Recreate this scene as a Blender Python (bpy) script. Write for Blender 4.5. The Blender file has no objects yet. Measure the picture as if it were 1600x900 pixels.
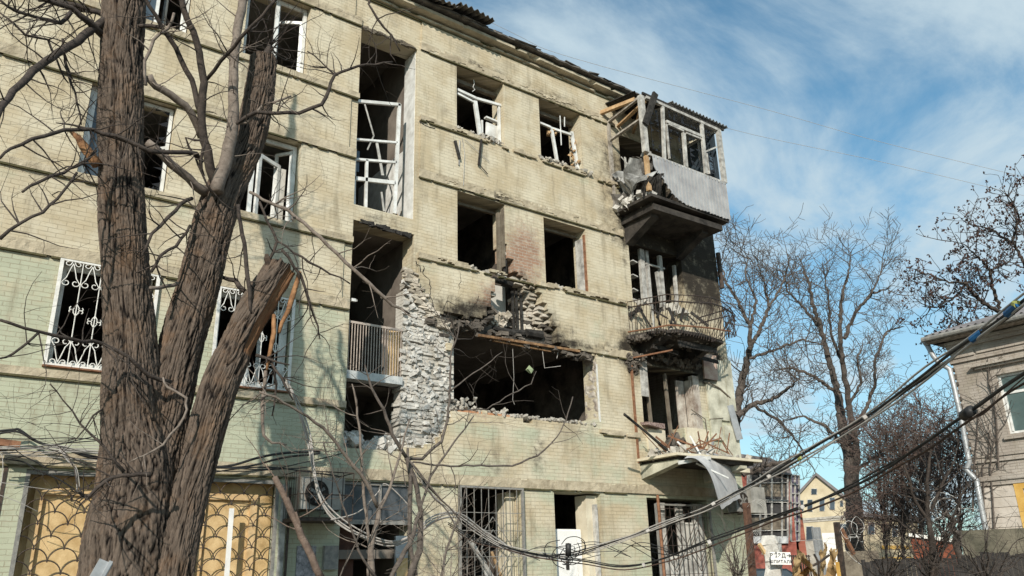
import bpy, math, random
import numpy as np
from mathutils import Vector, noise, Matrix
S = bpy.context.scene
COL = S.collection
rad = math.radians

# ---------------------------------------------------------------- camera
FPX = 1255.0; CX, CY = 800.0, 450.0
V1 = (2582, 846); V2 = (705, -3100)
def _c(v): return np.array([v[0]-CX, -(v[1]-CY), FPX])
_X = _c(V1); _X /= np.linalg.norm(_X)
_Z = _c(V2); _Z -= _X*(_Z@_X); _Z /= np.linalg.norm(_Z)
_Y = np.cross(_Z, _X)
if _Y[2] < 0: _Y = -_Y
RM = np.array([_X, _Y, _Z])
CAM = np.array([0.0, -14.0, 1.6])
cd = bpy.data.cameras.new('camera'); cam = bpy.data.objects.new('camera', cd); COL.objects.link(cam)
cd.sensor_width = 36; cd.lens = FPX/1600*36; cd.clip_end = 2000; cd.clip_start = 0.1
r_, u_, f_ = RM[:, 0], RM[:, 1], RM[:, 2]
cam.matrix_world = Matrix(((r_[0], u_[0], -f_[0], CAM[0]), (r_[1], u_[1], -f_[1], CAM[1]), (r_[2], u_[2], -f_[2], CAM[2]), (0, 0, 0, 1)))
S.camera = cam
# ---------------------------------------------------------------- world, sun, exposure
SUN = Vector((1.0, 1.0, -0.70)).normalized()
EL = math.asin(-SUN.z); AZ = math.atan2(-SUN.x, -SUN.y)
w = bpy.data.worlds.new('World'); S.world = w; w.use_nodes = True
nt = w.node_tree; nt.nodes.clear()
def N(nt, t, **k):
    n = nt.nodes.new(t)
    for a, b in k.items():
        if a == 'inp':
            for i, v in b.items(): n.inputs[i].default_value = v
        else: setattr(n, a, b)
    return n
def L(nt, a, b): nt.links.new(a, b)
sky = N(nt, 'ShaderNodeTexSky', sky_type='NISHITA', sun_disc=False, sun_elevation=EL, sun_rotation=AZ % (2*math.pi), air_density=1.0, dust_density=0.6, ozone_density=1.6)
tc = N(nt, 'ShaderNodeTexCoord'); sp = N(nt, 'ShaderNodeSeparateXYZ'); L(nt, tc.outputs['Generated'], sp.inputs[0])
zz = N(nt, 'ShaderNodeMath', operation='ADD', inp={1: 0.22}); L(nt, sp.outputs[2], zz.inputs[0])
dx = N(nt, 'ShaderNodeMath', operation='DIVIDE'); L(nt, sp.outputs[0], dx.inputs[0]); L(nt, zz.outputs[0], dx.inputs[1])
dy = N(nt, 'ShaderNodeMath', operation='DIVIDE'); L(nt, sp.outputs[1], dy.inputs[0]); L(nt, zz.outputs[0], dy.inputs[1])
cb = N(nt, 'ShaderNodeCombineXYZ'); L(nt, dx.outputs[0], cb.inputs[0]); L(nt, dy.outputs[0], cb.inputs[1])
mp = N(nt, 'ShaderNodeMapping'); mp.inputs['Rotation'].default_value = (0, 0, rad(-20)); mp.inputs['Scale'].default_value = (1.0, 1.5, 1); L(nt, cb.outputs[0], mp.inputs[0])
n1 = N(nt, 'ShaderNodeTexNoise', inp={'Scale': 1.5, 'Detail': 12.0, 'Roughness': 0.62, 'Distortion': 0.55}); L(nt, mp.outputs[0], n1.inputs['Vector'])
n2 = N(nt, 'ShaderNodeTexNoise', inp={'Scale': 0.9, 'Detail': 3.0, 'Roughness': 0.5, 'Distortion': 0.3}); L(nt, mp.outputs[0], n2.inputs['Vector'])
ad = N(nt, 'ShaderNodeMath', operation='ADD'); L(nt, n1.outputs[0], ad.inputs[0]); L(nt, n2.outputs[0], ad.inputs[1])
cr = N(nt, 'ShaderNodeMapRange', interpolation_type='SMOOTHSTEP', inp={1: 0.82, 2: 1.12, 3: 0.03, 4: 0.95}); L(nt, ad.outputs[0], cr.inputs[0])
tint = N(nt, 'ShaderNodeMix', data_type='RGBA', blend_type='MULTIPLY', inp={0: 1.0}); L(nt, sky.outputs[0], tint.inputs[6]); tint.inputs[7].default_value = (1.0, 1.62, 1.62, 1)
mx = N(nt, 'ShaderNodeMix', data_type='RGBA'); hz = N(nt, 'ShaderNodeMapRange', interpolation_type='SMOOTHSTEP', inp={1: 0.05, 2: 0.50, 3: 0.55, 4: 0.0}); L(nt, sp.outputs[2], hz.inputs[0])
hm = N(nt, 'ShaderNodeMath', operation='MAXIMUM'); L(nt, cr.outputs[0], hm.inputs[0]); L(nt, hz.outputs[0], hm.inputs[1])
L(nt, hm.outputs[0], mx.inputs[0]); L(nt, tint.outputs[2], mx.inputs[6]); mx.inputs[7].default_value = (6.0, 7.4, 8.2, 1)
bg = N(nt, 'ShaderNodeBackground', inp={1: 0.09}); L(nt, mx.outputs[2], bg.inputs[0])
out = N(nt, 'ShaderNodeOutputWorld'); L(nt, bg.outputs[0], out.inputs[0])
sd = bpy.data.lights.new('sun', 'SUN'); so = bpy.data.objects.new('sun', sd); COL.objects.link(so)
sd.energy = 4.6; sd.angle = rad(0.53); sd.color = (1.0, 0.93, 0.82)
so.rotation_euler = SUN.to_track_quat('-Z', 'Y').to_euler()
S.view_settings.view_transform = 'Standard'; S.view_settings.look = 'None'; S.view_settings.gamma = 1; S.view_settings.use_curve_mapping = False
S.view_settings.exposure = 0.10
S.render.engine = 'CYCLES'; S.cycles.max_bounces = 6; S.cycles.diffuse_bounces = 4; S.cycles.transparent_max_bounces = 8

# ---------------------------------------------------------------- measuring helpers (reference sheet pixel -> metres)
def ray(p): return RM @ np.array([p[0]-CX, -(p[1]-CY), FPX])
def PY(px, py, y=0.0):
    d = ray((px, py)); t = (y-CAM[1])/d[1]; return Vector(CAM+d*t)
def PD(px, py, dep):
    return Vector(CAM+ray((px, py))*dep/FPX)
def XZ(px, py, y=0.0):
    v = PY(px, py, y); return (v.x, v.z)
def dep(v): return float((np.array(v)-CAM) @ f_)

# ---------------------------------------------------------------- object helpers
def prop(o, label=None, cat=None, group=None, kind=None):
    if label: o['label'] = label
    if cat: o['category'] = cat
    if group: o['group'] = group
    if kind: o['kind'] = kind
    return o
def thing(name, label, cat, loc=(0, 0, 0), group=None):
    o = bpy.data.objects.new(name, None); COL.objects.link(o); o.location = loc
    o.empty_display_size = 0.3
    return prop(o, label, cat, group)
class MB:
    def __init__(s): s.v = []; s.f = []; s.m = []; s.a = None; s.b = None; s.p = []
    def add(s, vs, fs, m=0):
        s.p.append((len(s.v), len(s.f))); b = len(s.v); s.v += [tuple(v) for v in vs]; s.f += [tuple(b+i for i in f) for f in fs]; s.m += [m]*len(fs)
    def box(s, x0, x1, y0, y1, z0, z1, m=0):
        s.add([(x0, y0, z0), (x1, y0, z0), (x1, y1, z0), (x0, y1, z0), (x0, y0, z1), (x1, y0, z1), (x1, y1, z1), (x0, y1, z1)],
              [(0, 3, 2, 1), (4, 5, 6, 7), (0, 1, 5, 4), (1, 2, 6, 5), (2, 3, 7, 6), (3, 0, 4, 7)], m); return s
    def rbox(s, c, sz, rot=(0, 0, 0), m=0, jit=0.0, rng=random):
        M = Matrix.Rotation(rot[2], 3, 'Z') @ Matrix.Rotation(rot[1], 3, 'Y') @ Matrix.Rotation(rot[0], 3, 'X')
        vs = []
        for k in ((-1, -1, -1), (1, -1, -1), (1, 1, -1), (-1, 1, -1), (-1, -1, 1), (1, -1, 1), (1, 1, 1), (-1, 1, 1)):
            p = Vector((k[0]*sz[0]/2, k[1]*sz[1]/2, k[2]*sz[2]/2))
            if jit: p += Vector((rng.uniform(-jit, jit), rng.uniform(-jit, jit), rng.uniform(-jit, jit)))
            vs.append(Vector(c)+M @ p)
        s.add(vs, [(0, 3, 2, 1), (4, 5, 6, 7), (0, 1, 5, 4), (1, 2, 6, 5), (2, 3, 7, 6), (3, 0, 4, 7)], m); return s
    def bar(s, p, q, wd, th=None, m=0, up=(0, 1, 0)):
        p = Vector(p); q = Vector(q); th = th or wd
        d = (q-p).normalized(); a = d.cross(Vector(up))
        if a.length < 1e-3: a = d.cross(Vector((1, 0, 0)))
        a.normalize(); b = d.cross(a).normalized(); a *= wd/2; b *= th/2
        vs = [p-a-b, p+a-b, p+a+b, p-a+b, q-a-b, q+a-b, q+a+b, q-a+b]
        s.add(vs, [(0, 1, 2, 3), (7, 6, 5, 4), (0, 4, 5, 1), (1, 5, 6, 2), (2, 6, 7, 3), (3, 7, 4, 0)], m); return s
    def tube(s, pts, rs, n=6, m=0, cap=True):
        pts = [Vector(p) for p in pts]
        if isinstance(rs, (int, float)): rs = [rs]*len(pts)
        s.p.append((len(s.v), len(s.f))); b = len(s.v); pa = None; k = len(pts)
        for i, p in enumerate(pts):
            t = (pts[min(i+1, k-1)]-pts[max(i-1, 0)])
            if t.length < 1e-9: t = Vector((0, 0, 1))
            t.normalize()
            if pa is None:
                a = t.orthogonal().normalized()
            else:
                a = pa-t*pa.dot(t)
                a = a.normalized() if a.length > 1e-6 else t.orthogonal().normalized()
            pa = a; c = t.cross(a)
            for j in range(n):
                an = 2*math.pi*j/n
                s.v.append(tuple(p+(a*math.cos(an)+c*math.sin(an))*rs[i]))
        for i in range(k-1):
            for j in range(n):
                j2 = (j+1) % n
                s.f.append((b+i*n+j, b+i*n+j2, b+(i+1)*n+j2, b+(i+1)*n+j)); s.m.append(m)
        if cap and n > 2:
            s.f.append(tuple(b+j for j in reversed(range(n)))); s.m.append(m)
            s.f.append(tuple(b+(k-1)*n+j for j in range(n))); s.m.append(m)
        return s
    def each(s, name, m, parent, smooth=False):
        """every primitive becomes a part of its own"""
        e = s.p+[(len(s.v), len(s.f))]
        for (v0, f0), (v1, f1) in zip(e[:-1], e[1:]):
            q = MB(); q.v = s.v[v0:v1]; q.f = [tuple(i-v0 for i in f) for f in s.f[f0:f1]]; q.m = [0]*len(q.f); q.build(name, m, parent, smooth)
    def build(s, name, mats, parent=None, smooth=False, label=None):
        me = bpy.data.meshes.new(name); me.from_pydata(s.v, [], s.f); me.update()
        if not isinstance(mats, (list, tuple)): mats = [mats]
        for m in mats: me.materials.append(m)
        if len(mats) > 1: me.polygons.foreach_set('material_index', s.m)
        if smooth: me.polygons.foreach_set('use_smooth', [True]*len(me.polygons))
        if s.a is not None:
            at = me.color_attributes.new('mask', 'FLOAT_COLOR', 'POINT')
            at.data.foreach_set('color', np.array(s.a, dtype=np.float32).ravel())
        if s.b:
            at = me.attributes.new('stem', 'FLOAT_VECTOR', 'POINT'); at.data.foreach_set('vector', np.array(s.b, dtype=np.float32).ravel())
        o = bpy.data.objects.new(name, me); COL.objects.link(o)
        if parent:
            o.parent = parent
            o.matrix_parent_inverse = Matrix.Translation(-abs_loc(parent))
        if label: o['label'] = label
        return o
def abs_loc(o):
    v = Vector(o.location)
    if o.parent: v = v+abs_loc(o.parent)+o.matrix_parent_inverse.translation
    return v
def mat(name, col, rough=0.85, metal=0.0, var=0.25, scale=6.0, bump=0.3, bscale=None, col2=None, spec=0.3, detail=6):
    m = bpy.data.materials.new(name); m.use_nodes = True; nt = m.node_tree
    b = nt.nodes['Principled BSDF']; b.inputs['Roughness'].default_value = rough; b.inputs['Metallic'].default_value = metal
    b.inputs['Specular IOR Level'].default_value = spec
    tc = N(nt, 'ShaderNodeTexCoord')
    n = N(nt, 'ShaderNodeTexNoise', inp={'Scale': scale, 'Detail': float(detail), 'Roughness': 0.65}); L(nt, tc.outputs['Object'], n.inputs['Vector'])
    rmp = N(nt, 'ShaderNodeMapRange', inp={1: 0.35, 2: 0.65}); L(nt, n.outputs[0], rmp.inputs[0])
    mx = N(nt, 'ShaderNodeMix', data_type='RGBA'); L(nt, rmp.outputs[0], mx.inputs[0])
    c = np.array(col); c2 = np.array(col2) if col2 is not None else c*(1+var); c1 = c*(1-var) if col2 is None else c
    mx.inputs[6].default_value = (*c1, 1); mx.inputs[7].default_value = (*np.minimum(c2, 1), 1)
    L(nt, mx.outputs[2], b.inputs['Base Color'])
    if bump:
        n3 = N(nt, 'ShaderNodeTexNoise', inp={'Scale': bscale or scale*5, 'Detail': 5.0}); L(nt, tc.outputs['Object'], n3.inputs['Vector'])
        bp = N(nt, 'ShaderNodeBump', inp={'Strength': bump, 'Distance': 0.02}); L(nt, n3.outputs[0], bp.inputs['Height']); L(nt, bp.outputs[0], b.inputs['Normal'])
    return m
def brick_mat(name, ca, cb, mortar, bw=0.25, rh=0.0775, masks=False, bump=0.7, red=(0.30, 0.115, 0.07), green=(0.44, 0.455, 0.34), stain=0.55):
    m = bpy.data.materials.new(name); m.use_nodes = True; nt = m.node_tree
    b = nt.nodes['Principled BSDF']; b.inputs['Roughness'].default_value = 0.88; b.inputs['Specular IOR Level'].default_value = 0.2
    tc = N(nt, 'ShaderNodeTexCoord'); sp = N(nt, 'ShaderNodeSeparateXYZ'); L(nt, tc.outputs['Object'], sp.inputs[0])
    ad = N(nt, 'ShaderNodeMath', operation='ADD'); L(nt, sp.outputs[0], ad.inputs[0]); L(nt, sp.outputs[1], ad.inputs[1])
    cb_ = N(nt, 'ShaderNodeCombineXYZ'); L(nt, ad.outputs[0], cb_.inputs[0]); L(nt, sp.outputs[2], cb_.inputs[1])
    wn = N(nt, 'ShaderNodeTexNoise', inp={'Scale': 7.0, 'Detail': 3.0}); L(nt, cb_.outputs[0], wn.inputs['Vector'])
    wv = N(nt, 'ShaderNodeVectorMath', operation='SCALE', inp={3: 0.018}); L(nt, wn.outputs['Color'], wv.inputs[0])
    av = N(nt, 'ShaderNodeVectorMath', operation='ADD'); L(nt, cb_.outputs[0], av.inputs[0]); L(nt, wv.outputs[0], av.inputs[1])
    br = N(nt, 'ShaderNodeTexBrick', inp={'Scale': 1.0, 'Mortar Size': 0.0065, 'Mortar Smooth': 0.35, 'Bias': 0.0, 'Brick Width': bw, 'Row Height': rh})
    L(nt, av.outputs[0], br.inputs['Vector'])
    br.inputs['Color1'].default_value = (0, 0, 0, 1); br.inputs['Color2'].default_value = (1, 1, 1, 1); br.inputs['Mortar'].default_value = (0.5, 0.5, 0.5, 1)
    def noise_(sc, det=6, rough=0.6, vec=None, dist=0):
        n = N(nt, 'ShaderNodeTexNoise', inp={'Scale': sc, 'Detail': float(det), 'Roughness': rough, 'Distortion': dist}); L(nt, vec or cb_.outputs[0], n.inputs['Vector']); return n.outputs[0]
    def mr(x, a, b_, c=0., d=1.):
        n = N(nt, 'ShaderNodeMapRange', interpolation_type='SMOOTHSTEP', inp={1: a, 2: b_, 3: c, 4: d}); L(nt, x, n.inputs[0]); return n.outputs[0]
    def mix(f, a, c, bt='MIX'):
        n = N(nt, 'ShaderNodeMix', data_type='RGBA', blend_type=bt)
        if isinstance(f, float): n.inputs[0].default_value = f
        else: L(nt, f, n.inputs[0])
        for i, q in ((6, a), (7, c)):
            if isinstance(q, tuple): n.inputs[i].default_value = (*q, 1)
            else: L(nt, q, n.inputs[i])
        return n.outputs[2]
    def mth(op, a, c):
        n = N(nt, 'ShaderNodeMath', operation=op)
        for i, q in ((0, a), (1, c)):
            if isinstance(q, float): n.inputs[i].default_value = q
            else: L(nt, q, n.inputs[i])
        return n.outputs[0]
    # paint
    c = mix(mr(noise_(1.3, 8), 0.35, 0.65), ca, cb)
    if masks:
        at = N(nt, 'ShaderNodeAttribute', attribute_name='mask'); am = N(nt, 'ShaderNodeSeparateXYZ'); L(nt, at.outputs['Vector'], am.inputs[0])
        g = mth('ADD', am.outputs[1], mth('MULTIPLY', mth('SUBTRACT', noise_(0.9, 9, 0.65), 0.5), 1.7))
        c = mix(mr(g, 0.30, 0.72), c, green)
    c = mix(mth('MULTIPLY', br.outputs['Color'], 0.22), c, mix(1.0, c, (0.62, 0.60, 0.58), 'MULTIPLY'))
    # pale blotches where the paint is worn
    c = mix(mr(noise_(5.0, 10, 0.7), 0.56, 0.70, 0, 0.42), c, (0.52, 0.48, 0.39))
    # long dirty streaks and blotches
    mpn = N(nt, 'ShaderNodeMapping'); mpn.inputs['Scale'].default_value = (2.6, 0.35, 1); L(nt, cb_.outputs[0], mpn.inputs[0])
    c = mix(mr(noise_(1.6, 8, 0.65, mpn.outputs[0]), 0.50, 0.72, 0, stain), c, (0.20, 0.165, 0.11))
    c = mix(mr(noise_(0.7, 10, 0.72), 0.54, 0.68, 0, stain*0.8), c, (0.25, 0.22, 0.165))
    c = mix(mr(noise_(38, 3, 0.6), 0.62, 0.72, 0, 0.5), c, (0.16, 0.13, 0.09))
    c = mix(mth('MULTIPLY', br.outputs['Fac'], mr(noise_(3, 4), 0.35, 0.62, 0.10, 0.62)), c, mortar)
    if masks:
        n9 = noise_(6, 8, 0.7); 
        rb = mth('ADD', am.outputs[2], mth('MULTIPLY', mth('SUBTRACT', n9, 0.5), 1.5))
        redc = mix(br.outputs['Color'], (0.30, 0.155, 0.10), (0.24, 0.14, 0.10))
        redc = mix(mr(noise_(9, 6), 0.5, 0.7), redc, (0.42, 0.33, 0.26))
        redc = mix(br.outputs['Fac'], redc, (0.40, 0.36, 0.31))
        c = mix(mr(rb, 0.30, 0.95, 0, 0.85), c, redc)
        st = mth('ADD', am.outputs[0], mth('MULTIPLY', mth('MULTIPLY', mth('SUBTRACT', noise_(3.2, 12, 0.78), 0.5), 2.6), mr(am.outputs[0], 0.0, 0.3)))
        c = mix(mr(st, 0.05, 1.0, 0, 0.97), c, (0.020, 0.016, 0.013))
    L(nt, c, b.inputs['Base Color'])
    h = mth('SUBTRACT', mth('MULTIPLY', noise_(55, 4), 0.5), mth('MULTIPLY', br.outputs['Fac'], 1.0))
    h = mth('ADD', h, mth('MULTIPLY', br.outputs['Color'], 0.25))
    bp = N(nt, 'ShaderNodeBump', inp={'Strength': bump, 'Distance': 0.012}); L(nt, h, bp.inputs['Height']); L(nt, bp.outputs[0], b.inputs['Normal'])
    return m
def glass_mat(name, col=(0.03, 0.04, 0.05), rough=0.05):
    m = bpy.data.materials.new(name); m.use_nodes = True; nt = m.node_tree; b = nt.nodes['Principled BSDF']
    tc = N(nt, 'ShaderNodeTexCoord'); n = N(nt, 'ShaderNodeTexNoise', inp={'Scale': 4.0, 'Detail': 6.0}); L(nt, tc.outputs['Object'], n.inputs['Vector'])
    mx = N(nt, 'ShaderNodeMix', data_type='RGBA'); L(nt, n.outputs[0], mx.inputs[0]); mx.inputs[6].default_value = (*col, 1); mx.inputs[7].default_value = (*[min(1, q*1.9) for q in col], 1)
    L(nt, mx.outputs[2], b.inputs['Base Color']); b.inputs['Roughness'].default_value = rough; b.inputs['Specular IOR Level'].default_value = 0.8
    return m

M = {}
M['brick'] = brick_mat('painted_brick', (0.49, 0.41, 0.28), (0.59, 0.53, 0.405), (0.26, 0.21, 0.145), masks=True, bump=0.5)
M['brick_in'] = brick_mat('limed_brick', (0.50, 0.47, 0.42), (0.60, 0.57, 0.52), (0.16, 0.14, 0.12), stain=0.6)
M['brick_mid'] = brick_mat('broken_brick', (0.40, 0.35, 0.28), (0.56, 0.51, 0.44), (0.18, 0.16, 0.14), stain=0.7)
M['brick_red'] = brick_mat('raw_brick', (0.27, 0.15, 0.10), (0.36, 0.27, 0.21), (0.34, 0.30, 0.25), stain=0.6)
M['plaster'] = mat('band_plaster', (0.30, 0.25, 0.175), var=0.2, scale=3.5, bump=0.6, bscale=30, col2=(0.50, 0.43, 0.315), detail=9)
M['corn'] = mat('cornice_plaster', (0.30, 0.26, 0.19), scale=3.0, bump=0.6, bscale=26, col2=(0.50, 0.44, 0.33), detail=9)
M['moss'] = mat('groove_moss', (0.05, 0.05, 0.02), col2=(0.12, 0.10, 0.05), scale=5)  # moss tone that also paints the shade under bands and cornice
M['cream'] = mat('cream_plaster', (0.50, 0.44, 0.33), col2=(0.66, 0.60, 0.47), scale=2.2, bump=0.35, detail=9)
M['paleg'] = mat('pale_green_plaster', (0.27, 0.26, 0.20), col2=(0.62, 0.60, 0.49), scale=2.2, bump=0.35, detail=9)
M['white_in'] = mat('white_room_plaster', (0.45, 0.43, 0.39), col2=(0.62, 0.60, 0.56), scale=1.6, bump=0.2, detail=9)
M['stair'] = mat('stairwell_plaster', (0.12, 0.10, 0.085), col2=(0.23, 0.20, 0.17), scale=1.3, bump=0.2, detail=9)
M['burnt'] = mat('burnt_plaster', (0.02, 0.017, 0.015), col2=(0.15, 0.125, 0.105), scale=2.2, bump=0.5, detail=9)
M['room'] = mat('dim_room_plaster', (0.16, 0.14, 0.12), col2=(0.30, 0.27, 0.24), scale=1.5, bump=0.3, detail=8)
M['burntc'] = mat('charred_concrete', (0.035, 0.030, 0.026), col2=(0.17, 0.145, 0.12), scale=3.0, bump=0.8, bscale=24, detail=9)
M['charc'] = mat('sooted_concrete', (0.014, 0.012, 0.011), col2=(0.065, 0.056, 0.048), scale=3.0, bump=0.8, bscale=24, detail=9)
M['conc'] = mat('rough_concrete', (0.27, 0.245, 0.21), col2=(0.46, 0.43, 0.38), scale=3.5, bump=0.8, bscale=28, detail=9)
M['rubble'] = mat('pale_rubble', (0.36, 0.34, 0.31), col2=(0.62, 0.60, 0.56), scale=6, bump=0.8, bscale=30)
M['pvc'] = mat('white_plastic', (0.50, 0.49, 0.46), col2=(0.78, 0.78, 0.76), scale=4, detail=9, bump=0.05, rough=0.4, spec=0.4)
M['pvcd'] = mat('sooty_white_frame', (0.20, 0.19, 0.175), col2=(0.56, 0.54, 0.50), scale=5, bump=0.2, rough=0.7, detail=9)
M['wood'] = mat('old_grey_wood', (0.16, 0.135, 0.11), col2=(0.42, 0.38, 0.33), scale=9, bump=0.5)
M['tan'] = mat('torn_timber', (0.30, 0.18, 0.09), col2=(0.50, 0.34, 0.19), scale=8, bump=0.4)
M['char'] = mat('charred_timber', (0.012, 0.011, 0.010), col2=(0.05, 0.045, 0.04), scale=9, bump=0.7)
M['rust'] = mat('rusty_iron', (0.14, 0.065, 0.035), col2=(0.28, 0.14, 0.08), scale=12, bump=0.4, rough=0.8)
M['rustd'] = mat('dark_rusty_steel', (0.06, 0.032, 0.022), col2=(0.15, 0.08, 0.055), scale=9, bump=0.4)
M['iron'] = mat('dark_iron', (0.035, 0.030, 0.028), col2=(0.10, 0.07, 0.055), scale=14, bump=0.3, rough=0.65, metal=0.3)
M['greyiron'] = mat('grey_painted_iron', (0.15, 0.15, 0.145), col2=(0.28, 0.265, 0.24), scale=10, bump=0.3, rough=0.6)
M['whiteiron'] = mat('white_painted_iron', (0.60, 0.58, 0.54), col2=(0.78, 0.76, 0.72), scale=8, bump=0.2, rough=0.6)
M['zinc'] = mat('galvanised_sheet', (0.30, 0.31, 0.32), col2=(0.45, 0.46, 0.47), scale=4, bump=0.15, rough=0.5, metal=0.4)
M['clad'] = mat('pale_ribbed_sheet', (0.24, 0.24, 0.25), col2=(0.40, 0.40, 0.40), scale=1.5, detail=9, bump=0.15, rough=0.55)
M['crump'] = mat('scorched_sheet', (0.06, 0.058, 0.055), col2=(0.40, 0.40, 0.39), scale=2.6, bump=0.3, rough=0.7, detail=9)
M['slate'] = mat('weathered_roof_sheet', (0.06, 0.055, 0.05), col2=(0.17, 0.155, 0.14), scale=5, bump=0.5)
M['rust_slab'] = mat('brown_underside', (0.10, 0.08, 0.06), col2=(0.2, 0.17, 0.13), scale=4, bump=0.5)
M['glass'] = glass_mat('window_glass')
M['glassb'] = glass_mat('dusty_glass', (0.045, 0.06, 0.075), 0.22); M['glassb'].node_tree.nodes['Principled BSDF'].inputs['Specular IOR Level'].default_value = 0.45
M['darkglass'] = glass_mat('sooted_glass', (0.012, 0.012, 0.013), 0.45); M['darkglass'].node_tree.nodes['Principled BSDF'].inputs['Specular IOR Level'].default_value = 0.25
M['osb'] = mat('chipboard', (0.44, 0.29, 0.13), col2=(0.68, 0.50, 0.27), scale=3.5, bump=0.35, bscale=60, detail=12)
M['pine'] = mat('pine_batten', (0.50, 0.33, 0.16), col2=(0.66, 0.48, 0.27), scale=8, bump=0.15)
M['black'] = mat('black_cable_sheath', (0.012, 0.012, 0.013), col2=(0.035, 0.035, 0.035), scale=8, bump=0.1, rough=0.5)
M['greycab'] = mat('grey_cable_sheath', (0.30, 0.28, 0.26), col2=(0.45, 0.42, 0.39), scale=8, bump=0.1, rough=0.6)
M['brownc'] = mat('brown_cable_sheath', (0.045, 0.028, 0.022), col2=(0.09, 0.055, 0.04), scale=8, bump=0.1, rough=0.6)
M['bluetape'] = mat('blue_tape', (0.01, 0.06, 0.16), col2=(0.02, 0.11, 0.25), scale=8, bump=0.1, rough=0.4)
M['yellow'] = mat('yellow_tape', (0.22, 0.23, 0.07), col2=(0.40, 0.42, 0.13), scale=8, bump=0.1)
M['ac'] = mat('ac_casing', (0.17, 0.165, 0.15), col2=(0.42, 0.40, 0.36), scale=2, bump=0.05, rough=0.5)
M['twig'] = mat('twig_bark', (0.060, 0.048, 0.041), col2=(0.135, 0.112, 0.096), scale=14, bump=0.3)
M['twigp'] = mat('pale_twig_bark', (0.12, 0.095, 0.078), col2=(0.225, 0.185, 0.155), scale=14, bump=0.3)
M['twigm'] = mat('brown_stem_bark', (0.10, 0.07, 0.055), col2=(0.20, 0.145, 0.115), scale=12, bump=0.5)
M['thick'] = mat('thicket_bark', (0.075, 0.050, 0.042), col2=(0.17, 0.12, 0.10), scale=3, bump=0)
M['twigd'] = mat('dark_branch_bark', (0.028, 0.022, 0.019), col2=(0.075, 0.058, 0.048), scale=14, bump=0.5)
M['torn'] = mat('torn_heartwood', (0.12, 0.055, 0.025), col2=(0.34, 0.18, 0.085), scale=7, bump=0.9, bscale=20, detail=9)
M['seed'] = mat('dry_seed_pods', (0.035, 0.02, 0.018), col2=(0.09, 0.05, 0.04), scale=3, bump=0)
M['redb'] = brick_mat('far_red_brick', (0.30, 0.10, 0.07), (0.36, 0.13, 0.09), (0.25, 0.13, 0.10), stain=0.2)
M['redp'] = mat('red_painted_wall', (0.26, 0.075, 0.055), col2=(0.34, 0.11, 0.085), scale=2)
M['yplas'] = mat('yellow_house_plaster', (0.42, 0.35, 0.235), col2=(0.56, 0.48, 0.34), scale=1.0, bump=0.1, detail=9)
M['rooft'] = mat('grey_roof_tile', (0.12, 0.11, 0.11), col2=(0.22, 0.20, 0.20), scale=1.2, bump=0.2)
M['peel'] = mat('peeling_paint', (.20, .15, .12), col2=(.52, .48, .42), scale=3.5, bump=.5, detail=9)
M['ground'] = mat('trodden_earth', (0.10, 0.085, 0.06), col2=(0.19, 0.165, 0.125), scale=0.7, bump=0.8, bscale=12, detail=10)
M['asph'] = mat('asphalt', (0.045, 0.044, 0.042), col2=(0.075, 0.073, 0.07), scale=3, bump=0.5, bscale=60)
M['kerb'] = mat('kerb_stone', (0.28, 0.27, 0.25), col2=(0.4, 0.39, 0.36), scale=4, bump=0.4)
M['yband'] = mat('ochre_paint', (0.52, 0.30, 0.07), col2=(0.66, 0.42, 0.13), scale=3, bump=0.1)
M['card'] = mat('cardboard', (0.34, 0.22, 0.10), col2=(0.50, 0.36, 0.19), scale=4, bump=0.15)
M['whitep'] = mat('white_paint', (0.68, 0.67, 0.64), col2=(0.80, 0.79, 0.77), scale=4, bump=0.08)
M['ink'] = mat('black_ink', (0.03, 0.03, 0.035), var=0.2, bump=0)
M['darkfence'] = mat('dark_weathered_boards', (0.012, 0.011, 0.011), col2=(0.045, 0.040, 0.038), scale=3, bump=0.6, bscale=14, detail=9)  # near-black colour carries the shade the fence stands in
M['fencec'] = mat('mossy_concrete_fence', (0.06, 0.057, 0.04), col2=(0.20, 0.175, 0.13), scale=1.8, bump=0.6, bscale=20, detail=9)
M['greyhouse'] = brick_mat('grey_silicate_brick', (0.33, 0.285, 0.245), (0.43, 0.385, 0.34), (0.16, 0.13, 0.11), masks=False, stain=0.5)
M['rustic'] = mat('plaster_rustication', (0.44, 0.385, 0.33), col2=(0.58, 0.52, 0.46), scale=2, bump=0.4, detail=8)
M['carp'] = mat('dark_car_paint', (0.02, 0.03, 0.035), var=0.2, rough=0.25, bump=0, spec=0.6)
M['moss_wood'] = mat('brown_door', (0.06, 0.03, 0.022), col2=(0.11, 0.05, 0.035), scale=5, bump=0.3)
M['fridge'] = mat('white_enamel', (0.72, 0.71, 0.69), col2=(0.82, 0.81, 0.79), scale=2, bump=0.03, rough=0.35)
M['poster'] = mat('faded_notice_paper', (0.12, 0.12, 0.13), col2=(0.42, 0.40, 0.42), scale=16, bump=0.1)
M['rag'] = mat('white_rag', (0.60, 0.58, 0.53), col2=(0.74, 0.72, 0.67), scale=6, bump=0.3)

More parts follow.
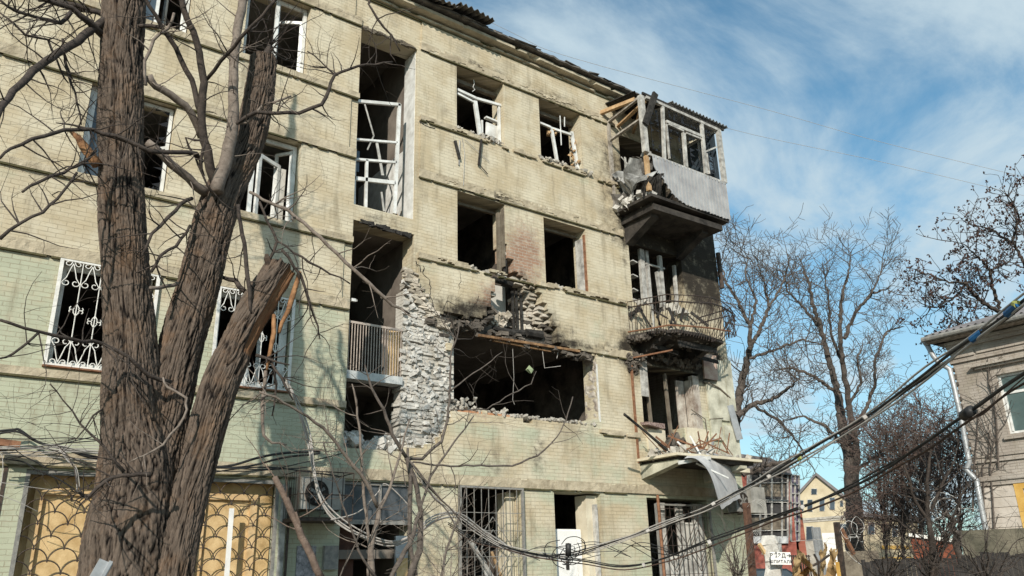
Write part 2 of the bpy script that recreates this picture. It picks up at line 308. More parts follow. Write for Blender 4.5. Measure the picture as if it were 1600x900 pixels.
def bark_mat(name, c1, c2, c3):
    m = bpy.data.materials.new(name); m.use_nodes = True; nt = m.node_tree; b = nt.nodes['Principled BSDF']
    b.inputs['Roughness'].default_value = 0.92; b.inputs['Specular IOR Level'].default_value = 0.15
    at = N(nt, 'ShaderNodeAttribute', attribute_name='mask'); am = N(nt, 'ShaderNodeSeparateXYZ'); L(nt, at.outputs['Vector'], am.inputs[0])
    tc = N(nt, 'ShaderNodeTexCoord'); sa_ = N(nt, 'ShaderNodeAttribute', attribute_name='stem'); mp = N(nt, 'ShaderNodeMapping'); mp.inputs['Scale'].default_value = (1, 1, 0.13); L(nt, sa_.outputs['Vector'], mp.inputs[0])
    n = N(nt, 'ShaderNodeTexNoise', inp={'Scale': 34.0, 'Detail': 7.0, 'Roughness': 0.72, 'Distortion': 0.5}); L(nt, mp.outputs[0], n.inputs['Vector'])
    n2 = N(nt, 'ShaderNodeTexNoise', inp={'Scale': 2.4, 'Detail': 6.0, 'Roughness': 0.7}); L(nt, tc.outputs['Object'], n2.inputs['Vector'])
    mr = N(nt, 'ShaderNodeMapRange', inp={1: 0.14, 2: 0.66}); L(nt, am.outputs[0], mr.inputs[0])
    mx = N(nt, 'ShaderNodeMix', data_type='RGBA'); L(nt, mr.outputs[0], mx.inputs[0]); mx.inputs[6].default_value = (*c1, 1); mx.inputs[7].default_value = (*c2, 1)
    mr2 = N(nt, 'ShaderNodeMapRange', inp={1: 0.50, 2: 0.68, 4: 0.7}); L(nt, n2.outputs[0], mr2.inputs[0])
    mx2 = N(nt, 'ShaderNodeMix', data_type='RGBA'); L(nt, mr2.outputs[0], mx2.inputs[0]); L(nt, mx.outputs[2], mx2.inputs[6]); mx2.inputs[7].default_value = (*c3, 1)
    mr3 = N(nt, 'ShaderNodeMapRange', inp={1: 0.3, 2: 0.7, 3: 0.45, 4: 1.5}); L(nt, n.outputs[0], mr3.inputs[0])
    mx3 = N(nt, 'ShaderNodeVectorMath', operation='SCALE'); L(nt, mx2.outputs[2], mx3.inputs[0]); L(nt, mr3.outputs[0], mx3.inputs[3])
    mrt = N(nt, 'ShaderNodeMapRange', inp={1: 0.3, 2: 0.7}); L(nt, am.outputs[1], mrt.inputs[0])
    tn = N(nt, 'ShaderNodeMix', data_type='RGBA'); L(nt, n.outputs[0], tn.inputs[0]); tn.inputs[6].default_value = (0.045, 0.022, 0.013, 1); tn.inputs[7].default_value = (0.38, 0.20, 0.105, 1)
    mx4 = N(nt, 'ShaderNodeMix', data_type='RGBA'); L(nt, mrt.outputs[0], mx4.inputs[0]); L(nt, mx3.outputs[0], mx4.inputs[6]); L(nt, tn.outputs[2], mx4.inputs[7])
    L(nt, mx4.outputs[2], b.inputs['Base Color'])
    bp = N(nt, 'ShaderNodeBump', inp={'Strength': 1.0, 'Distance': 0.022}); L(nt, n.outputs[0], bp.inputs['Height']); L(nt, bp.outputs[0], b.inputs['Normal'])
    return m
M['bark'] = bark_mat('furrowed_bark', (0.006, 0.0045, 0.004), (0.120, 0.092, 0.073), (0.175, 0.112, 0.072))
M['bark2'] = bark_mat('far_trunk_bark', (0.06, 0.045, 0.038), (0.20, 0.15, 0.12), (0.22, 0.15, 0.10))

# ================================================================ SETTING: ground
g = MB(); g.add([(-300, -300, 0), (600, -300, 0), (600, 600, 0), (-300, 600, 0)], [(0, 1, 2, 3)])
prop(g.build('ground', M['ground']), kind='structure')
g = MB(); g.add([(26.0, -60, 0.004), (31, -60, 0.004), (42, 120, 0.004), (37, 120, 0.004)], [(0, 1, 2, 3)])
prop(g.build('road', M['asph']), kind='structure')
g = MB(); g.bar((25.92, -60, 0.06), (36.92, 120, 0.06), 0.15, 0.12, up=(0, 0, 1)); prop(g.build('kerb', M['kerb']), kind='structure')

# ================================================================ DAMAGED APARTMENT BUILDING
XL, XR = -4.0, 18.05
LIN = [3.28, 6.57, 9.93, 13.28]; SILL = [4.60, 7.98, 11.36]
def poly(pts, y=0.0): return [XZ(a, b, y) for a, b in pts]
HF = poly([(789, 372), (797, 395), (800, 410), (812, 428), (835, 447), (848, 468), (860, 493), (869, 518), (876, 540), (931, 554), (938, 657), (900, 661), (860, 659), (823, 657), (795, 654), (767, 649), (740, 643), (706, 643), (702, 600), (703, 540), (692, 515), (668, 500), (676, 489), (700, 488), (733, 497), (752, 500), (760, 490), (767, 470), (770, 447), (766, 426), (789, 428)])
HI = poly([(789, 372), (797, 400), (805, 428), (822, 445), (826, 480), (822, 500), (838, 528), (860, 541), (931, 554), (938, 657), (823, 657), (767, 649), (706, 643), (703, 540), (700, 520), (750, 512), (766, 492), (775, 470), (773, 447), (767, 428), (789, 428)])
HP = poly([(628, 425), (645, 424), (650, 440), (658, 452), (664, 470), (676, 486), (670, 500), (700, 517), (706, 560), (706, 640), (700, 672), (680, 690), (655, 700), (628, 700)])   # outer leaf fallen off the pier
def inside(P, x, z):
    c = False; n = len(P); j = n-1
    for i in range(n):
        xi, zi = P[i]; xj, zj = P[j]
        if (zi > z) != (zj > z) and x < (xj-xi)*(z-zi)/(zj-zi)+xi: c = not c
        j = i
    return c
def pdist(P, x, z):
    d = 1e9; n = len(P)
    for i in range(n):
        ax, az = P[i]; bx, bz = P[(i+1) % n]; vx, vz = bx-ax, bz-az
        t = max(0, min(1, ((x-ax)*vx+(z-az)*vz)/(vx*vx+vz*vz+1e-9)))
        d = min(d, math.hypot(x-ax-vx*t, z-az-vz*t))
    return d
# openings: x0, x1, z0, z1
OPEN = [(2.02, 2.88, 11.50, 13.28), (3.93, 5.28, 11.50, 13.28), (1.42, 2.85, 8.10, 9.93), (3.93, 5.28, 8.10, 9.93), (1.42, 2.90, 4.78, 6.57), (3.93, 5.35, 4.78, 6.57),
        (1.44, 2.92, 0.75, 3.22), (3.85, 5.32, 0.75, 3.22), (6.48, 7.92, 8.87, 13.26), (6.49, 7.92, 6.6, 8.52), (6.49, 7.74, 3.87, 6.6), (6.49, 7.98, 0.02, 3.27),
        (9.02, 10.42, 11.47, 13.26), (11.56, 12.98, 11.47, 13.26), (9.03, 10.37, 8.03, 9.88), (11.55, 12.93, 8.03, 9.84), (9.02, 10.60, 0.95, 3.28), (11.52, 12.90, 0.35, 3.24), (14.38, 16.55, 0.95, 3.20),
        (14.40, 16.55, 10.7, 13.1), (14.45, 16.50, 7.35, 9.83), (14.50, 16.70, 4.05, 6.50), (9.3, 13.03, 4.95, 6.38)]
OPEN[0] = (1.42, 2.88, 11.50, 13.28)
LOWSILL = [(14.45, 15.12, 7.35, 8.15), (15.72, 16.50, 7.35, 8.15), (14.50, 15.20, 4.05, 4.95), (15.95, 16.70, 4.05, 5.0)]   # parapets under the balcony windows
def is_open(x, z):
    for a, b, c, d in OPEN:
        if a < x < b and c < z < d:
            for e in LOWSILL:
                if e[0] < x < e[1] and e[2] < z < e[3]: return False
            return True
    return False
def lines(lo, hi, step, must):
    ls = sorted(set([round(v, 4) for v in must if lo <= v <= hi]+[lo, hi])); res = []
    for a, b in zip(ls[:-1], ls[1:]):
        n = max(1, int(round((b-a)/step)))
        res += [a+(b-a)*i/n for i in range(n)]
    return res+[hi]
def smooth(a, b, x):
    t = max(0, min(1, (x-a)/(b-a))); return t*t*(3-2*t)
def blob(x, z, cx, cz, rx, rz, p=1.0): return p*math.exp(-(((x-cx)/rx)**2+((z-cz)/rz)**2))
def masks(x, z):
    soot = blob(x, z, 17.2, 10.2, 1.2, .95, 1.7)+blob(x, z, 15.6, 12.0, 1.7, 1.2, 1.3)+blob(x, z, 16.2, 10.1, 1.6, .6, 1.2)+blob(x, z, 15.4, 10.4, 1.2, .8, 1.1)+blob(x, z, 17.6, 9.9, .8, .9, .6)+blob(x, z, 9.9, 6.90, 1.3, .34, 1.6)+blob(x, z, 10.75, 7.9, .4, .35, .8)+blob(x, z, 11.3, 7.0, .45, .5, .8)+blob(x, z, 12.0, 6.68, 1.2, .12, .8)+blob(x, z, 9.9, 7.3, .6, .3, .22)+blob(x, z, 10.6, 7.3, .5, .5, .6)
    soot += blob(x, z, 12.2, 7.0, .4, .2, .25)+blob(x, z, 11.6, 6.7, .5, .2, .5)+blob(x, z, 15.4, 6.85, 1.5, .42, 1.6)+blob(x, z, 17.4, 9.1, .8, .9, 1.1)+blob(x, z, 17.3, 6.9, .6, .4, .9)+blob(x, z, 14.3, 6.6, .35, .6, .8)+blob(x, z, 17.1, 6.9, .5, .5, .9)+blob(x, z, 16.9, 7.0, .5, .8, .7)+blob(x, z, 10.4, 10.0, .5, .2, .5)
    soot += blob(x, z, 11.1, 4.0, .22, .8, .42)+blob(x, z, 9.9, 3.75, .5, .35, .33)+blob(x, z, 12.2, 13.5, 1.2, .2, .22)+blob(x, z, 9.8, 13.45, .9, .16, .3)+blob(x, z, 7.2, 8.7, .7, .18, .35)
    for a, b, c, d in OPEN[12:16]: soot += blob(x, z, (a+b)/2, d+.12, .8, .14, .4)
    soot += blob(x, z, 14.25, 9.0, .12, 1.0, .25)
    red = (blob(x, z, 10.95, 8.75, .75, .95, 1.0) if 10.36 < x < 11.56 else 0)+blob(x, z, 10.1, 7.45, .55, .5, 1.05)+blob(x, z, 9.4, 7.2, .5, .3, .3)+blob(x, z, 10.5, 8.3, .3, .35, .7)+blob(x, z, 9.6, 4.75, 1.0, .12, .5)
    red += blob(x, z, 17.35, 2.2, .35, .6, .45)
    gr = 0.05+0.60*smooth(7.2, 4.6, z)*smooth(9.0, 4.0, x)+0.30*smooth(4.6, 3.2, z)*(.55+.45*smooth(9, 6, x))+0.22*smooth(9.5, 5.0, z)
    for q in LIN+SILL: gr += 0.25*blob(0, z, 0, q-0.16, 1, .15)
    gr += 0.35*smooth(15.5, 17.3, x)*smooth(7, 4, z)
    return (min(1 if x > 14 and z > 6.3 else .86, soot), min(1, gr), min(1, red), 1)
def grid_wall(name, x0, x1, z0, z1, yf, yb, keep, material, parent, must_x=(), must_z=(), step=(0.125, 0.0775), back=True, jit=0.0, use_mask=True):
    xs = lines(x0, x1, step[0], must_x); zs = lines(z0, z1, step[1], must_z)
    nx, nz = len(xs)-1, len(zs)-1
    K = [[keep((xs[i]+xs[i+1])/2, (zs[k]+zs[k+1])/2) for k in range(nz)] for i in range(nx)]
    mb = MB(); mb.a = []; idx = {}
    def V(i, k, s):
        key = (i, k, s)
        if key not in idx:
            x, z = xs[i], zs[k]; y = yf if s == 0 else yb
            if jit:
                q = noise.noise_vector(Vector((x*7, z*7, s*3)))
                x2 = x+q.x*jit if 0 < i < nx else x; z2 = z+q.z*jit if 0 < k < nz else z
                y += abs(q.y)*jit*1.2 if s == 0 else 0
            else: x2, z2 = x, z
            idx[key] = len(mb.v); mb.v.append((x2, y, z2)); mb.a.append(masks(x, z) if use_mask else (0, 0, 0, 1))
        return idx[key]
    def q(*a): mb.f.append(a); mb.m.append(0)
    for i in range(nx):
        for k in range(nz):
            if not K[i][k]: continue
            q(V(i, k, 0), V(i+1, k, 0), V(i+1, k+1, 0), V(i, k+1, 0))
            if back: q(V(i, k, 1), V(i, k+1, 1), V(i+1, k+1, 1), V(i+1, k, 1))
            if i == 0 or not K[i-1][k]: q(V(i, k, 0), V(i, k+1, 0), V(i, k+1, 1), V(i, k, 1))
            if i == nx-1 or not K[i+1][k]: q(V(i+1, k, 0), V(i+1, k, 1), V(i+1, k+1, 1), V(i+1, k+1, 0))
            if k == 0 or not K[i][k-1]: q(V(i, k, 0), V(i, k, 1), V(i+1, k, 1), V(i+1, k, 0))
            if k == nz-1 or not K[i][k+1]: q(V(i, k+1, 0), V(i+1, k+1, 0), V(i+1, k+1, 1), V(i, k+1, 1))
    return mb.build(name, material, parent)
B = thing('apartment_building', 'four storey yellow brick apartment block with blown out windows, a blast hole and wrecked balconies', 'building', (7, 6, 0))
mxs = [v for o in OPEN for v in o[:2]]+[v for e in LOWSILL for v in e[:2]]; mzs = [v for o in OPEN for v in o[2:]]+LIN+SILL+[v for e in LOWSILL for v in e[2:]]
def nz_(x, z, s, sc=5.0): return noise.noise(Vector((x*sc, z*sc, s)))
def holef(x, z): return inside(HF, x+nz_(x, z, 1)*.09, z+nz_(x, z, 2)*.06)
def holep(x, z): return x < 9.02 and inside(HP, x+nz_(x, z, 3)*.10, z+nz_(x, z, 4)*.10)
wall = grid_wall('wall', XL, XR, -0.2, 14.16, 0.0, 0.50, lambda x, z: not is_open(x, z) and not holef(x, z) and not holep(x, z), M['brick'], B, mxs, mzs)
def span(x, z):
    if is_open(x, z) or holef(x, z) or holep(x, z): return False
    if 6.3 < x < 8.02 and z > 3.3: return False
    if x > 14.2: return False
    for a, b in ((LIN[0], SILL[0]), (LIN[1], SILL[1]), (LIN[2], SILL[2]), (LIN[3], 14.17)):
        if a < z < b: return True
    return False
grid_wall('spandrel', XL, 14.3, 3.28, 14.16, -0.038, 0.001, span, M['brick'], B, mxs+[6.3, 8.02, 14.2], mzs, back=False)
# plaster bands
def band(x0, x1, z0, z1, y, seed, rough=0.35):
    mb = MB(); mb.a = []
    xs = lines(x0, x1, 0.06, ()); zs = lines(z0, z1, 0.035, ())
    def keep(x, z):
        if holef(x, z) or (holep(x, z) and x > 8.05): return False
        e = min(z-z0, z1-z)
        wear = rough*smooth(6.0, 10.0, x)+0.14
        return not (noise.fractal(Vector((x*2.3, z*5, seed)), 0.6, 2.0, 4)*0.5+0.5 > 1.08-wear*0.9+e*1.7)
    grid_wall('string_course', x0, x1, z0, z1, y, 0.001, keep, M['plaster'], B, (), (), (0.06, 0.033), back=False, jit=0.016, use_mask=False)
sd_ = 0
for a, b in ((XL, 6.47), (8.0, 14.25)):
    for i, z in enumerate(LIN):
        if a > 7 and i == 1: band(12.95, b, z, z+.2, -0.058, 7.7+i, 0.5); continue
        band(a, b, z, z+.20, -0.056, 1.7*i+a, 0.25 if i in (0,) else 0.5)
    for i, z in enumerate(SILL):
        if a > 7 and i == 0: band(12.98, b, z, z+.12, -0.095, 3.3, 0.3); continue
        band(a, b, z, z+.125, -0.095, 11+1.3*i+a, 0.55)
band(14.25, XR, 3.28, 3.50, -0.056, 55, 0.2)
band(6.47, 8.0, 3.30, 3.5, -0.056, 51, 0.2)
# strips under the bands: moss and the bands' shade in one dark colour
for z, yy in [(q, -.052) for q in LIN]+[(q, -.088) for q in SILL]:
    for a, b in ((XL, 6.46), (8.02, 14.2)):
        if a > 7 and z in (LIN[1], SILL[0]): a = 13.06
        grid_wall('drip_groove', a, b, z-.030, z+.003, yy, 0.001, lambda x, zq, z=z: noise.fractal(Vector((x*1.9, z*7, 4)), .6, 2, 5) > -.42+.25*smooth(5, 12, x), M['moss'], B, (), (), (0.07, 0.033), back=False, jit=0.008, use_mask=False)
# cornice
mb = MB()
prof = [(0.0, 14.09), (-0.11, 14.11), (-0.11, 14.155), (-0.03, 14.16), (-0.03, 14.20), (-0.25, 14.215), (-0.28, 14.225), (-0.28, 14.30), (-0.16, 14.305), (-0.16, 14.35), (0.0, 14.35)]
xs = lines(XL-.3, XR+.3, 0.09, ())
pv = []
for x in xs:
    row = []
    for k, (y, z) in enumerate(prof):
        j = noise.fractal(Vector((x*3.2, k*.7, 9)), 0.7, 2, 5)
        chip = max(0, noise.fractal(Vector((x*1.5, k*.25, 3)), .6, 2, 3)-.30)*.5 if k in (1, 2, 5, 6, 7) else 0
        row.append((x, y+j*.005+chip*smooth(5, 10, x) if y < -.01 else y, z+j*.005))
    pv.append(row)
vs = [p for r in pv for p in r]; n = len(prof)
mb.add(vs, [(i*n+k, (i+1)*n+k, (i+1)*n+k+1, i*n+k+1) for i in range(len(xs)-1) for k in range(n-1)])
cor = mb.build('cornice', M['corn'], B)
# roof
mb = MB(); xs = lines(XL-.4, XR+.35, 0.11, ()); rng = random.Random(4)
vs = []
for x in xs:
    d = rng.uniform(-.03, .03)+0.05*noise.noise(Vector((x*1.2, 0, 0)))
    vs += [(x, -0.40+d*.6, 14.350+rng.uniform(0, .015)), (x, -0.40+d*.6, 14.40+rng.uniform(-.005, .02)), (x, 0.4, 14.55), (x, 5.8, 17.1), (x, 12.2, 14.5), (x, 0.4, 14.35), ]
mb.add(vs, [(i*6+a, (i+1)*6+a, (i+1)*6+b, i*6+b) for i in range(len(xs)-1) for a, b in ((0, 1), (1, 2), (2, 3), (3, 4), (5, 0))])
roof = mb.build('roof', M['slate'], B)
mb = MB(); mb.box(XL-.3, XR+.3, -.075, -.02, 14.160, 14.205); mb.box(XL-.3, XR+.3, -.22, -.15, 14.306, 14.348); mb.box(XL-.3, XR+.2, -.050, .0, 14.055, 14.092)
mb.each('cornice_groove', M['moss'], B)  # dark strips painting the shadows beneath the cornice steps
def corr_sheet(mb, o, u, v, nu, amp, pitch, m=0, crumple=0.0, seed=0, thick=0.01):
    o, u, v = Vector(o), Vector(u), Vector(v); nrm = u.cross(v).normalized(); ul = u.length
    nseg = max(8, int(ul/pitch*6)); vs = []
    for i in range(nseg+1):
        for j in range(nu+1):
            a, b = i/nseg, j/nu
            p = o+u*a+v*b+nrm*(amp*math.sin(2*math.pi*a*ul/pitch))
            if crumple: p += noise.noise_vector(p*2.2+Vector((seed, 0, 0)))*crumple
            vs.append(p)
    k = len(vs); vs2 = vs+[p+nrm*thick for p in vs]; fs = []
    for i in range(nseg):
        for j in range(nu):
            a = i*(nu+1)+j; q = (a, a+nu+1, a+nu+2, a+1); fs.append(q); fs.append(tuple(k+t for t in reversed(q)))
    for i in range(nseg):
        for j in (0, nu):
            a = i*(nu+1)+j; fs.append((a, a+nu+1, k+a+nu+1, k+a))
    for j in range(nu):
        for i in (0, nseg):
            a = i*(nu+1)+j; fs.append((a, a+1, k+a+1, k+a))
    mb.add(vs2, fs, m)
mb = MB()
corr_sheet(mb, (7.4, -0.62, 14.40), (1.35, 0, 0.0), (0, 1.1, .42), 4, .035, .16, crumple=.05, seed=1)
corr_sheet(mb, (8.65, -0.70, 14.43), (1.1, 0, 0.02), (0, 1.1, .42), 4, .035, .16, crumple=.05, seed=2)
mb.build('corrugated_eave_sheet', M['slate'], B)
mb = MB(); rng = random.Random(12)
for i in range(14):
    x = rng.uniform(8.2, 14.2); mb.rbox((x, -0.28+rng.uniform(-.05, .05), 14.405), (rng.uniform(.3, .9), .25, .015), (rng.uniform(-.06, .1), rng.uniform(-.1, .1), rng.uniform(-.2, .2)), jit=.02, rng=rng)
mb.build('roof_edge_flashing', M['slate'], B)
# other outside walls, floors and rooms behind the openings
mb = MB(); mb.box(XL, XL+.5, .5, 12, -.2, 14.3); mb.box(XR-.5, XR, .5, 12, -.2, 14.3); mb.box(XL, XR, 12, 12.5, -.2, 14.3); mb.build('outer_walls', M['brick_in'], B)
FL = [3.62, 7.02, 10.42, 13.72]
mb = MB()
for z in FL:
    mb.box(XL+.5, 6.2, .5, 12, z, z+.26); mb.box(8.22, XR-.5, .5, 12, z, z+.26)
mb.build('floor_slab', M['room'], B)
mb = MB(); mb.box(XL+.5, 6.2, .52, 5.8, 10.415, 10.418); mb.box(XL+.5, 6.2, .52, 5.8, 13.70, 13.716)
mb.build('ceiling_plaster', M['white_in'], B)
mb = MB()
for i, z in enumerate([0.2]+[f+.26 for f in FL[:3]]):
    zt = FL[i]
    mb.box(XL+.5, 6.2, 5.8, 5.95, z, zt)
    mb.box(3.35, 3.5, .5, 5.8, z, zt)
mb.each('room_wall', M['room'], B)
mb = MB()
for i, z in enumerate([0.2]+[f+.26 for f in FL[:3]]):
    zt = FL[i]
    mb.box(8.22, XR-.5, 5.8, 5.95, z, zt)
    for x in (11.0, 13.75):
        if not (i in (1,) and x == 11.0): mb.box(x, x+.14, .5, 5.8, z, zt)
mb.each('burnt_partition', M['burnt'], B)
mb = MB(); mb.box(6.22, 6.40, .5, 6.2, 0.0, 13.9); mb.box(8.0, 8.20, .5, 6.2, 0.0, 13.9); mb.box(6.4, 8.0, 6.2, 6.35, 0, 13.9); mb.box(6.2, 8.2, .5, 6.3, 13.72, 13.95)
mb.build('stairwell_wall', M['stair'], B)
mb = MB()
for z in (5.20, 8.55, 2.0-.1): mb.box(6.41, 7.99, .3, 1.9, z, z+.16)
for z in (3.6, 7.0, 10.4): mb.box(6.41, 7.99, 4.6, 6.19, z, z+.16)
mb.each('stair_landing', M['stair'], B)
for zl, zh, s in ((3.76, 5.36, 0), (5.36, 7.16, 1), (7.16, 8.71, 0), (8.71, 10.56, 1), (2.0, 3.76, 1)):
    mb = MB(); x0 = 6.45 if s else 7.22; ya, yb_ = (1.9, 4.6) if s else (4.6, 1.9)
    mb.bar((x0+.37, ya, zl+.0), (x0+.37, yb_, zh-.0), .72, .14, up=(0, 0, 1))
    for k in range(10): t = (k+.5)/10; mb.box(x0+.02, x0+.72, ya+(yb_-ya)*t-.14, ya+(yb_-ya)*t+.14, zl+(zh-zl)*t, zl+(zh-zl)*t+.12)
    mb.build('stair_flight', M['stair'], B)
# white reveals of the stair openings
mb = MB(); mb.box(7.905, 7.99, .06, .56, 8.88, 13.24); mb.box(7.985, 7.995, .56, 3.0, 8.9, 10.9); mb.build('white_reveal', M['pvc'], B)
mb = MB(); mb.box(6.50, 7.72, 0.02, .42, 5.20, 5.36); mb.build('landing_edge', mat('pale_blue_concrete', (.38, .40, .40), col2=(.55, .56, .55), scale=6), B)
# worn leaf of bricks inside the damaged places
def brickfield(P, test, yfun, name, material, seed, bl=.25, bh=.0775, th=.24, miss=0.0, rot=.03, jy=.02):
    mb = MB(); rng = random.Random(seed)
    xs_ = [p[0] for p in P]; zs_ = [p[1] for p in P]; z = min(zs_)-.1; row = 0
    z = math.floor(z/bh)*bh
    while z < max(zs_)+.1:
        x = min(xs_)-.3+(row % 2)*bl/2; row += 1
        while x < max(xs_)+.3:
            l = bl*rng.choice((.5, 1, 1)); cx, cz = x+l/2, z+bh/2; x += l
            if test(cx, cz) and rng.random() > miss:
                y = yfun(cx, cz)+rng.uniform(-jy, jy)
                mb.rbox((cx, y+th/2, cz), (l-.012, th, bh-.010), (rng.gauss(0, rot), rng.gauss(0, rot), rng.gauss(0, rot)), jit=.007, rng=rng)
        z += bh
    return mb.build(name, material, B)
brickfield(HP, lambda x, z: x > 7.76 and holep(x, z) and not inside(HI, x, z) and not is_open(x, z) and x < 9.0,
           lambda x, z: .075+.03*nz_(x, z, 8, 2.5), 'bared_brick_pier', M['brick_in'], 5, th=.40, jy=.028, rot=.045, miss=.03)
inbr = lambda x, z: holef(x, z) and x < 12.7 and not inside(HI, x+nz_(x, z, 1)*.05, z) and not is_open(x, z)
dark_ = lambda x, z: z+nz_(x, z, 12, 3)*.25 < 7.12+.25*smooth(11.2, 10.4, x)
brickfield(HF, lambda x, z: inbr(x, z) and not dark_(x, z), lambda x, z: .03+min(.34, pdist(HF, x, z)*1.1), 'broken_brickwork', M['brick_mid'], 6, th=.28, jy=.03, rot=.035, miss=.03)
brickfield(HF, lambda x, z: inbr(x, z) and dark_(x, z), lambda x, z: .03+min(.34, pdist(HF, x, z)*1.1), 'sooted_brickwork', M['burntc'], 7, th=.28, jy=.04, rot=.05, miss=.03)
mb = MB(); rng = random.Random(78)
for k in range(420):
    x, z = rng.uniform(7.74, 9.0), rng.uniform(4.0, 7.9)
    if inside(HP, x, z) and not inside(HI, x, z):
        q_ = rng.uniform(.03, .10); mb.rbox((x, .075+rng.uniform(-.02, .02), z), (q_*1.5, .05, q_), (rng.gauss(0, .25), rng.gauss(0, .5), rng.gauss(0, .25)), jit=q_*.2, rng=rng)
mb.build('lime_lumps', M['rubble'], B)
mb = MB(); mb.box(7.76, 9.0, .115, .45, 3.9, 7.25); mb.build('inner_leaf', M['brick_in'], B)
# jagged tooth-ends where the outer leaf of the pier tore away
mb = MB(); rng = random.Random(31)
edge = [XZ(*p) for p in ((646, 424), (652, 440), (660, 452), (665, 468), (677, 484), (690, 500), (706, 518))]
for (ax, az), (bx, bz) in zip(edge[:-1], edge[1:]):
    n = max(2, int(abs(az-bz)/.078)+1)
    for k in range(n):
        t = k/n; x = ax+(bx-ax)*t; z = az+(bz-az)*t
        for j in range(2):
            mb.rbox((x-.05-.11*j+rng.uniform(-.05, .05), .02+.03*j, z), (.22, .16, .066), (rng.gauss(.1, .25), rng.gauss(.3, .25), rng.gauss(-.3, .3)), jit=.012, rng=rng)
mb.build('hanging_bricks', M['brick_mid'], B)
mb = MB(); rng = random.Random(32)
for (a, b), n in ((((668, 496), (752, 503)), 90), (((752, 503), (772, 480)), 22), (((752, 514), (820, 524)), 26), (((820, 532), (928, 554)), 36)):
    (ax, az), (bx, bz) = XZ(*a), XZ(*b)
    for k in range(n):
        t = rng.random(); mb.rbox((ax+(bx-ax)*t, .02+rng.random()*.16, az+(bz-az)*t-rng.random()*.16), (rng.uniform(.08, .25), .14, rng.uniform(.04, .09)), (rng.gauss(0, .3), rng.gauss(0, .3), rng.gauss(0, .3)), jit=.015, rng=rng)
mb.build('crumbled_edge', M['burntc'], B)
def crack(P, w_, seed, y=-.0415):
    mb = MB(); rng = random.Random(seed); pts = []
    for (a, b) in zip(P[:-1], P[1:]):
        for k in range(4): t = k/4; pts.append((a[0]+(b[0]-a[0])*t+rng.uniform(-1.6, 1.6), a[1]+(b[1]-a[1])*t))
    pts.append(P[-1]); pts = [PY(p[0], p[1], y) for p in pts]
    for k, (a, b) in enumerate(zip(pts[:-1], pts[1:])): mb.bar(a, b, w_*rng.uniform(.4, 1.2), .004)
    mb.build('crack', M['char'], B)
crack([(662, 415), (661, 428), (673, 440), (672, 458), (676, 474), (675, 490)], .022, 1); crack([(648, 408), (655, 415), (658, 425)], .02, 2); crack([(719, 424), (720, 440), (717, 452)], .008, 3); crack([(733, 498), (740, 480), (748, 462)], .01, 4)
crack([(655, 190), (663, 196), (680, 201)], .03, 5); crack([(690, 485), (700, 470), (712, 478)], .012, 6)
# rubble heaps in the openings
def rubble(name, spots, seed, material, size=(.05, .16), parent=B):
    rng = random.Random(seed)
    for x0, x1, y0, y1, z, h, n in spots:
        mb = MB()
        for k in range(n):
            u = rng.random(); x = x0+(x1-x0)*u; s = rng.uniform(*size)
            mb.rbox((x, rng.uniform(y0, y1), z+rng.random()**1.6*h*(.5+.5*abs(math.sin(u*9+seed)))), (s*rng.uniform(.8, 1.9), s*rng.uniform(.7, 1.4), s*rng.uniform(.5, 1.1)), [rng.uniform(-3, 3) for _ in range(3)], jit=s*.14, rng=rng)
        o = mb.build(name, material, parent)
    return o
prop(rubble('rubble_heap', [(6.5, 7.72, .05, .5, 3.9, .32, 90)], 1, M['rubble']), kind=None)
rubble('rubble_heap', [(8.9, 10.3, .0, .45, 4.83, .09, 200), (10.1, 13.0, -.01, .5, 4.81, .05, 420), (8.9, 9.5, .0, .4, 4.88, .24, 60)], 2, M['conc'], (.015, .07))
mb = MB(); mb.box(9.05, 10.4, .03, .45, 4.74, 4.83); mb.build('bared_red_course', mat('orange_brick_course', (.40, .16, .075), col2=(.5, .3, .18), scale=9), B)
rubble('rubble_heap', [(10.15, 10.75, .3, .6, 7.0, .32, 50), (10.9, 11.5, .3, .5, 6.95, .15, 30)], 3, M['brick_mid'], (.05, .14))
# blast hole inside: slab edge, white inner wall, charred things
mb = MB()
a = PY(748, 524, -.03); b = PY(905, 549, -.02); mb.bar(a, b, .055, .07, up=(0, 1, 0)); mb.bar(PY(770, 532, .02), PY(860, 549, .05), .04, .06); mb.each('torn_lintel_beam', mat('scorched_beam', (.10, .055, .03), col2=(.34, .20, .10), scale=5, bump=.6, detail=9), B)
mb = MB(); mb.box(8.95, 12.95, .2, .5, 6.62, 6.86); mb.build('burnt_lintel', M['burntc'], B)
mb = MB()
c = PY(786, 466, .55); mb.box(c.x-.30, c.x+.22, .75, .87, 7.1, 8.1); mb.build('bared_inner_wall', M['white_in'], B)
mb = MB()
for x_, s_ in ((800, 0), (806, .02), (813, -.01)):
    mb.bar(PY(x_, 455, .3), PY(x_+3, 530, .3), .05, .05)
mb.bar(PY(790, 418, .16), PY(791, 388, .16), .06, .06); mb.bar(PY(789, 432, .1), PY(791, 330, .16), .06, .06); mb.each('charred_post', M['char'], B)
mb = MB(); mb.tube([PY(822, 520, .15), PY(845, 524, .2)], [.10, .12], 8); mb.tube([PY(770, 512, .15), PY(800, 521, .15), PY(818, 520, .15)], [.05, .1, .08], 8); mb.tube([PY(770, 436, .25), PY(800, 445, .22)], .07, 6); mb.each('charred_log', M['char'], B)
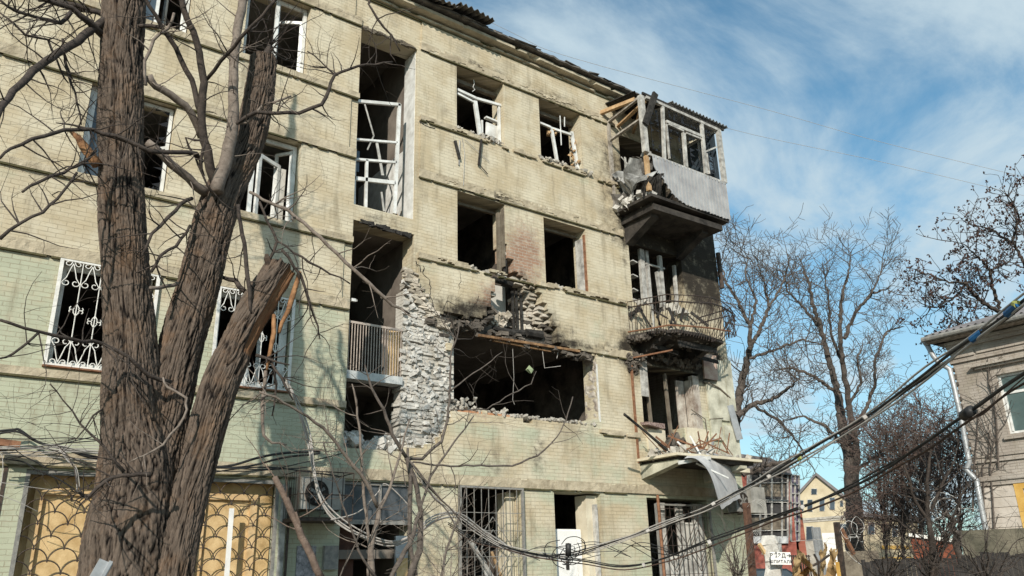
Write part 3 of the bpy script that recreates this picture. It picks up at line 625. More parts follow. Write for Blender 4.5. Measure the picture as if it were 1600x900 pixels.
# right reveal of the big hole, with broken plaster
mb = MB(); vs_ = [(13.045-.05*abs(nz_(y, z, 5, 6))-.05*abs(nz_(y, z, 9, 2)), y, z) for z in [4.84+.06*i for i in range(29)] for y in [.0+.05*j for j in range(11)]]
mb.add(vs_, [(i*11+j, i*11+j+1, (i+1)*11+j+1, (i+1)*11+j) for i in range(28) for j in range(10)]); mb.add([(13.05, v[1], v[2]) for v in vs_], [((i+1)*11+j, (i+1)*11+j+1, i*11+j+1, i*11+j) for i in range(28) for j in range(10)])
mb.build('ragged_reveal', M['peel'], B)
mb = MB(); mb.box(13.015, 13.045, -.008, .03, 4.9, 6.3); mb.build('white_reveal_strip', M['pvc'], B)

# ---- windows
def frame(x0, x1, z0, z1, y, bw=.06, d=.06, muls=(), trans=(), name='window_frame', m='pvc', parent=B, skip=''):
    mb = MB()
    if 'l' not in skip: mb.box(x0, x0+bw, y, y+d, z0, z1)
    if 'r' not in skip: mb.box(x1-bw, x1, y, y+d, z0, z1)
    if 't' not in skip: mb.box(x0+bw, x1-bw, y+.002, y+d-.002, z1-bw, z1)
    if 'b' not in skip: mb.box(x0+bw, x1-bw, y+.002, y+d-.002, z0, z0+bw)
    for x in muls: mb.box(x-bw/2, x+bw/2, y+.004, y+d-.004, z0+bw, z1-bw)
    for z, a, b in trans: mb.box(a, b, y+.006, y+d-.006, z-bw/2, z+bw/2)
    return mb.build(name, M[m], parent)
def sash(hx, hy, z0, z1, wd, ang, parent, m='pvc', bw=.06, pane=None, name='sash'):
    """opened casement hinged at (hx,hy); ang measured from +x inwards"""
    mb = MB(); c, s = math.cos(ang), math.sin(ang)
    def pt(u, z): return (hx+c*u, hy+s*u, z)
    mb.bar(pt(bw/2, z0), pt(bw/2, z1), bw, .05, up=(-s, c, 0)); mb.bar(pt(wd-bw/2, z0), pt(wd-bw/2, z1), bw, .05, up=(-s, c, 0))
    mb.bar(pt(bw, z0+bw/2), pt(wd-bw, z0+bw/2), bw, .046, up=(-s, c, 0)); mb.bar(pt(bw, z1-bw/2), pt(wd-bw, z1-bw/2), bw, .046, up=(-s, c, 0))
    o = mb.build(name, M[m], parent)
    if pane:
        mb = MB(); mb.bar(pt(wd/2, z0+bw), pt(wd/2, z1-bw), wd-2*bw, .006, up=(-s, c, 0)); mb.build('pane', M[pane], o)
    return o
def shards(x0, x1, z0, z1, y, seed, parent, n=16, dep_=.16, m='darkglass'):
    mb = MB(); rng = random.Random(seed)
    P = [(x0, z0), (x1, z0), (x1, z1), (x0, z1)]
    for e in range(4):
        a, b = P[e], P[(e+1) % 4]; inx, inz = ((0, 1), (-1, 0), (0, -1), (1, 0))[e]
        ln = math.hypot(b[0]-a[0], b[1]-a[1]); t = 0
        while t < ln:
            w_ = rng.uniform(.03, .14); h_ = rng.random()**2*dep_+.01; t2 = min(ln, t+w_); tm = t+(t2-t)*rng.random()
            f = lambda q, h: (a[0]+(b[0]-a[0])*q/ln+inx*h, y, a[1]+(b[1]-a[1])*q/ln+inz*h)
            v = [f(t, 0), f(t2, 0), f(tm, h_)]; v2 = [(p[0], p[1]+.005, p[2]) for p in v]
            mb.add(v+v2, [(0, 1, 2), (5, 4, 3), (0, 3, 4, 1), (1, 4, 5, 2), (2, 5, 3, 0)]); t = t2
    return mb.build('glass_shards', M[m], parent)
# top floor left (behind the trunk)
f = frame(1.44, 2.86, 11.52, 13.26, .14, muls=(2.30,)); mb = MB(); mb.box(1.5, 2.27, .17, .178, 11.6, 13.2); mb.build('pane', M['glassb'], f)
sash(2.80, .16, 11.56, 13.2, .55, math.pi-1.0, f)
f = frame(3.95, 5.26, 11.52, 13.26, .16, muls=(4.62,), bw=.075); sash(5.20, .18, 11.56, 12.95, .60, math.pi-.55, f, bw=.07); sash(4.66, .2, 11.56, 13.2, .5, 1.35, f, bw=.07)
# third floor left
f = frame(1.44, 2.83, 8.12, 9.90, .14, muls=(2.14,)); sash(1.48, .16, 8.15, 9.85, .62, .35, f, m='pvc', pane='glassb'); shards(2.2, 2.77, 8.2, 9.85, .17, 3, f); 
mb = MB(); mb.bar((2.25, .17, 8.85), (2.78, .17, 9.1), .05); mb.build('broken_bar', M['pvc'], f)
f = frame(3.95, 5.26, 8.12, 9.90, .18, muls=(4.4,), bw=.075); sash(4.50, .2, 8.16, 9.55, .62, .5, f, bw=.08); sash(5.2, .22, 8.15, 9.8, .4, math.pi-.9, f, bw=.06)
mb = MB(); mb.box(4.98, 5.18, .5, .52, 8.15, 9.5); mb.build('curtain', M['white_in'], f)
# right hand top windows
f = frame(9.04, 10.40, 11.50, 12.72, .12, muls=(), trans=(), name='window_frame', skip='tlb'); 
mb = MB()
tr = lambda *p: PY(*p, .13)
mb.bar(tr(714, 140), tr(744, 154), .065, .06); mb.bar(tr(744, 154), tr(783, 165), .065, .06); mb.bar(tr(742, 158), tr(750, 212), .10, .06); mb.bar(tr(714, 146), tr(741, 160), .05, .05); mb.build('transom', M['pvc'], f)
mb = MB(); mb.rbox(PY(770, 205, .30), (.42, .04, .36), (0, .05, .0)); mb.rbox(PY(770, 190, .28)+Vector((0, 0, .03)), (.46, .10, .045), (0, .05, 0)); mb.rbox(PY(752, 200, .26), (.045, .10, .4)); mb.build('loose_white_panel', M['pvc'], f)
mb = MB(); mb.tube([PY(740, 125, .2), PY(741, 131, .2), PY(739, 136, .2), PY(742, 140, .2), PY(738, 143, .2)], .010, 5); mb.build('dangling_strip', M['pvc'], f)
mb = MB(); mb.bar((9.0, .35, 13.08), (10.44, .35, 13.08), .10, .10); mb.bar((11.54, .35, 13.08), (13.0, .35, 13.08), .10, .10); mb.bar((9.05, .35, 9.75), (10.3, .35, 9.75), .06, .08); mb.bar((11.6, .35, 9.72), (12.9, .35, 9.72), .06, .08); mb.each('inner_lintel', M['rust_slab'], B)
mb = MB()
f = frame(11.58, 12.96, 11.50, 12.6, .14, skip='tlbr'); 
mb.bar(PY(843, 192, .15), PY(860, 199, .15), .055, .06); mb.bar(PY(860, 200, .15), PY(893, 211, .15), .06, .06); mb.bar(PY(862, 203, .15), PY(871, 256, .15), .075, .06); mb.bar(PY(893, 206, .15), PY(903, 266, .15), .085, .06)
mb.bar(PY(875, 181, .1), PY(877, 227, .1), .022, .02); mb.bar(PY(882, 183, .1), PY(882, 198, .1), .02, .02); mb.build('window_frame', M['pvc'], B)
rubble('loose_insulation', [(12.0, 12.25, .15, .25, 12.45, .18, 18), (12.80, 12.96, .1, .3, 11.5, 1.2, 50)], 9, M['tan'], (.03, .08))
# right reveal boards (third floor windows)
mb = MB(); mb.box(12.85, 12.91, .10, .34, 8.05, 9.6); mb.each('window_board', M['pvcd'], B); mb = MB(); mb.box(12.90, 12.935, .03, .10, 8.05, 9.7); mb.each('window_board', M['rust'], B)
mb = MB(); mb.box(10.26, 10.34, .14, .22, 8.05, 9.7); mb.box(10.345, 10.37, .02, .14, 8.3, 9.8); mb.each('window_board', M['rust_slab'], B)
rubble('sill_debris', [(9.0, 10.4, -.08, .1, 11.48, .05, 34), (11.5, 13.2, -.1, .1, 11.48, .06, 60), (11.6, 12.4, -.02, .2, 8.05, .05, 30), (9, 10.4, 0, .2, 8.04, .03, 20)], 10, M['conc'], (.03, .09))
mb = MB(); rng = random.Random(88)
for k in range(46):
    x = 6.7+1.1*rng.random(); mb.rbox((x, rng.uniform(-.012, .03), 8.50+.07*(x-6.7)/1.1*-1+rng.uniform(.0, .07)), (rng.uniform(.08, .26), .03, rng.uniform(.02, .06)), (0, rng.gauss(0, .15), 0), jit=.012, rng=rng)
mb.build('charred_lintel_edge', M['char'], B)
mb = MB()
for k in range(60):
    x = 6.5+1.4*rng.random(); mb.rbox((x, rng.uniform(-.02, .02), 13.26+rng.uniform(-.02, .04)), (rng.uniform(.06, .2), .03, rng.uniform(.02, .05)), (0, rng.gauss(0, .15), 0), jit=.012, rng=rng)
mb.build('crumbled_lintel_edge', M['rust_slab'], B)
# brackets and scorched clips under the top windows
mb = MB()
for a, b, w_ in (((711, 220), (718, 248), .06), ((752, 218), (748, 258), .04)):
    mb.bar(PY(*a, -.1), PY(*b, -.09), w_, .05)
mb.tube([PY(748, 256, -.1), PY(762, 272, -.08)], .012, 5); mb.each('scorched_bracket', M['char'], B)
mb = MB(); mb.bar(PY(718, 219, -.06), PY(717, 258, -.06), .03, .02); mb.tube([PY(722, 215, -.07), PY(726, 240, -.06), PY(724, 290, -.06)], .008, 4); mb.tube([PY(726, 218, -.08), PY(765, 253, -.08)], .007, 4); mb.each('loose_wire', M['pvcd'], B)
# stair glazing frame
mb = MB(); q = lambda x, y: PY(x, y, .16)
for a, b, w_ in (((556, 158), (625, 164), .07), ((624, 163), (616, 334), .075), ((556, 218), (620, 223), .045), ((555, 249), (619, 254), .05), ((554, 279), (617, 286), .085), ((573, 250), (571, 330), .055), ((556, 158), (553, 322), .045)):
    mb.bar(q(*a), q(*b), w_, .06)
st = mb.build('stair_window_frame', M['pvc'], B)
mb = MB(); mb.bar(q(588, 219), q(598, 274), .06, .02); mb.bar(q(570, 163), q(584, 212), .035, .01); mb.bar(q(584, 212), q(574, 234), .03, .01); mb.bar(q(596, 300), q(600, 330), .04, .02); mb.each('broken_strip', M['pvcd'], st)
mb = MB(); mb.box(6.52, 6.66, .2, .206, 9.75, 10.25); mb.build('pane', M['glassb'], st)
mb = MB()
for i in range(6):
    for k in range(5): 
        if (i+k) % 2 == 0: mb.box(7.978, 7.983, .62+i*.13, .74+i*.13, 8.93+k*.09, 9.01+k*.09)
mb.build('tiled_patch', M['tan'], B)
# railing of the stair landing
mb = MB(); A = PY(545, 500, .1); Bq = PY(628, 523, .1)
A.z = 6.36; Bq.z = 6.36; mb.bar((6.5, .1, 6.36), (7.74, .1, 6.36), .045, .03)
for k in range(20): x = 6.55+k*.061; mb.bar((x, .1, 5.36), (x, .1, 6.34), .012, .02)
mb.build('landing_railing', mat('rail_paint', (.36, .30, .26), col2=(.5, .42, .36), scale=5), B)
mb = MB(); mb.rbox((7.60, .2, 5.86), (.24, .015, .98), (0, 0.04, -.2)); mb.build('leaning_board', M['osb'], B)

# ---- window grilles with scrolls
def spiral(c, r, a0, turns, sgn, n=10):
    return [(c[0]+r*(1-.62*t)*math.cos(a0+sgn*turns*2*math.pi*t), c[1]+r*(1-.62*t)*math.sin(a0+sgn*turns*2*math.pi*t)) for t in [i/n for i in range(n+1)]]
def scroll_grille(x0, x1, z0, z1, y, parent):
    mb = MB(); rr = .0085
    g_ = MB()
    g_.box(x0, x0+.055, y, y+.03, z0, z1); g_.box(x1-.055, x1, y, y+.03, z0, z1); g_.box(x0+.055, x1-.055, y+.002, y+.028, z1-.03, z1); g_.box(x0+.055, x1-.055, y+.002, y+.028, z0, z0+.03)
    o = g_.build('window_grille', M['whiteiron'], parent)
    n = 5; dx_ = (x1-x0-.11)/n; X0 = x0+.055
    def T(pts): mb.tube([(a, y+.015, b) for a, b in pts], rr, 5)
    for k in range(1, n): T([(X0+k*dx_, z0), (X0+k*dx_, z1)])
    for k in range(1, n):
        c = X0+k*dx_; r = dx_*.21; zc = (z0+z1)/2+(.05 if k % 2 else -.10)
        for sg in (-1, 1):
            T([(c+sg*.004, zc+.09), (c+sg*dx_*.16, zc+.03)]+spiral((c+sg*dx_*.26, zc+.03), r*.7, math.pi if sg > 0 else 0, .7, sg)); T([(c+sg*.004, zc-.09), (c+sg*dx_*.16, zc-.03)]+spiral((c+sg*dx_*.26, zc-.03), r*.7, math.pi if sg > 0 else 0, .7, -sg))
    for k in range(n):
        c = X0+(k+.5)*dx_; r = dx_*.21
        # hearts top and bottom
        for zc, s in ((z0+.06, 1), (z1-.06, -1)):
            for sg in (-1, 1):
                pts = [(c, zc)]+[(c+sg*dx_*.30*t, zc+s*(.30*t**1.2)) for t in (.3, .6, .85)]
                ct = (c+sg*dx_*.24, zc+s*.33)
                sp_ = spiral(ct, r, (0 if sg > 0 else math.pi), .85, sg*s)
                T(pts+sp_)
                T([(c+sg*dx_*.05, zc-s*.03)]+spiral((c+sg*dx_*.27, zc-s*.0), r*.8, (math.pi if sg > 0 else 0), .8, -sg*s))
        if False:
            for sg in (-1, 1):
                T(spiral((c+sg*dx_*.28, zc+.08), r*.9, -math.pi/2, .75, sg)); T(spiral((c+sg*dx_*.28, zc-.08), r*.9, math.pi/2, .75, -sg))
    mb.build('scrollwork', M['whiteiron'], o)
    mb = MB(); mb.box(x0, x1, y-.03, y+.06, z0-.03, z0-.004); mb.build('rusty_sill_strip', M['rust'], o)
    return o
scroll_grille(1.40, 2.93, 4.80, 6.56, -.06, B)
scroll_grille(3.92, 5.36, 4.80, 6.56, -.06, B)
f = frame(1.46, 2.86, 4.84, 6.53, .16, muls=(2.45,), bw=.08)
f = frame(3.97, 5.31, 4.84, 6.53, .16, muls=(4.6,), bw=.08); sash(5.25, .18, 4.9, 6.4, .5, math.pi-.8, f, bw=.07)
# ---- ground floor: boarded windows with fish-scale grilles
for x0, x1 in ((1.44, 2.92), (3.85, 5.32)):
    mb = MB(); mb.box(x0+.02, x1-.02, .26, .275, .8, 3.18); ob = mb.build('boarding', M['osb'], B)
    mb = MB()
    for a, b in ((x0+.18, x0+.30), (x1-.42, x1-.30)): mb.box(a, b, .20, .255, .85, 2.98)
    mb.box(x0+.3, x1-.42, .20, .255, 2.88, 2.98); mb.each('batten', M['pine'], ob)
    mb = MB(); mb.box(x0, x0+.06, .0, .06, .76, 3.21); mb.box(x1-.06, x1, .0, .06, .76, 3.21); mb.box(x0+.06, x1-.06, .002, .058, 3.15, 3.21); mb.box(x0+.06, x1-.06, .002, .058, .76, .82)
    gr = mb.build('grille_frame', M['greyiron'], B)
    mb = MB(); r = .2; row = 0; z = .85
    while z < 3.05:
        c = x0+.06+(0 if row % 2 else r)
        while c < x1+.05:
            pts = [(c+r*math.cos(t), .03, z+r*math.sin(t)) for t in [math.pi*i/12 for i in range(13)]]
            pts = [p for p in pts if x0+.05 < p[0] < x1-.05 and p[2] < 3.16]
            if len(pts) > 1: mb.tube(pts, .008, 5)
            c += 2*r
        z += .175; row += 1
    mb.build('fish_scale_bars', M['iron'], gr)
mb = MB(); mb.box(5.36, 5.46, -.03, .02, .2, 3.15); mb.build('white_jamb_board', M['pvcd'], B)
mb = MB(); mb.bar((4.52, -.05, 1.2), (4.50, -.05, 2.72), .075, .03); mb.build('white_plank', M['whitep'], B)
mb = MB(); mb.box(1.15, 1.20, -.012, .0, .0, 3.24); mb.tube([(5.50, -.05, .2), (5.50, -.05, 3.1)], .022, 6); mb.build('wall_conduit', M['iron'], B)
# ---- entrance
mb = MB(); mb.box(6.50, 7.97, .10, .14, 2.57, 3.25); en = mb.build('entrance_transom', mat('smoked_glass', (.035, .04, .045), col2=(.10, .11, .12), rough=.25, scale=3, bump=.05, detail=9), B)
mb = MB(); mb.box(6.5, 7.97, .05, .11, 2.50, 2.58); mb.box(6.5, 7.97, .05, .11, 3.21, 3.26); mb.box(6.5, 6.54, .05, .11, 2.58, 3.21); mb.box(7.93, 7.97, .05, .11, 2.58, 3.21); mb.box(7.30, 7.34, .05, .11, 2.58, 3.21); mb.build('transom_frame', M['greyiron'], en)
mb = MB(); mb.box(6.52, 7.0, .45, .50, .05, 2.49); mb.build('entrance_door', M['moss_wood'], B)
mb = MB(); mb.box(7.68, 7.95, .08, .13, .05, 2.3); mb.build('door_leaf', M['zinc'], B)
mb = MB(); mb.box(7.70, 7.93, .05, .07, .3, 1.9); mb.build('plywood_patch', M['osb'], B)
mb = MB(); mb.box(5.70, 6.05, -.03, 0, 1.2, 2.12); mb.build('notice_board', M['poster'], B)
mb = MB(); mb.box(6.18, 6.44, -.10, 0, 1.72, 2.12); mb.build('meter_box', M['greyiron'], B)
# ---- ground floor barred window, middle
def bar_grille(x0, x1, z0, z1, y, mname='iron', nx=7, zs=(1.4, 1.9, 2.4, 2.75), diam=((0.5, 2.05, .5, .62),), fr='greyiron'):
    mb = MB(); mb.box(x0, x0+.05, y, y+.05, z0, z1); mb.box(x1-.05, x1, y, y+.05, z0, z1); mb.box(x0+.05, x1-.05, y+.002, y+.04, z1-.04, z1); mb.box(x0+.05, x1-.05, y+.002, y+.04, z0, z0+.04)
    o = mb.build('window_grille', M[fr], B); mb = MB()
    for k in range(1, nx): x = x0+(x1-x0)*k/nx; mb.bar((x, y+.02, z0), (x, y+.02, z1), .012, .012)
    for z in zs: mb.bar((x0, y+.025, z), (x1, y+.025, z), .012, .012)
    for c, z, rx, rz in diam:
        X = x0+(x1-x0)*c
        for s in (1, .6):
            P = [(X-rx*s, z), (X, z+rz*s), (X+rx*s, z), (X, z-rz*s)]
            for i in range(4): mb.bar((P[i][0], y+.01, P[i][1]), (P[(i+1) % 4][0], y+.01, P[(i+1) % 4][1]), .012, .012)
    mb.build('grille_bars', M[mname], o); return o
bar_grille(9.0, 10.62, .9, 3.27, -.10, nx=9, mname='greyiron')
mb = MB(); mb.box(10.35, 10.58, .2, .5, .95, 3.2); mb.build('plastered_reveal', M['cream'], B)
rubble('window_debris', [(9.1, 10.5, .0, .4, .98, .35, 60), (14.4, 16.5, -.1, .35, .98, .2, 90)], 14, M['conc'], (.05, .16))
mb = MB(); mb.bar((9.3, -.02, 2.2), (10.2, .1, 1.1), .10, .02); mb.bar((9.5, .1, 2.1), (9.9, .0, 1.1), .06, .03); mb.each('fallen_slat', M['pvcd'], B); mb = MB(); mb.bar((9.8, -.03, 2.0), (10.25, .06, 1.2), .05, .04); mb.each('fallen_slat', M['tan'], B)
# ground floor doorway right: white enamel cupboard inside
mb = MB(); mb.box(12.55, 12.88, .12, .5, .4, 3.2); mb.build('plastered_reveal', M['cream'], B); mb = MB(); mb.box(12.72, 12.80, .02, .12, .9, 3.0); mb.each('window_board', M['pvcd'], B)
# ground floor window far right
bar_grille(14.55, 16.52, .85, 3.06, -.12, nx=12, zs=(1.45, 2.1, 2.75, 2.95), diam=((.28, 2.1, .45, .6), (.72, 2.1, .45, .6)))
mb = MB(); mb.box(14.85, 15.10, .1, .18, .95, 3.1); mb.box(15.50, 15.72, .1, .18, .95, 3.1); mb.box(16.1, 16.45, .1, .18, .95, 3.1); mb.box(14.85, 16.45, .12, .17, .95, 1.75); mb.build('window_frame', M['pvcd'], B)
mb = MB(); mb.box(15.12, 15.48, .13, .16, 1.3, 1.9); mb.box(15.75, 16.1, .13, .16, 1.0, 2.65); mb.build('pane', M['white_in'], B)
mb = MB(); mb.tube([(14.60, -.16, .7), (14.60, -.16, 3.25)], .035, 8); mb.build('standpipe', M['rust'], B)
# fluorescent scrap hanging in the big hole
mb = MB(); c = PY(828, 578, .3); mb.rbox(c, (.16, .01, .12), (0, .5, .2), jit=.03); mb.build('green_scrap', mat('green_plastic', (.35, .42, .25), bump=0), B)
mb = MB()
mb.tube([PY(801, 545, .05), PY(803, 590, .05), PY(801, 625, .05), PY(804, 632, .05)], .005, 4); mb.tube([PY(847, 545, .05), PY(851, 575, .05), PY(876, 572, .05)], .008, 4); mb.tube([PY(873, 545, .05), PY(870, 560, .05)], .008, 4); mb.each('hanging_wire', M['greycab'], B)

# ================================================================ BALCONIES (parts of the building)
YB = -1.36
def balc(name): 
    o = bpy.data.objects.new(name, None); COL.objects.link(o); o.parent = B; o.matrix_parent_inverse = Matrix.Translation(-abs_loc(B)); return o
def slabpoly(mb, pts, z0, z1, m=0, z0b=None):
    """pts: plan outline; z0b: lower z per point"""
    n = len(pts); lo = [(x, y, (z0b[i] if z0b else z0)) for i, (x, y) in enumerate(pts)]; hi = [(x, y, z1) for x, y in pts]
    mb.add(lo+hi, [tuple(reversed(range(n))), tuple(range(n, 2*n))]+[(i, (i+1) % n, n+(i+1) % n, n+i) for i in range(n)], m)
# -- fourth floor: glazed balcony
bc = balc('glazed_balcony')
mb = MB(); slabpoly(mb, [(14.0, 0), (14.02, YB), (17.06, YB), (17.06, 0)], 10.54, 10.62)
o = mb.build('balcony_floor', M['charc'], bc)
mb = MB(); slabpoly(mb, [(14.25, 0), (14.22, -1.22), (16.85, -1.28), (16.85, 0)], 10.28, 10.44); slabpoly(mb, [(14.35, 0), (14.35, -1.0), (14.62, -1.0), (14.62, 0)], 10.2, 10.30, z0b=[9.75, 10.2, 10.2, 9.75]); slabpoly(mb, [(16.3, 0), (16.3, -1.0), (16.55, -1.0), (16.55, 0)], 10.2, 10.30, z0b=[9.75, 10.2, 10.2, 9.75])
mb.box(14.3, 16.8, -1.1, 0, 10.44, 10.54); mb.build('concrete_slab', M['charc'], bc)
def BP(px, py, off=0.0): return PY(px, py, YB-off)
mb = MB()
mb.bar(BP(1009, 238), BP(1001, 150), .15, .12); mb.bar(BP(1038, 250), BP(1035, 166), .085, .07); mb.bar(BP(1072, 261), BP(1068, 208), .10, .07); mb.bar(BP(1103, 272), BP(1096, 193), .10, .07); mb.bar(BP(1132, 286), BP(1122, 203), .14, .1)
mb.bar(BP(1008, 152), BP(1123, 204), .085, .09); mb.bar(BP(1012, 241), BP(1132, 287), .07, .09); mb.bar(BP(1041, 190), BP(1096, 213), .085, .06)
mb.bar(BP(1044, 194), BP(1068, 205), .05, .05); mb.bar(BP(1072, 208), BP(1095, 217), .05, .05); mb.bar(BP(1041, 194), BP(1046, 248), .045, .05); mb.bar(BP(1100, 238), BP(1119, 230), .045, .05)
mb.bar(BP(1104, 240), BP(1108, 272), .04, .05)
mb.bar((17.0, YB+.05, 11.7), (17.0, 0, 11.7), .07, .07); mb.bar((17.0, YB+.05, 13.4), (17.0, 0, 13.4), .08, .08); mb.bar((17.0, -.05, 10.7), (17.0, -.05, 13.4), .08, .08); mb.bar((17.0, -.7, 11.7), (17.0, -.7, 13.4), .07, .07)
fr = mb.build('balcony_frame', M['pvcd'], bc)
mb = MB(); mb.bar((14.0, -.03, 10.6), (14.0, -.03, 13.3), .09, .08); mb.bar((14.0, -.05, 13.34), (14.0, YB, 13.47), .09, .07); mb.bar(PY(1007, 182, YB), Vector((14.0, -.1, 12.75)), .07, .07); mb.build('end_frame', M['wood'], bc)
mb = MB(); mb.bar((13.75, -.02, 13.55), (14.0, -1.1, 13.5), .12, .08); mb.bar((14.4, 0, 13.35), (14.2, -1.3, 13.42), .08, .08); mb.bar((15.0, 0, 13.35), (14.1, -1.2, 13.2), .08, .06); mb.bar((14.02, -1.30, 11.7), (14.02, -1.30, 10.7), .10, .1); mb.bar((14.02, -1.26, 12.9), (14.02, -1.28, 11.7), .07, .05); mb.each('timber_rafter', M['tan'], bc)
mb = MB()
for a, b, c, d, s in ((1013, 165, 1034, 240, 1), (1043, 198, 1067, 254, 2), (1075, 212, 1097, 264, 3), (1043, 168, 1094, 206, 4), (1101, 200, 1120, 284, 5)):
    A = BP(a, b); Cc = BP(c, d); zt = A.z-.03; zb = Cc.z+.03
    shards(A.x+.03, Cc.x-.0, zb, zt, YB+.01, 40+s, bc, dep_=.20)
mb = MB(); mb.box(16.98, 16.99, YB+.08, -.05, 11.75, 13.35); mb.build('pane', M['glass'], bc)
mb = MB(); A = BP(1101, 232); Cc = BP(1121, 275); mb.box(A.x+.05, Cc.x-.03, YB+.02, YB+.028, Cc.z+.10, A.z-.15); mb.build('pane', M['glassb'], bc)
# ribbed cladding with torn lower corner
mb = MB(); x = 14.14; vs = []; cols = 0; dxs = .012
pts = []
X0c, X1c = 14.14, 17.08
nC = int((X1c-X0c)/dxs)
for i in range(nC+1):
    x = X0c+i*dxs
    zb = 10.60+.60*math.exp(-((x-14.1)/.62)**2)+.02*noise.noise(Vector((x*9, 0, 0))); zt = 11.74
    y = YB-.035+.020*(1 if math.sin(2*math.pi*x/.135) > .6 else -1)
    for k in range(7):
        t = k/6; z = zt+(zb-zt)*t; b_ = noise.noise(Vector((x*1.4, z*1.4, 2)))*.03; curl = max(0, t-.6)*max(0, 1-(x-14.1)/.7)*.5
        pts.append((x, y+b_-curl*.45, z+curl*.1))
fs = [(i*7+k, (i+1)*7+k, (i+1)*7+k+1, i*7+k+1) for i in range(nC) for k in range(6)]
mb.add(pts, fs); mb.add([(p[0], p[1]+.006, p[2]) for p in pts], [tuple(reversed(f)) for f in fs]); mb.build('ribbed_cladding', M['clad'], bc)
mb = MB(); corr_sheet(mb, (17.09, YB, 10.62), (0, 1.3, 0), (0, 0, 1.1), 3, .015, .10); mb.build('ribbed_cladding', M['clad'], bc)
# torn dark curl at the corner
mb = MB(); A = BP(1017, 277, .1); corr_sheet(mb, A, BP(1041, 277, .15)-A, (0.02, .25, -.42), 5, .012, .1, crumple=.22, seed=5); mb.build('curled_sheet', M['char'], bc)
mb = MB(); rng = random.Random(77)
corr_sheet(mb, (13.98, -1.25, 10.85), (.02, 1.1, .0), (0.0, 0, .85), 6, .02, .2, crumple=.45, seed=9)
mb.build('crumpled_sheet', M['crump'], bc)
mb = MB(); corr_sheet(mb, (14.08, -1.3, 11.25), (.02, .55, .0), (.02, .1, .5), 4, .02, .2, crumple=.3, seed=19); corr_sheet(mb, (13.97, -.75, 10.75), (.02, .7, .0), (-.05, 0, .35), 4, .02, .2, crumple=.3, seed=29); mb.build('crumpled_sheet', M['slate'], bc)
rubble('balcony_debris', [(13.98, 14.3, -1.2, -.05, 10.62, .3, 50)], 50, M['rubble'], (.04, .14), parent=bc)
mb = MB()
for i in range(9):
    mb.bar((14.05+rng.uniform(-.04, .2), rng.uniform(-1.2, -.1), 10.7+rng.uniform(0, .6)), (14.05+rng.uniform(0, .5), rng.uniform(-1.2, -.1), 11.6+rng.uniform(0, 1.0)), rng.uniform(.02, .08), .02)
mb.each('broken_lath', M['pvcd'], bc)
# roof of the balcony
mb = MB(); corr_sheet(mb, (15.05, YB-.12, 13.62), (2.35, 0, -.02), (0, 1.5, .25), 3, .03, .14); mb.build('balcony_roof', M['zinc'], bc)
mb = MB(); corr_sheet(mb, (13.95, YB+.15, 13.66), (1.2, 0, .0), (0, 1.2, .2), 4, .03, .14, crumple=.12, seed=3); mb.bar((14.0, YB-.02, 13.55), (17.3, YB-.02, 13.52), .07, .05); mb.build('balcony_roof', M['char'], bc)
mb = MB(); mb.box(14.1, 14.12, -.01, .0, 10.7, 13.0); mb.build('edge_trim', M['wood'], bc)
# -- third floor: open balcony with bent railing
bc = balc('railed_balcony')
mb = MB(); mb.a = None
pl = [(14.05, 0), (14.3, -.7), (14.75, -1.15), (15.6, -1.2), (16.6, -1.05), (16.95, -.3), (17.0, 0)]
slabpoly(mb, pl, 7.09, 7.17); mb.build('concrete_slab', M['charc'], bc)
mb = MB()
for xa in (14.55, 16.25): slabpoly(mb, [(xa, 0), (xa, -.95), (xa+.2, -.95), (xa+.2, 0)], 6.8, 7.09, z0b=[6.68, 7.02, 7.02, 6.68])
mb.each('slab_bracket', M['charc'], bc)
mb = MB(); mb.bar(PY(1060, 536, -1.0), PY(1120, 548, -.85), .16, .03); mb.bar(PY(1020, 540, -.5), PY(1060, 552, -.6), .12, .03); mb.bar(PY(1085, 556, -.4), PY(1122, 566, -.3), .10, .03); mb.each('hanging_board', M['char'], bc)
rubble('broken_slab_edge', [(14.2, 15.2, -1.1, -.7, 7.08, .06, 40), (14.05, 14.4, -.6, 0, 7.02, .10, 60), (16.0, 16.7, -.8, 0, 7.06, .06, 40)], 51, M['burntc'], (.02, .09), parent=bc)
mb = MB(); rng = random.Random(99)
def RY(px, py, y=-1.36): return PY(px, py, y)
path = [(980, 472, -.0), (1010, 466, -.7), (1042, 460, -1.36), (1087, 462, -1.42), (1110, 465, -1.36), (1126, 470, -1.15), (1140, 480, -.8), (1149, 494, -.4)]
path2 = [(980, 481, -.0), (1012, 475, -.7), (1045, 470, -1.36), (1087, 473, -1.42), (1112, 474, -1.36), (1128, 479, -1.15), (1143, 488, -.8), (1149, 502, -.4)]
low = [(980, 519, 0), (1012, 514, -.7), (1045, 508, -1.36), (1082, 510, -1.45), (1112, 513, -1.40), (1142, 518, -1.2)]
bot = [(984, 523, 0), (1014, 522, -.7), (1046, 520, -1.30), (1082, 526, -1.38), (1112, 534, -1.3), (1136, 530, -.9), (1153, 525, -.5)]
mb.tube([PY(*p) for p in path], .014, 5); mb.tube([PY(*p) for p in path2], .020, 5)
def interp(P, t):
    f = t*(len(P)-1); i = min(int(f), len(P)-2); u = f-i; return tuple(P[i][k]+(P[i+1][k]-P[i][k])*u for k in range(3))
for k in range(44):
    t = (k+.3)/44; a = PY(*interp(path, t)); b = PY(*interp(bot, t)); 
    mid = (a+b)/2+Vector((rng.gauss(0, .02), rng.gauss(0, .03), 0)); mb.tube([a, mid, b], .0075, 4)
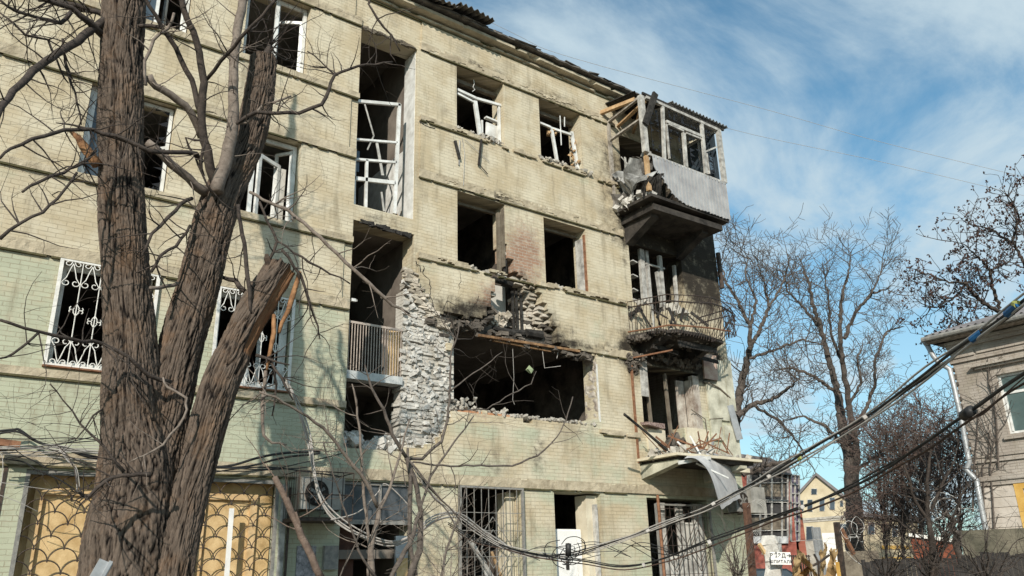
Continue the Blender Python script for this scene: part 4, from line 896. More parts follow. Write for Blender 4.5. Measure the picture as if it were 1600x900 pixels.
for k in range(22):
    a = PY(*interp(path2, rng.uniform(.6, 1))); b = PY(*interp(bot, rng.uniform(.6, 1))); mb.tube([a, (a+b)/2+Vector((rng.gauss(0, .12), rng.gauss(0, .12), rng.gauss(0, .1))), b], .008, 4)
mb.tube([PY(1090, 497, -1.36), PY(1140, 482, -.9)], .018, 5); mb.tube([PY(1092, 505, -1.36), PY(1140, 493, -.9)], .018, 5)
mb.build('balcony_railing', M['iron'], bc)
mb = MB(); mb.tube([PY(*p) for p in low], .022, 5); mb.build('rusty_flat_bar', M['rust'], bc)
mb = MB(); mb.tube([PY(985, 560, -.05), PY(1051, 547, -1.0)], .024, 6); mb.build('rusty_pipe', M['rust'], bc)
mb = MB()
for a, b, w_ in (((1001, 388), (1007, 470), .16), ((1009, 392), (1021, 530), .10), ((1030, 400), (1042, 535), .12), ((1026, 425), (1034, 480), .07), ((1053, 415), (1058, 480), .07), ((1060, 412), (1065, 478), .08)):
    mb.bar(PY(*a, .18), PY(*b, .18), w_, .09)
mb.bar(PY(1008, 412, .16), PY(1038, 420, .16), .045, .05); mb.build('door_frame', M['pvcd'], bc)
mb = MB(); 
for (a, b) in (((985, 408), (992, 412)), ((985, 430), (993, 434)), ((986, 452), (993, 456))): mb.bar(PY(*a, .1), PY(*b, .1), .03, .2)
mb.each('shelf_bracket', M['pvcd'], bc)
mb = MB()
for k in range(14):
    x = rng.uniform(14.4, 16.6); mb.bar((x, rng.uniform(-.5, .1), 7.95+rng.uniform(-.2, .25)), (x+rng.uniform(-.5, .5), rng.uniform(-1.0, .1), 7.6+rng.uniform(-.35, .2)), rng.uniform(.03, .10), .02)
mb.each('charred_plank', M['char'], bc)
rubble('balcony_debris', [(14.5, 16.4, -.9, 0, 7.17, .12, 60), (14.5, 15.1, 0, .3, 8.15, .1, 20), (15.7, 16.4, -.1, .3, 8.15, .12, 30)], 52, M['conc'], (.04, .16), parent=bc)
rubble('balcony_debris', [(14.3, 16.6, -.25, -.02, 6.62, .2, 70), (14.0, 14.45, -.08, 0, 6.3, .5, 50)], 53, M['burntc'], (.03, .10), parent=bc)
mb = MB(); mb.rbox((14.62, .02, 5.6+.55), (.26, .07, .95), (0, .02, 0)); mb.build('flaked_board', M['pvcd'], bc)
# -- second floor: balcony with debris
bc = balc('debris_balcony')
mb = MB(); pl = [(14.12, 0), (14.12, YB+.02), (17.2, YB+.02), (17.25, 0)]
slabpoly(mb, pl, 4.03, 4.09); mb.build('balcony_floor', M['cream'], bc)
mb = MB(); slabpoly(mb, [(14.3, 0), (14.3, -1.22), (17.0, -1.22), (17.0, 0)], 3.95, 4.03); mb.build('soffit', M['charc'], bc); mb = MB(); slabpoly(mb, [(14.26, 0), (14.26, -1.2), (14.5, -1.2), (14.5, 0)], 3.6, 3.955, z0b=[3.62, 3.88, 3.88, 3.62]); slabpoly(mb, [(16.5, 0), (16.5, -1.2), (16.75, -1.2), (16.75, 0)], 3.6, 3.94, z0b=[3.62, 3.86, 3.86, 3.62]); mb.each('slab_bracket', M['paleg'], bc)
mb = MB(); mb.bar((14.16, -.05, 4.0), (14.16, -.05, 6.4), .05, .05); mb.build('rusty_angle', M['rust'], bc)
mb = MB()
for x, zt, w_ in ((14.92, 6.35, .07), (15.62, 6.4, .075)):
    mb.bar((x, .15, 4.6 if x < 15 else 4.2), (x-.06, .15, zt), w_, .07)
mb.each('charred_mullion', M['rust_slab'], bc)
mb = MB(); mb.box(16.05, 16.35, .22, .26, 4.9, 6.3); mb.box(16.42, 16.66, -.04, .10, 4.72, 6.42); mb.each('peeling_board', mat('peeling_paint', (.20, .15, .12), col2=(.52, .48, .42), scale=3.5, bump=.5, detail=9), bc)
mb = MB(); mb.box(16.37, 16.40, .0, .22, 4.7, 6.3); mb.build('rusty_edge', M['peel'], bc)
mb = MB(); mb.box(14.55, 15.17, -.06, .0, 4.1, 4.85); mb.box(15.98, 16.85, -.07, .0, 4.1, 5.0); mb.each('cream_parapet', M['cream'], bc)
mb = MB(); mb.box(14.75, 15.2, -.04, .10, 4.9, 5.03); mb.rbox(PY(1018, 664, -.1), (.55, .25, .09), (0, .1, .1), jit=.03); mb.build('fallen_cushion', mat('patterned_cloth', (.06, .03, .03), col2=(.40, .30, .26), scale=30, bump=.3), bc)
mb = MB(); rng = random.Random(21)
for a, b, w_, ya, yb_ in (((975, 647, 0), (1043, 703, 0), .05, -1.4, -.9), ((980, 650, 0), (1040, 703, 0), .03, -1.4, -.8)):
    mb.bar(PY(a[0], a[1], ya), PY(b[0], b[1], yb_), w_, .03)
mb.each('fallen_bar', M['char'], bc)
mb = MB()
for k in range(26):
    x = rng.uniform(14.3, 16.6); a = Vector((x, rng.uniform(-1.3, -.2), 4.12+rng.uniform(0, .15))); an = rng.uniform(-.6, 1.2); l = rng.uniform(.4, 1.3)
    mb.bar(a, a+Vector((math.cos(an)*l*rng.choice((-1, 1)), rng.uniform(-.2, .2), abs(math.sin(an))*l*.8)), rng.uniform(.015, .05), .012)
mb.each('bent_rod', M['rust'], bc)
mb = MB()
for a, b in (((1078, 681), (1107, 733)), ((1058, 690), (1090, 720))): mb.bar(PY(*a, -1.0), PY(*b, -1.3), .05, .015)
mb.bar(PY(1088, 724, -1.45), PY(1138, 747, -1.6), .035, .02); mb.bar(PY(1060, 723, -1.4), PY(1110, 715, -1.4), .08, .03); mb.each('white_lath', M['pvc'], bc)
rubble('balcony_debris', [(14.2, 16.9, -1.2, -.1, 4.09, .16, 110), (14.9, 15.9, -.2, .3, 4.1, .3, 60)], 54, M['conc'], (.03, .13), parent=bc)
rubble('balcony_debris', [(15.0, 16.0, -.4, .3, 4.1, .7, 60)], 55, M['burntc'], (.04, .16), parent=bc)
# curved grey sheet hanging off the end
def crp(P, t):
    f = t*(len(P)-1); k = min(int(f), len(P)-2); u = f-k; g = lambda n: P[max(0, min(len(P)-1, n))]
    return tuple(.5*(2*g(k)[q]+(g(k+1)[q]-g(k-1)[q])*u+(2*g(k-1)[q]-5*g(k)[q]+4*g(k+1)[q]-g(k+2)[q])*u*u+(3*g(k)[q]-g(k-1)[q]-3*g(k+1)[q]+g(k+2)[q])*u**3) for q in range(3))
EA = [(1068, 716, -1.5), (1086, 717, -1.6), (1103, 731, -1.7), (1113, 755, -1.72), (1120, 775, -1.7), (1128, 796, -1.65)]
EB = [(1095, 705, -.9), (1120, 709, -.85), (1139, 721, -.8), (1149, 742, -.8), (1154, 762, -.8), (1157, 778, -.85)]
mb = MB(); vs = []; nu, nv = 20, 8
for i in range(nu+1):
    a = PY(*crp(EA, i/nu)); b = PY(*crp(EB, i/nu))
    for j in range(nv+1): p = a.lerp(b, j/nv); p += noise.noise_vector(p*2.2)*.05; vs.append(p)
fs = [(i*(nv+1)+j, (i+1)*(nv+1)+j, (i+1)*(nv+1)+j+1, i*(nv+1)+j+1) for i in range(nu) for j in range(nv)]
mb.add(vs, fs); mb.add([v+Vector((0, .008, -.004)) for v in vs], [tuple(reversed(f)) for f in fs]); mb.build('hanging_sheet', mat('pale_grey_felt', (.38, .37, .37), col2=(.55, .54, .53), scale=3, bump=.3, detail=9), bc, smooth=True)
# corner cladding: plaster slabs peeling off the last metre of wall
mb = MB(); rng = random.Random(3)
for x0, x1, z0, z1 in ((16.95, 17.42, 4.75, 6.3), (17.42, 17.78, 5.3, 7.0), (17.78, 18.09, 5.6, 7.05), (16.9, 17.5, 4.02, 4.68), (17.5, 18.09, 3.98, 5.2)):
    mb.rbox(((x0+x1)/2, -.03+rng.uniform(-.012, .012), (z0+z1)/2), (x1-x0-.02, .05, z1-z0-.02), (rng.gauss(0, .006), rng.gauss(0, .01), 0))
mb.each('plaster_panel', M['paleg'], B)
mb = MB(); mb.rbox((17.2, -.035, 6.75), (.55, .05, .7), (.02, .0, 0)); mb.build('pink_plaster', mat('pink_plaster', (.38, .24, .20), col2=(.52, .42, .34), scale=5, bump=.4, detail=9), B)
mb = MB(); mb.tube([PY(1100, 596, -.06), PY(1112, 600, -.12), PY(1125, 607, -.08), PY(1141, 622, -.06)], .022, 5); mb.tube([PY(1080, 640, -.06), PY(1102, 655, -.1), PY(1108, 700, -.08)], .014, 5); mb.tube([PY(1108, 655, -.06), PY(1130, 653, -.08)], .01, 4); mb.each('peeling_strip', M['rust_slab'], B)
mb = MB(); mb.rbox(PY(1148, 660, -.1), (.20, .04, .95), (0, -.20, -.3)); mb.rbox(PY(1112, 698, -.1), (.06, .03, .5), (0, .45, 0)); mb.each('loose_panel', M['zinc'], B)
mb = MB(); mb.box(17.0, 18.25, -.14, 0, 3.95, 4.06); mb.build('ledge', M['cream'], B)
mb = MB(); mb.tube([(18.10, -.06, 9.2), (18.10, -.06, 10.3)], .07, 8); mb.build('downpipe', M['iron'], B)

# ================================================================ THINGS ON AND IN THE BUILDING
def ac_unit(label, c, sx, sz, ang=0, face_m='ac'):
    x, y, z = c; t = thing('air_conditioner', label, 'air conditioner', (x, y, z-sz/2), 'outdoor air conditioner boxes')
    mb = MB(); mb.box(x-sx/2, x+sx/2, y-.14, y+.14, z-sz/2, z+sz/2); mb.build('casing', M[face_m], t)
    mb = MB(); cx = x-sx*.15; R_ = sz*.40
    ring = [(cx+R_*math.cos(a), y-.146, z+R_*math.sin(a)) for a in [2*math.pi*i/24 for i in range(24)]]
    mb.add(ring+[(cx, y-.143, z)], [(i, (i+1) % 24, 24) for i in range(24)]); mb.build('fan_opening', M['char'], t)
    mb = MB()
    for r in (.35, .6, .85, 1.0):
        mb.tube([(cx+R_*r*math.cos(a), y-.155, z+R_*r*math.sin(a)) for a in [2*math.pi*i/20 for i in range(21)]], .004, 4)
    for k in range(6): a = k*math.pi/3; mb.tube([(cx, y-.155, z), (cx+R_*math.cos(a), y-.155, z+R_*math.sin(a))], .005, 4)
    mb.build('fan_guard', M['iron'], t)
    mb = MB(); mb.rbox((cx, y-.15, z), (R_*1.5, .004, .05), (0, .5, 0)); mb.rbox((cx, y-.151, z), (R_*1.5, .004, .05), (0, 1.6, 0)); mb.rbox((cx, y-.152, z), (R_*1.5, .004, .05), (0, 2.6, 0)); mb.build('fan_blade', M['greyiron'], t)
    mb = MB(); 
    for s in (-1, 1): mb.bar((x+s*sx*.35, y+.38, z-sz/2-.02), (x+s*sx*.35, y-.16, z-sz/2-.02), .03, .03)
    mb.each('bracket', M['iron'], t)
    return t
ac_unit('dusty pale air conditioner box in a wire cage beside the dark entrance panel', (5.90, -.40, 2.97), .80, .54)
t = ac_unit('dented grey air conditioner box hanging below the curled metal sheet at the building corner', (17.35, -.45, 3.15), .78, .52, face_m='greyiron')
mb = MB(); slabpoly(mb, [(17.42, -.72), (17.98, -.72), (17.98, -.30), (17.42, -.30)], 2.84, 3.5, z0b=[2.86, 2.86, 2.86, 2.86]); mb.build('side_shield', M['ac'], t)
t = thing('wire_cage', 'black wire cage bolted round the pale air conditioner box', 'cage', (5.9, -.4, 2.6))
mb = MB(); x0, x1, y0, z0, z1 = 5.40, 6.40, -.68, 2.55, 3.32
for z in (z0, z1, (z0+z1)/2): mb.tube([(x0, 0, z), (x0, y0, z), (x1, y0, z), (x1, 0, z)], .011, 4)
for k in range(6): x = x0+(x1-x0)*k/5; mb.tube([(x, y0, z0), (x, y0, z1)], .009, 4)
for k in range(7): mb.tube([(x0, y0*(k+.5)/7, z0), (x0, y0*(k+.5)/7, z1)], .006, 4)
mb.build('cage_bars', M['iron'], t)
mb = MB(); mb.box(x0, x1, y0, 0, 2.50, 2.54); mb.build('cage_floor', M['iron'], t)
t = thing('cupboard', 'tall white enamel cupboard standing open in the ground floor doorway', 'cupboard', (12.1, .35, .4))
mb = MB(); mb.box(11.56, 12.52, .32, .75, .36, 2.47); mb.build('carcass', M['fridge'], t)
mb = MB(); mb.box(11.60, 12.36, .295, .318, .40, 2.44); d_ = mb.build('door', M['fridge'], t)
mb = MB(); mb.box(12.02, 12.10, .27, .294, 1.62, 1.80); mb.build('handle', M['char'], d_)
mb = MB(); mb.box(12.385, 12.50, .29, .318, .40, 2.44); mb.build('door', M['fridge'], t)
t = thing('fallen_plank', 'thick charred plank leaning on the front corner of the glazed top balcony', 'plank', tuple(BP(1010, 195, .1)))
mb = MB(); mb.bar(BP(1008, 194, .10), BP(1024, 146, .18), .17, .07); mb.build('plank', M['char'], t)

# ================================================================ TREE MAKERS
def rndv(rng): 
    v = Vector((rng.gauss(0, 1), rng.gauss(0, 1), rng.gauss(0, 1))); return v.normalized()
def twig(mb, p, d, ln, r, lev, rng, crook=.35, up=.05, sides=4, dens=1.0, spread=.9, m=0, tips=None):
    nseg = max(3, int(ln/ (.10 if lev < 1 else .14))); nseg = min(nseg, 11); seg = ln/nseg
    pts = [p]; rs = [r]; d = d.normalized(); kids = []
    for i in range(nseg):
        d = (d+rndv(rng)*crook*.55+Vector((0, 0, up))).normalized()
        p = p+d*seg; pts.append(p); rr = r*(1-.75*(i+1)/nseg); rs.append(max(rr, .0016 if r < .011 else .0085))
        if lev > 0 and i >= 1 and rng.random() < .62*dens: kids.append((p, d, rs[-1]))
    mb.tube(pts, rs, sides if r > .006 else 3, m, cap=False)
    if tips is not None and lev == 0: tips.append(p)
    for (q, dd, kr) in kids:
        side = rndv(rng); side = (side-dd*side.dot(dd)).normalized()
        nd = (dd*.55+side*spread).normalized()
        twig(mb, q, nd, ln*rng.uniform(.32, .62), max(kr*.7, .0115 if r > .0149 or r == .0115 else 0), lev-1, rng, crook, up, sides, dens, spread, m, tips)
def limb(mb, P, W, rng, kids=8, klen=(.4, 1.1), lev=1, depthmode='y', sides=8, jit=.02, m=0, crook=.45, start=.15, up=.05, dens=1.0, dirbias=None, tips=None):
    """authored branch: P = [(px, py, plane)] and W = widths in sheet pixels"""
    pts = [PY(*p) if depthmode == 'y' else PD(*p) for p in P]
    if isinstance(W, (int, float)): W = [W]*len(P)
    rs = [max(.002, w_*.5*dep(v)/FPX) for w_, v in zip(W, pts)]
    if depthmode == 'd' and len(rs) > 2 and rs[-1] > .015 and rs[-1] < .12: rs[-1] *= .3
    # refine with crookedness
    fp = [pts[0]]; fr_ = [rs[0]]
    for a, b, ra, rb in zip(pts[:-1], pts[1:], rs[:-1], rs[1:]):
        n = max(2, int((b-a).length/.12)); n = min(n, 8)
        for k in range(1, n+1):
            t = k/n; q = a.lerp(b, t)
            if k < n: q = q+rndv(rng)*jit
            fp.append(q); fr_.append(ra+(rb-ra)*t)
    mb.tube(fp, fr_, sides if max(rs) > .012 else 5, m)
    L_ = len(fp)
    for k in range(kids):
        i = int(L_*(start+(1-start)*rng.random())); i = min(i, L_-2); d = (fp[i+1]-fp[i]).normalized()
        side = rndv(rng); side = (side-d*side.dot(d))
        if dirbias: side = side+Vector(dirbias)*.6
        side.normalize()
        twig(mb, fp[i], (d*.5+side).normalized(), rng.uniform(*klen), min(fr_[i]*.6, .010) if depthmode == 'y' or dep(fp[i]) < 20 else max(.022, min(fr_[i]*.6, .045)), lev, rng, crook, up, 4, dens, m=m, tips=tips)
    return fp, fr_
def bark_tube(mb, ctrl, n=210, step=.017, depthmode='y', amp=.040, tears=(), seed=0, flare=0.0, ztop=None):
    """furrowed trunk: ctrl = [(px, py, plane, width_px)]"""
    if not mb.a: mb.a = []; mb.b = []
    pts = [PY(*c[:3]) if depthmode == 'y' else PD(*c[:3]) for c in ctrl]; rs = [c[3]*.5*dep(v)/FPX for c, v in zip(ctrl, pts)]
    # Catmull-Rom resample
    rp, rr = [], []
    for i in range(len(pts)-1):
        p0, p1, p2, p3 = pts[max(i-1, 0)], pts[i], pts[i+1], pts[min(i+2, len(pts)-1)]
        k = max(2, int((p2-p1).length/step))
        for j in range(k):
            t = j/k; rp.append(0.5*((2*p1)+(p2-p0)*t+(2*p0-5*p1+4*p2-p3)*t*t+(3*p1-p0-3*p2+p3)*t**3)); rr.append(rs[i]+(rs[i+1]-rs[i])*smooth(0, 1, t)*1.0)
    rp.append(pts[-1]); rr.append(rs[-1]); b = len(mb.v); acc = 0; pa = Vector((1, 0, 0)); K = len(rp)
    for i, p in enumerate(rp):
        t = (rp[min(i+2, K-1)]-rp[max(i-2, 0)]).normalized(); pa = (pa-t*pa.dot(t)).normalized(); c = t.cross(pa)
        if i: acc += (rp[i]-rp[i-1]).length
        for j in range(n):
            an = 2*math.pi*j/n; ca, sa = math.cos(an), math.sin(an); R0 = rr[i]*.90
            # interlaced ridges: abs-noise stretched along the stem
            qx, qy = ca*R0*23, sa*R0*23; w1 = noise.noise(Vector((qx*.45, qy*.45, acc*1.3+seed)))
            r1 = abs(noise.noise(Vector((qx*1.25+w1*1.5, qy*1.25+w1*1.5, acc*1.9+seed*3.1)))); r2 = abs(noise.noise(Vector((qx*2.9+w1*2, qy*2.9+w1*2, acc*6.5+seed)))); r3 = abs(noise.noise(Vector((qx*1.0+5, qy*1.0, acc*11.0+seed))))
            h = min(1, r1*4.6)**.8*(.60+.40*min(1, r2*4.0))*(.70+.30*min(1, r3*8))
            lump = noise.noise(Vector((ca*1.3, sa*1.3, acc*.9+seed)))*.10+noise.noise(Vector((ca*3, sa*3, acc*2.2+seed)))*.04
            fl = 1+flare*max(0, 1-acc/1.0)**2*(1+.5*math.sin(an*5+seed))
            tear = 0
            for (t0, t1, a0, aw, tdep) in tears:
                u = i/K; da = abs((an-a0+math.pi) % (2*math.pi)-math.pi)
                if t0 < u < t1+.2:
                    tear = max(tear, smooth(t1+.2, t1+.08, u)*smooth(aw*1.1, aw*.75, da+noise.noise(Vector((acc*3, an*2, 5)))*.25)*smooth(t0, t0+.12*(t1-t0), u))
            am_ = min(amp, R0*.26)*(.75+.5*abs(noise.noise(Vector((ca, sa, acc*.8+seed)))))
            R_ = R0*fl*(1+lump)+am_*(h-.55)*(1-tear)-tear*R0*.12+tear*am_*.5*(noise.noise(Vector((qx*1.2, qy*1.2, acc*1.2)))-.2)
            mb.v.append(tuple(p+(pa*ca+c*sa)*R_)); mb.a.append((h*(1-tear)+.3*tear, tear, 0, 1)); mb.b.append((ca*R0, sa*R0, acc+seed*7))
    for i in range(K-1):
        for j in range(n):
            j2 = (j+1) % n; mb.f.append((b+i*n+j, b+i*n+j2, b+(i+1)*n+j2, b+(i+1)*n+j)); mb.m.append(0)
    # broken top
    e = b+(K-1)*n; ce = len(mb.v); mb.v.append(tuple(rp[-1]-(rp[-1]-rp[-3]).normalized()*rr[-1]*.3)); mb.a.append((.3, 1, 0, 1)); mb.b.append((0, 0, acc))
    for j in range(n):
        v = Vector(mb.v[e+j]); mb.v[e+j] = tuple(v+(rp[-1]-rp[-4]).normalized()*noise.noise(v*9)*rr[-1]*.5); mb.f.append((e+j, e+(j+1) % n, ce)); mb.m.append(0)
    return rp, rr

# ================================================================ THE BIG TREE IN FRONT (stands 4 m from the wall)
TY = -4.0
T = thing('broken_tree', 'huge old tree with furrowed trunks and a snapped orange stump before the left wall', 'tree', (1.6, TY, 0))
rng = random.Random(101)
mb = MB(); mb.a = []
bark_tube(mb, [(190, 1085, TY, 215), (195, 960, TY, 175), (205, 860, TY, 150), (212, 740, TY, 124), (207, 640, TY, 98), (201, 520, TY, 80), (195, 400, TY, 74), (190, 280, TY, 70), (189, 140, TY, 68), (192, 20, TY, 66), (196, -90, TY, 64), (198, -170, TY, 58)], seed=1, flare=.35)
bark_tube(mb, [(225, 1085, TY-.05, 120), (222, 960, TY-.05, 100), (226, 860, TY-.03, 92), (240, 740, TY, 82), (258, 640, TY+.02, 76), (284, 540, TY+.05, 72), (312, 440, TY+.05, 68), (334, 350, TY+.05, 64), (350, 300, TY+.05, 60), (386, 225, TY+.1, 52), (402, 160, TY+.1, 48), (412, 92, TY+.1, 42)], seed=2, n=180, tears=[(-.5, -.02, -1.0, .6, .3)])
bark_tube(mb, [(262, 1085, TY-.35, 90), (266, 960, TY-.35, 66), (274, 880, TY-.35, 60), (292, 790, TY-.35, 58), (316, 700, TY-.35, 60), (345, 600, TY-.4, 60), (376, 530, TY-.4, 58), (406, 475, TY-.4, 57), (440, 420, TY-.4, 54)], seed=3, n=160, tears=[(.72, 1.0, -.62, .85, .3)])
tr_ = mb.build('trunk', M['bark'], T, smooth=True)
mb = MB()  # torn strips of wood on the stump
for P, W in (([(428, 492, -4.5), (428, 520, -4.55), (420, 560, -4.55), (417, 578, -4.5)], [6, 8, 6, 4]), ([(468, 425, -4.45), (455, 470, -4.5), (436, 520, -4.5)], [7, 9, 5]), ([(110, 205, -4.1), (130, 228, -4.1), (152, 258, -4.1)], [5, 15, 17]), ([(121, 212, -4.05), (141, 240, -4.05)], [9, 12])):
    limb(mb, P, W, rng, kids=0, jit=.02, sides=7)
mb.each('torn_wood', M['torn'], T, smooth=True)
mb = MB(); tip = PY(417, 403, -4.5); mb.tube([PY(424, 425, -4.45), tip, tip+Vector((-.01, 0, .05))], [.05, .04, .02], 7); mb.build('broken_knot', M['bark2'], T)
mb = MB(); rng = random.Random(5)
Y_ = TY
LM = [
 # dark limbs rising between the trunks
 ([(338, 292, Y_), (326, 250, Y_-.1), (315, 190, Y_-.2), (319, 130, Y_-.3), (307, 65, Y_-.4), (287, 15, Y_-.5), (280, -60, Y_-.6)], [16, 15, 13, 12, 11, 10, 9], 12),
 ([(314, 178, Y_-.2), (300, 125, Y_-.2), (275, 75, Y_-.3), (253, 43, Y_-.4), (232, 8, Y_-.5), (215, -40, Y_-.6)], [9, 9, 8, 7, 6, 5], 10),
 ([(322, 125, Y_-.3), (345, 95, Y_-.6), (375, 60, Y_-1.0), (410, 25, Y_-1.3), (440, -10, Y_-1.5)], [6, 6, 6, 5, 5], 6),
 ([(253, 43, Y_-.4), (235, 40, Y_-.3), (200, 38, Y_-.1), (165, 22, Y_+.1), (120, 15, Y_+.2), (70, -5, Y_+.3)], [6, 6, 6, 8, 7, 6], 10),
 # left side
 ([(170, 28, Y_), (112, 70, Y_-.3), (50, 112, Y_-.6), (20, 142, Y_-.8), (0, 170, Y_-1), (-20, 210, Y_-1.1)], [14, 13, 12, 11, 10, 9], 16),
 ([(165, 60, Y_), (140, 35, Y_-.2), (112, 12, Y_-.3), (60, -5, Y_-.4)], [12, 11, 8, 7], 10),
 ([(110, 20, Y_-.1), (95, 36, Y_-.2), (60, 28, Y_-.3), (25, 18, Y_-.4), (0, 0, Y_-.5)], [7, 7, 5, 4, 4], 14),
 ([(165, 25, Y_+.2), (120, 8, Y_+.1), (90, 3, Y_+.2), (60, 0, Y_+.3)], [9, 8, 7, 6], 8),
 ([(0, 247, -5.2), (17, 232, -5.1), (50, 217, -5), (100, 203, -4.8), (143, 202, -4.7), (200, 220, -4.7), (233, 236, -4.7), (280, 238, -4.6), (307, 240, -4.5), (316, 252, -4.4)], [4, 5, 6, 6, 6, 7, 7, 7, 7, 7], 16),
 ([(88, 192, -4.6), (140, 202, -4.7), (187, 218, -4.6), (240, 240, -4.6)], [2, 4, 4, 4], 4),
 ([(35, 300, -5), (60, 285, -4.9), (100, 270, -4.8), (130, 255, -4.6), (150, 235, -4.5)], [4, 5, 5, 5, 4], 8),
 ([(0, 373, -5), (30, 350, -5), (67, 332, -5), (98, 300, -4.9), (120, 270, -4.8)], [6, 5, 5, 4, 4], 8),
 ([(0, 500, -5), (60, 518, -4.9), (113, 530, -4.8), (160, 537, -4.6), (200, 557, -4.6), (233, 587, -4.5), (267, 597, -4.4)], [5, 5, 6, 6, 6, 7, 7], 10),
 ([(0, 560, -5), (20, 553, -4.9), (60, 520, -4.9)], [3, 4, 4], 4),
 ([(0, 20, -4.4), (40, 55, -4.4), (75, 62, -4.3), (95, 110, -4.3), (107, 130, -4.2)], [3, 4, 4, 3, 2], 12),
 ([(98, 60, -4.3), (103, 100, -4.2), (120, 160, -4.2), (127, 195, -4.2)], [4, 4, 3, 2], 12),
 # knobbed pale limbs right of the trunk
 ([(232, 118, Y_-.35), (243, 135, Y_-.3), (267, 148, Y_-.25), (290, 165, Y_-.2), (305, 190, Y_-.1), (315, 215, Y_)], [13, 11, 12, 12, 12, 13], 5),
 ([(230, 222, Y_-.3), (255, 243, Y_-.3), (282, 268, Y_-.2), (305, 290, Y_-.1), (325, 302, Y_)], [13, 14, 14, 15, 18], 4),
 ([(228, 133, -4.4), (226, 95, -4.4), (240, 62, -4.4), (262, 45, -4.4), (272, 20, -4.5)], [5, 5, 5, 5, 4], 6),
 # pale stems from the crotch
 ([(338, 300, -4.3), (355, 245, -4.3), (364, 190, -4.3), (365, 110, -4.3), (372, 40, -4.3), (385, -20, -4.3)], [22, 20, 18, 15, 14, 13], 14),
 ([(330, 300, -4.4), (290, 215, -4.5), (320, 220, -4.6), (314, 250, -4.5), (318, 275, -4.4)], [3, 4, 4, 5, 5], 0),
 # right of the trunk
 ([(355, 200, -4.3), (400, 175, -4.5), (467, 177, -4.7), (503, 163, -4.8), (523, 117, -4.8), (560, 103, -4.9), (613, 97, -5)], [6, 6, 6, 6, 5, 4, 3], 16),
 ([(523, 117, -4.8), (500, 95, -4.7), (480, 80, -4.7)], [3, 2, 2], 8),
 ([(360, 190, -4.3), (385, 192, -4.4), (410, 165, -4.5), (455, 150, -4.6)], [5, 4, 4, 3], 6),
 ([(390, 300, -4.4), (410, 312, -4.5), (450, 328, -4.6), (500, 370, -4.8), (540, 410, -4.9), (587, 453, -5), (613, 477, -5), (640, 490, -5)], [5, 5, 6, 6, 6, 6, 5, 3], 14),
 ([(418, 410, -4.5), (433, 377, -4.5), (417, 345, -4.5), (405, 315, -4.5)], [5, 5, 4, 4], 6),
 ([(433, 377, -4.6), (483, 410, -4.7), (547, 443, -4.8)], [3, 4, 2], 6),
 ([(575, 5, -5), (590, 30, -5), (612, 55, -5), (625, 80, -5)], [3, 4, 3, 2], 3), ([(575, -20, -5), (577, 5, -5)], [4, 4], 0),
 ([(612, 55, -5), (610, 85, -5), (620, 100, -5)], [2, 2, 1], 2),
 ([(300, 310, -4.2), (283, 318, -4.3), (262, 340, -4.4), (237, 365, -4.5), (222, 400, -4.5)], [6, 6, 6, 5, 4], 8),
 ([(297, 352, -4.2), (275, 385, -4.3), (250, 400, -4.4), (236, 425, -4.4)], [4, 5, 5, 5], 8),
 ([(347, 433, -4.0), (368, 438, -4.1), (382, 455, -4.3)], [6, 8, 8], 2),
 ([(235, 450, -4.4), (260, 447, -4.2), (278, 443, -4.1)], [6, 6, 6], 0),
 ([(372, 320, -4.6), (382, 380, -4.6), (388, 440, -4.6), (392, 490, -4.6)], [6, 7, 7, 5], 6),
 ([(440, 390, -4.6), (470, 430, -4.6), (482, 470, -4.6), (497, 510, -4.6), (500, 530, -4.6)], [5, 5, 4, 3, 2], 10),
 ([(415, 580, -4.4), (410, 640, -4.5), (412, 680, -4.5), (425, 692, -4.5), (448, 695, -4.5)], [6, 6, 5, 4, 2], 4),
 ([(425, 560, -4.4), (432, 600, -4.5), (425, 650, -4.5)], [4, 4, 2], 6),
 ([(420, 560, -4.5), (440, 590, -4.7), (458, 625, -4.7)], [4, 4, 2], 6), ([(400, 555, -4.5), (452, 570, -4.7)], [6, 2], 2),
 ([(255, 590, -4.6), (262, 605, -4.65), (292, 622, -4.7), (292, 640, -4.7), (280, 665, -4.7), (255, 695, -4.7), (225, 712, -4.7), (202, 722, -4.7)], [3, 4, 4, 4, 4, 4, 3, 2], 3),
 ([(235, 742, -4.9), (215, 741, -4.9), (190, 743, -4.9), (165, 752, -4.9), (140, 775, -4.9), (125, 775, -4.9)], [8, 7, 6, 6, 6, 3], 14),
 ([(195, 737, -4.9), (160, 695, -4.9), (125, 662, -4.8), (98, 625, -4.8), (78, 600, -4.8)], [4, 4, 3, 2, 2], 10),
 ([(160, 640, -4.6), (145, 650, -4.7), (120, 685, -4.7), (90, 690, -4.8)], [3, 3, 2, 1], 12),
]
pale = MB(); dark = MB()
for i, (P, W, kd) in enumerate(LM):
    tgt = pale if i in (16, 17, 18, 19, 23, 24, 28, 36, 33, 40) else dark
    limb(tgt, P, W, rng, kids=int(kd*1.15), klen=(.25, .95), lev=1, crook=.55, jit=.014, up=.0)
